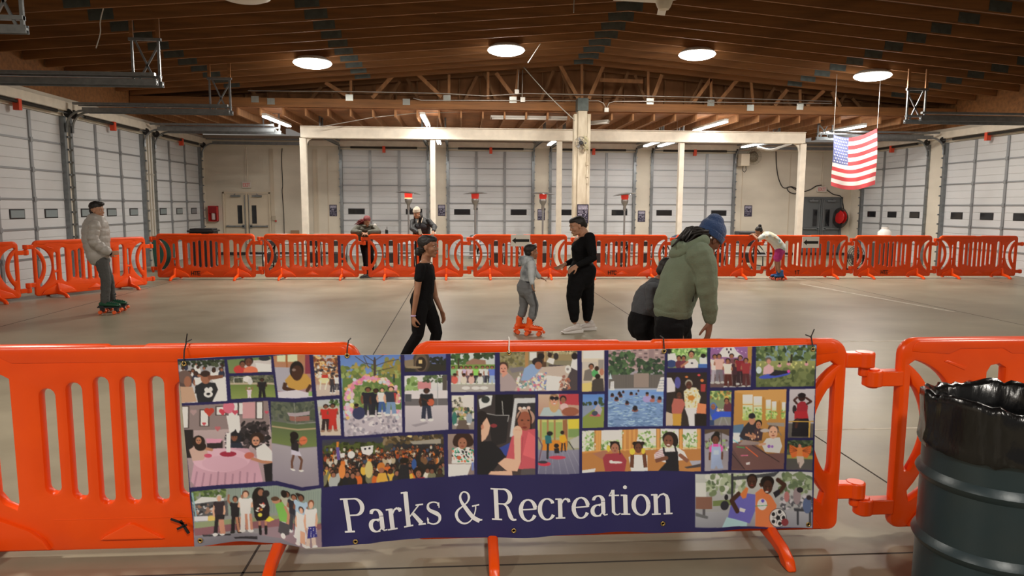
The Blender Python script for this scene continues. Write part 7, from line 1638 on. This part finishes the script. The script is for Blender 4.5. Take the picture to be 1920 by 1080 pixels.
# left wall conduits between the roll doors
for k, yy in enumerate((20.95, 21.12, 21.3)):
    m = MB(); m.tube([(XL + .04, yy, .0), (XL + .04, yy, 3.7)], .022, 8); [m.box((XL + .04, yy, z), (.08, .05, .03)) for z in (.6, 1.6, 2.6)]; o = m.build('wall_conduit', M_conduit)
    tag(o, ('nearest', 'middle', 'farthest')[k] + ' of three upright conduits between the left wall roll doors', 'conduit')
o = MB().bb(-.09, .09, -.03, .03, -.05, .05).build('vent_plate', mat('tan_plate', (.35, .22, .13), .6), loc=PY(553, 435, YB - .03)); o.scale = (1.6, 1, 1.2); tag(o, 'small tan vent plate low on the rear wall left of the first cream post', 'vent')
m = MB(); m.box((0, 0, 0), (.10, .06, .16)); o = m.build('alarm_pull', mat('tan_box', (.42, .36, .27), .5), loc=PY(513.5, 409, YB - .06)); MB().box((.07, -.02, -.10), (.06, .02, .05)).build('red_lever', M_red, o); tag(o, 'small tan call box with a red lever right of the beige double door', 'call box')

# ---------- national flag hung from the rafters
Y_F = 18.2
fc = [PY(1563, 252.5, Y_F), PY(1645, 241, Y_F - .1), PY(1642, 346, Y_F - .1), PY(1559, 348, Y_F)]
nx_, ny_ = 45, 40; V = []; 
for j in range(ny_):
    t = (j) / (ny_ - 1)
    for i in range(nx_):
        s_ = i / (nx_ - 1); p = fc[0].lerp(fc[1], s_).lerp(fc[3].lerp(fc[2], s_), t)
        p.z -= (.16 - .02 * t) * sin(pi * min(1, s_ * 1.02)) * (1 - .25 * s_)
        p.y += .018 * sin(s_ * 17 + t * 3) * (.2 + .6 * t) + .025 * sin(s_ * 7 - t * 5); V.append(p)
FL = empty('flag', fc[0], label='american flag hanging flat from the rafters by the right wall', cat='flag')
red = mat('flag_red', (.50, .05, .06), .8, sheen=.2); wh = mat('flag_white', (.74, .69, .66), .8); bl = mat('flag_blue', (.12, .14, .30), .8)
def fgrid(sel, name, m_, th=0):
    m = MB(); idx = {}
    for j in range(ny_ - 1):
        for i in range(nx_ - 1):
            if sel(i, j):
                f = []
                for (jj, ii) in ((j, i), (j + 1, i), (j + 1, i + 1), (j, i + 1)):
                    k = jj * nx_ + ii
                    if k not in idx: idx[k] = len(m.v); m.v.append(tuple(V[k] - fc[0]))
                    f.append(idx[k])
                m.f.append(tuple(f)); m.m.append(0)
    return m.build(name, m_, FL, smooth=True)
can = lambda i, j: i < 16 and j < 21
fgrid(lambda i, j: not can(i, j) and (j // 3) % 2 == 0, 'red_stripes', red)
fgrid(lambda i, j: not can(i, j) and (j // 3) % 2 == 1, 'white_stripes', wh)
m = MB(); idx = {}
for j in range(21):
    for i in range(16): m.add([V[b * nx_ + a] - fc[0] for a, b in ((i, j), (i, j + 1), (i + 1, j + 1), (i + 1, j))], [(0, 1, 2, 3)])
m.cm = 1
for rrow in range(9):
    for ccol in range(6 if rrow % 2 == 0 else 5):
        fi = (1.4 + ccol * 2.65 + (0 if rrow % 2 == 0 else 1.32)); fj = 1.5 + rrow * 2.25; i0, j0 = int(fi), int(fj); c = V[j0 * nx_ + i0].lerp(V[j0 * nx_ + i0 + 1], fi - i0).lerp(V[(j0 + 1) * nx_ + i0].lerp(V[(j0 + 1) * nx_ + i0 + 1], fi - i0), fj - j0) - fc[0] + Vector((0, -.012, 0))
        P_ = [c + Vector((.024 * (1 if k % 2 == 0 else .42) * sin(k * pi / 5), 0, .024 * (1 if k % 2 == 0 else .42) * cos(k * pi / 5))) for k in range(10)]
        o_ = len(m.v); m.v += [tuple(q) for q in P_]; m.f.append(tuple(range(o_, o_ + 10))); m.m.append(1)
m.build('canton', [bl, wh], FL)
for q in (0, 1):
    m = MB(); p = fc[q] - fc[0]; m.tube([p, p + Vector((0, 0, roofz(fc[q].x) + .02 - fc[q].z))], .005, 5); m.build('hanging_cord', M_conduit, FL)

# ---------- steel drum with bin liner, right foreground
dy_ = 2.80; dx_ = PY(1746, 810, dy_).x + .305
DR = empty('trash_drum', (dx_, dy_, 0), label='dark teal steel drum trash can with black liner at the right edge', cat='trash can')
M_drum = mat('teal_drum_paint', (.014, .032, .040), .36, .1, var=.5, vscale=5, vcol=(.022, .036, .04), bump=.08, bscale=12, spec=.5)
pr = [(.0, .02), (.283, .02), (.292, .0), (.292, .02), (.286, .035)]
for z in (.30, .58):
    pr += [(.284, z - .03), (.298, z - .012), (.304, z), (.298, z + .012), (.284, z + .03)]
pr += [(.286, .80), (.292, .86), (.292, .88), (.28, .88), (.276, .86), (.276, .05), (.0, .05)]
MB().lathe(pr, n=48).build('barrel', M_drum, DR, smooth=True, auto=True)
m = MB(); n = 72; lay_ = []; _r = random.Random(5)
ph1 = [_r.uniform(0, 6.28) for _ in range(6)]
prof = [(.30, .70, .010), (.305, .715, .012), (.300, .74, .010), (.297, .79, .008), (.300, .84, .009), (.303, .885, .008), (.298, .915, .012), (.285, .92, .010), (.266, .90, .004), (.258, .80, .005), (.245, .65, .008), (.22, .45, .01)]
vs, fs = [], []
for k, (r_, z, am) in enumerate(prof):
    for j in range(n):
        a = 2 * pi * j / n; w_ = sum(sin(a * f + ph1[q] + k * .5) for q, f in enumerate((7, 11, 17, 23, 5, 31))) / 3.
        vs.append(((r_ + am * w_) * cos(a), (r_ + am * w_) * sin(a), z + (.018 * sin(a * 2 + 1) + .01 * w_ if 4 < k < 9 else .012 * w_ * (k < 3))))
for k in range(len(prof) - 1):
    for j in range(n): fs.append((k * n + j, k * n + (j + 1) % n, (k + 1) * n + (j + 1) % n, (k + 1) * n + j))
m.add(vs, fs); m.build('bin_liner', mat('black_liner', (.004, .004, .0045), .22, spec=.5, bump=.25, bscale=22, stretch=(1, 1, .35)), DR, smooth=True)

DR.scale = (1, 1, 1.045)
# ---------- black tape mark on the near left barrier
bar0 = BAR; Mi = (Matrix.Translation(BAR.location) @ Matrix.Rotation(BAR.rotation_euler.z, 4, 'Z') @ Matrix.Diagonal((BAR.scale.x, 1, 1, 1))).inverted()
m = MB(); yy = YN - .062
for (u0, v0, u1, v1, w_) in ((320, 973, 345, 982, .010), (338, 976, 354, 1000, .012), (332, 992, 350, 984, .010)): m.beam(PY(u0, v0, yy), PY(u1, v1, yy), w_, .006, up=(0, 1, 0))
m.v = [tuple(Mi @ Vector(v)) for v in m.v]; m.build('tape_mark', M_black, BAR)

# ---------- folding tables with attached benches behind the far barriers
def table(x, y, rz, label):
    r = empty('folding_table', (x, y, 0), rz, label=label, cat='table', group='folding bench tables behind the far barriers')
    MB().bb(-1.15, 1.15, -.36, .36, .70, .73).build('tabletop', mat('grey_laminate', (.33, .33, .34), .4), r, bevel=.006)
    MB().bb(-1.16, 1.16, -.37, .37, .695, .70).build('edge_band', M_black, r)
    for s in (-1, 1):
        MB().bb(-1.1, 1.1, s * .70 - .13, s * .70 + .13, .42, .445).build('bench', mat('grey_laminate', (0, 0, 0)), r, bevel=.006)
        m = MB()
        for e in (-.62, .62): m.tube([(e, s * .85, .0), (e, s * .85, .40), (e, s * .60, .40), (e, s * .30, .55), (e, 0, .69)], .016, 8)
        m.tube([(-.62, s * .60, .40), (.62, s * .60, .40)], .012, 6); m.build('bench_frame', M_conduit, r, smooth=True)
    for e in (-.62, .62):
        m = MB(); m.tube([(e, -.32, .02), (e, -.30, .35), (e * .8, 0, .68)], .018, 8); m.tube([(e, .32, .02), (e, .30, .35), (e * .8, 0, .68)], .018, 8); m.tube([(e, -.32, .1), (e, .32, .1)], .015, 8); m.build('leg', M_dark, r, smooth=True)
        m = MB()
        for yv in (-.32, .32): m.lathe([(.0, -.018), (.045, -.018), (.045, .018), (.0, .018)], (e, yv, .045), 16, axis=(1, 0, 0))
        m.build('caster', M_black, r)
    return r
for x, y, rz, lb in ((-4.6, 19.85, .05, 'folding bench table behind the leftmost cream post'), (-1.9, 19.85, -.04, 'folding bench table behind the two leaning adults'),
                     (1.0, 19.85, .03, 'folding bench table behind the left arrow sign'), (5.2, 19.85, -.03, 'folding bench table right of the tall column'), (7.9, 19.85, .06, 'folding bench table behind the leaning child')):
    table(x, y, rz, lb)
# folded black chairs standing by the tables
def folded_chair(x, y, rz, label):
    r = empty('folded_chair', (x, y, 0), rz, label=label, cat='chair', group='folded black chairs by the tables')
    m = MB()
    for s in (-.2, .2): m.tube([(s, 0, 0), (s, .04, .45), (s, -.02, .82), (s * .8, -.03, .88)], .012, 8); m.tube([(s * .9, .10, 0), (s * .9, .02, .5)], .011, 8)
    m.tube([(-.16, -.03, .88), (.16, -.03, .88)], .012, 8); m.tube([(-.18, .09, .12), (.18, .09, .12)], .010, 8); m.build('frame', M_dark, r, smooth=True)
    m = MB(); m.box((0, -.01, .78), (.34, .025, .13)); m.build('backrest', M_black, r, bevel=.01)
    m = MB(); m.box((0, .03, .40), (.30, .03, .26)); m.build('seat', M_black, r, bevel=.01)
for u, y, rz, lb in ((513, 18.9, .4, 'folded black chair behind the second far barrier, left end'), (594, 19.0, -.2, 'folded black chair just right of the leftmost cream post'), (640, 18.8, .6, 'folded black chair left of the red-haired person'),
                     (733, 18.6, .1, 'folded black chair between the two leaning adults'), (933, 18.7, .0, 'folded black chair left of the left arrow sign'), (1022, 18.6, .2, 'folded black chair right of the left arrow sign'),
                     (1128, 18.5, .1, 'folded black chair just right of the woman in black'), (1160, 18.9, -.4, 'folded black chair behind the stencilled middle barrier'), (1213, 18.5, .2, 'folded black chair left of the green hooded person'),
                     (1345, 18.8, .3, 'folded black chair right of the green hooded person'), (1398, 18.7, -.3, 'folded black chair left of the leaning child')):
    p = PY(u, 480, y); folded_chair(p.x, 18.62, rz, lb)
# bags and gear on the tables
def soft(u, v0, v1, w, y, label, cat, m_, name, base):
    p = PY(u, v1, y); q = PY(u, v0, y); z0 = base; h = q.z - z0; m = MB(); m.ell((0, 0, h * .5), (w / 2, .16, h * .5), None, 20, 12); m.ell((w * .1, 0, h * .7), (w / 3, .12, h * .35), None, 16, 10)
    me = remeshed(m, .02, 3, .02, 8); me.materials.clear(); me.materials.append(m_); me.polygons.foreach_set('use_smooth', [True] * len(me.polygons)); o = bpy.data.objects.new(name, me); COL.objects.link(o); o.location = (p.x, y, base); tag(o, label, cat)
# wheelie bins at left
def bin_(u, y, m_, label, s=1.0):
    p = PY(u, 480, y); r = empty('wheelie_bin', (p.x, y, 0), .1, label=label, cat='bin'); m = MB()
    P0 = [(-.22, -.22), (.22, -.22), (.22, .22), (-.22, .22)]
    vs = [(a * s, b * s, .06) for a, b in P0] + [(a * 1.25 * s, b * 1.25 * s, .98 * s) for a, b in P0]; m.add(vs, [(3, 2, 1, 0), (4, 5, 6, 7), (0, 1, 5, 4), (1, 2, 6, 5), (2, 3, 7, 6), (3, 0, 4, 7)])
    m.build('body', m_, r, bevel=.03); m = MB(); m.bb(-.31 * s, .31 * s, -.31 * s, .31 * s, .98 * s, 1.02 * s); m.bb(-.26 * s, .26 * s, -.26 * s, .26 * s, 1.02 * s, 1.06 * s); m.build('lid', m_, r, bevel=.02)
    for e in (-1, 1): m = MB(); m.lathe([(.0, -.025), (.09, -.025), (.09, .025), (.0, .025)], (e * .2 * s, .24 * s, .09), 18, axis=(1, 0, 0)); m.build('wheel', M_black, r)
bin_(384, 19.0, M_black, 'black lidded bin behind the second far barrier by the left wall', 1.08)
bin_(308, 19.4, mat('green_bin_plastic', (.02, .09, .07), .4), 'green bin behind the far barrier nearest the left wall', .88)
# gas bottle and fan on the right
p = PY(1656, 480, 20.4); r = empty('gas_bottle', (p.x, 20.4, .0), label='white gas bottle standing on a crate behind the right far barrier', cat='gas bottle')
MB().bb(-.24, .24, -.24, .24, 0, .72).build('crate', mat('dark_crate', (.05, .045, .04), .6), r, bevel=.01)
MB().lathe([(.0, .72), (.12, .725), (.125, .75), (.19, .78), (.195, .9), (.19, 1.05), (.12, 1.12), (.05, 1.14), (.0, 1.14)], n=28).build('tank', M_white, r, smooth=True)
m = MB(); m.lathe([(.10, 1.12), (.10, 1.20), (.09, 1.20), (.09, 1.12)], n=20); m.build('collar', M_white, r); m = MB(); m.lathe([(.025, 1.13), (.025, 1.20)], n=10); m.tube([(0, 0, 1.19), (.09, 0, 1.20)], .01, 6); m.build('valve', M_dark, r)
p = PY(1602, 480, 19.6); r = empty('floor_fan', (p.x, 19.6, 0), .2, label='round black floor fan behind the gap between the two right barriers', cat='fan')
m = MB()
for q in (.10, .18, .25, .30): m.tube([(q * cos(i * pi / 12), -.06, .38 + q * sin(i * pi / 12)) for i in range(25)], .008, 5)
for k in range(12): a = k * pi / 6; m.tube([(0, -.08, .38), (.3 * cos(a), -.06, .38 + .3 * sin(a))], .004, 4)
m.build('guard', M_dark, r); m = MB()
for k in range(4): R = Matrix.Rotation(k * pi / 2, 3, 'Y') @ Matrix.Rotation(radians(25), 3, 'X'); m.box(Vector((0, 0, .38)) + R @ Vector((.15, 0, 0)), (.2, .008, .14), R)
m.build('blades', mat('blade_grey', (.2, .19, .18), .5), r); m = MB(); m.bb(-.28, .28, -.05, .0, .0, .04); m.bb(-.3, -.27, -.05, 0, 0, .42); m.bb(.27, .3, -.05, 0, 0, .42); m.build('stand', M_dark, r)
# two-way radio on the barrier top
p = PY(725, 437, 17.12); r = empty('two_way_radio', (p.x, 17.12, 1.088), label='small black two-way radio standing on the barrier between the leaning adults', cat='radio')
MB().bb(-.035, .035, -.02, .02, 0, .09).build('case', M_black, r, bevel=.008); MB().lathe([(.008, .09), (.006, .17)], (.01, 0, 0), 8).build('antenna', M_black, r); MB().lathe([(.01, .09), (.01, .105)], (-.018, 0, 0), 8).build('knob', M_dark, r)
BAGN = mat('navy_bag', (.02, .035, .07), .7)
o = MB(); o.bb(-.30, .30, -.2, .2, 0, .35); o = o.build('gear_case', M_dark, loc=(PY(1400, 440, 19.85).x, 19.85, .73), bevel=.03); tag(o, 'dark gear case on the table behind the leaning child', 'case')
soft(1272, 440, 462, .5, 19.85, 'dark blue bag on the table behind the green hooded person', 'bag', BAGN, 'duffel_bag', 0.735)
soft(1300, 439, 462, .34, 19.85, 'red and black bag beside the blue one behind the hooded person', 'bag', mat('red_bag', (.35, .03, .03), .7), 'duffel_bag', 0.735)
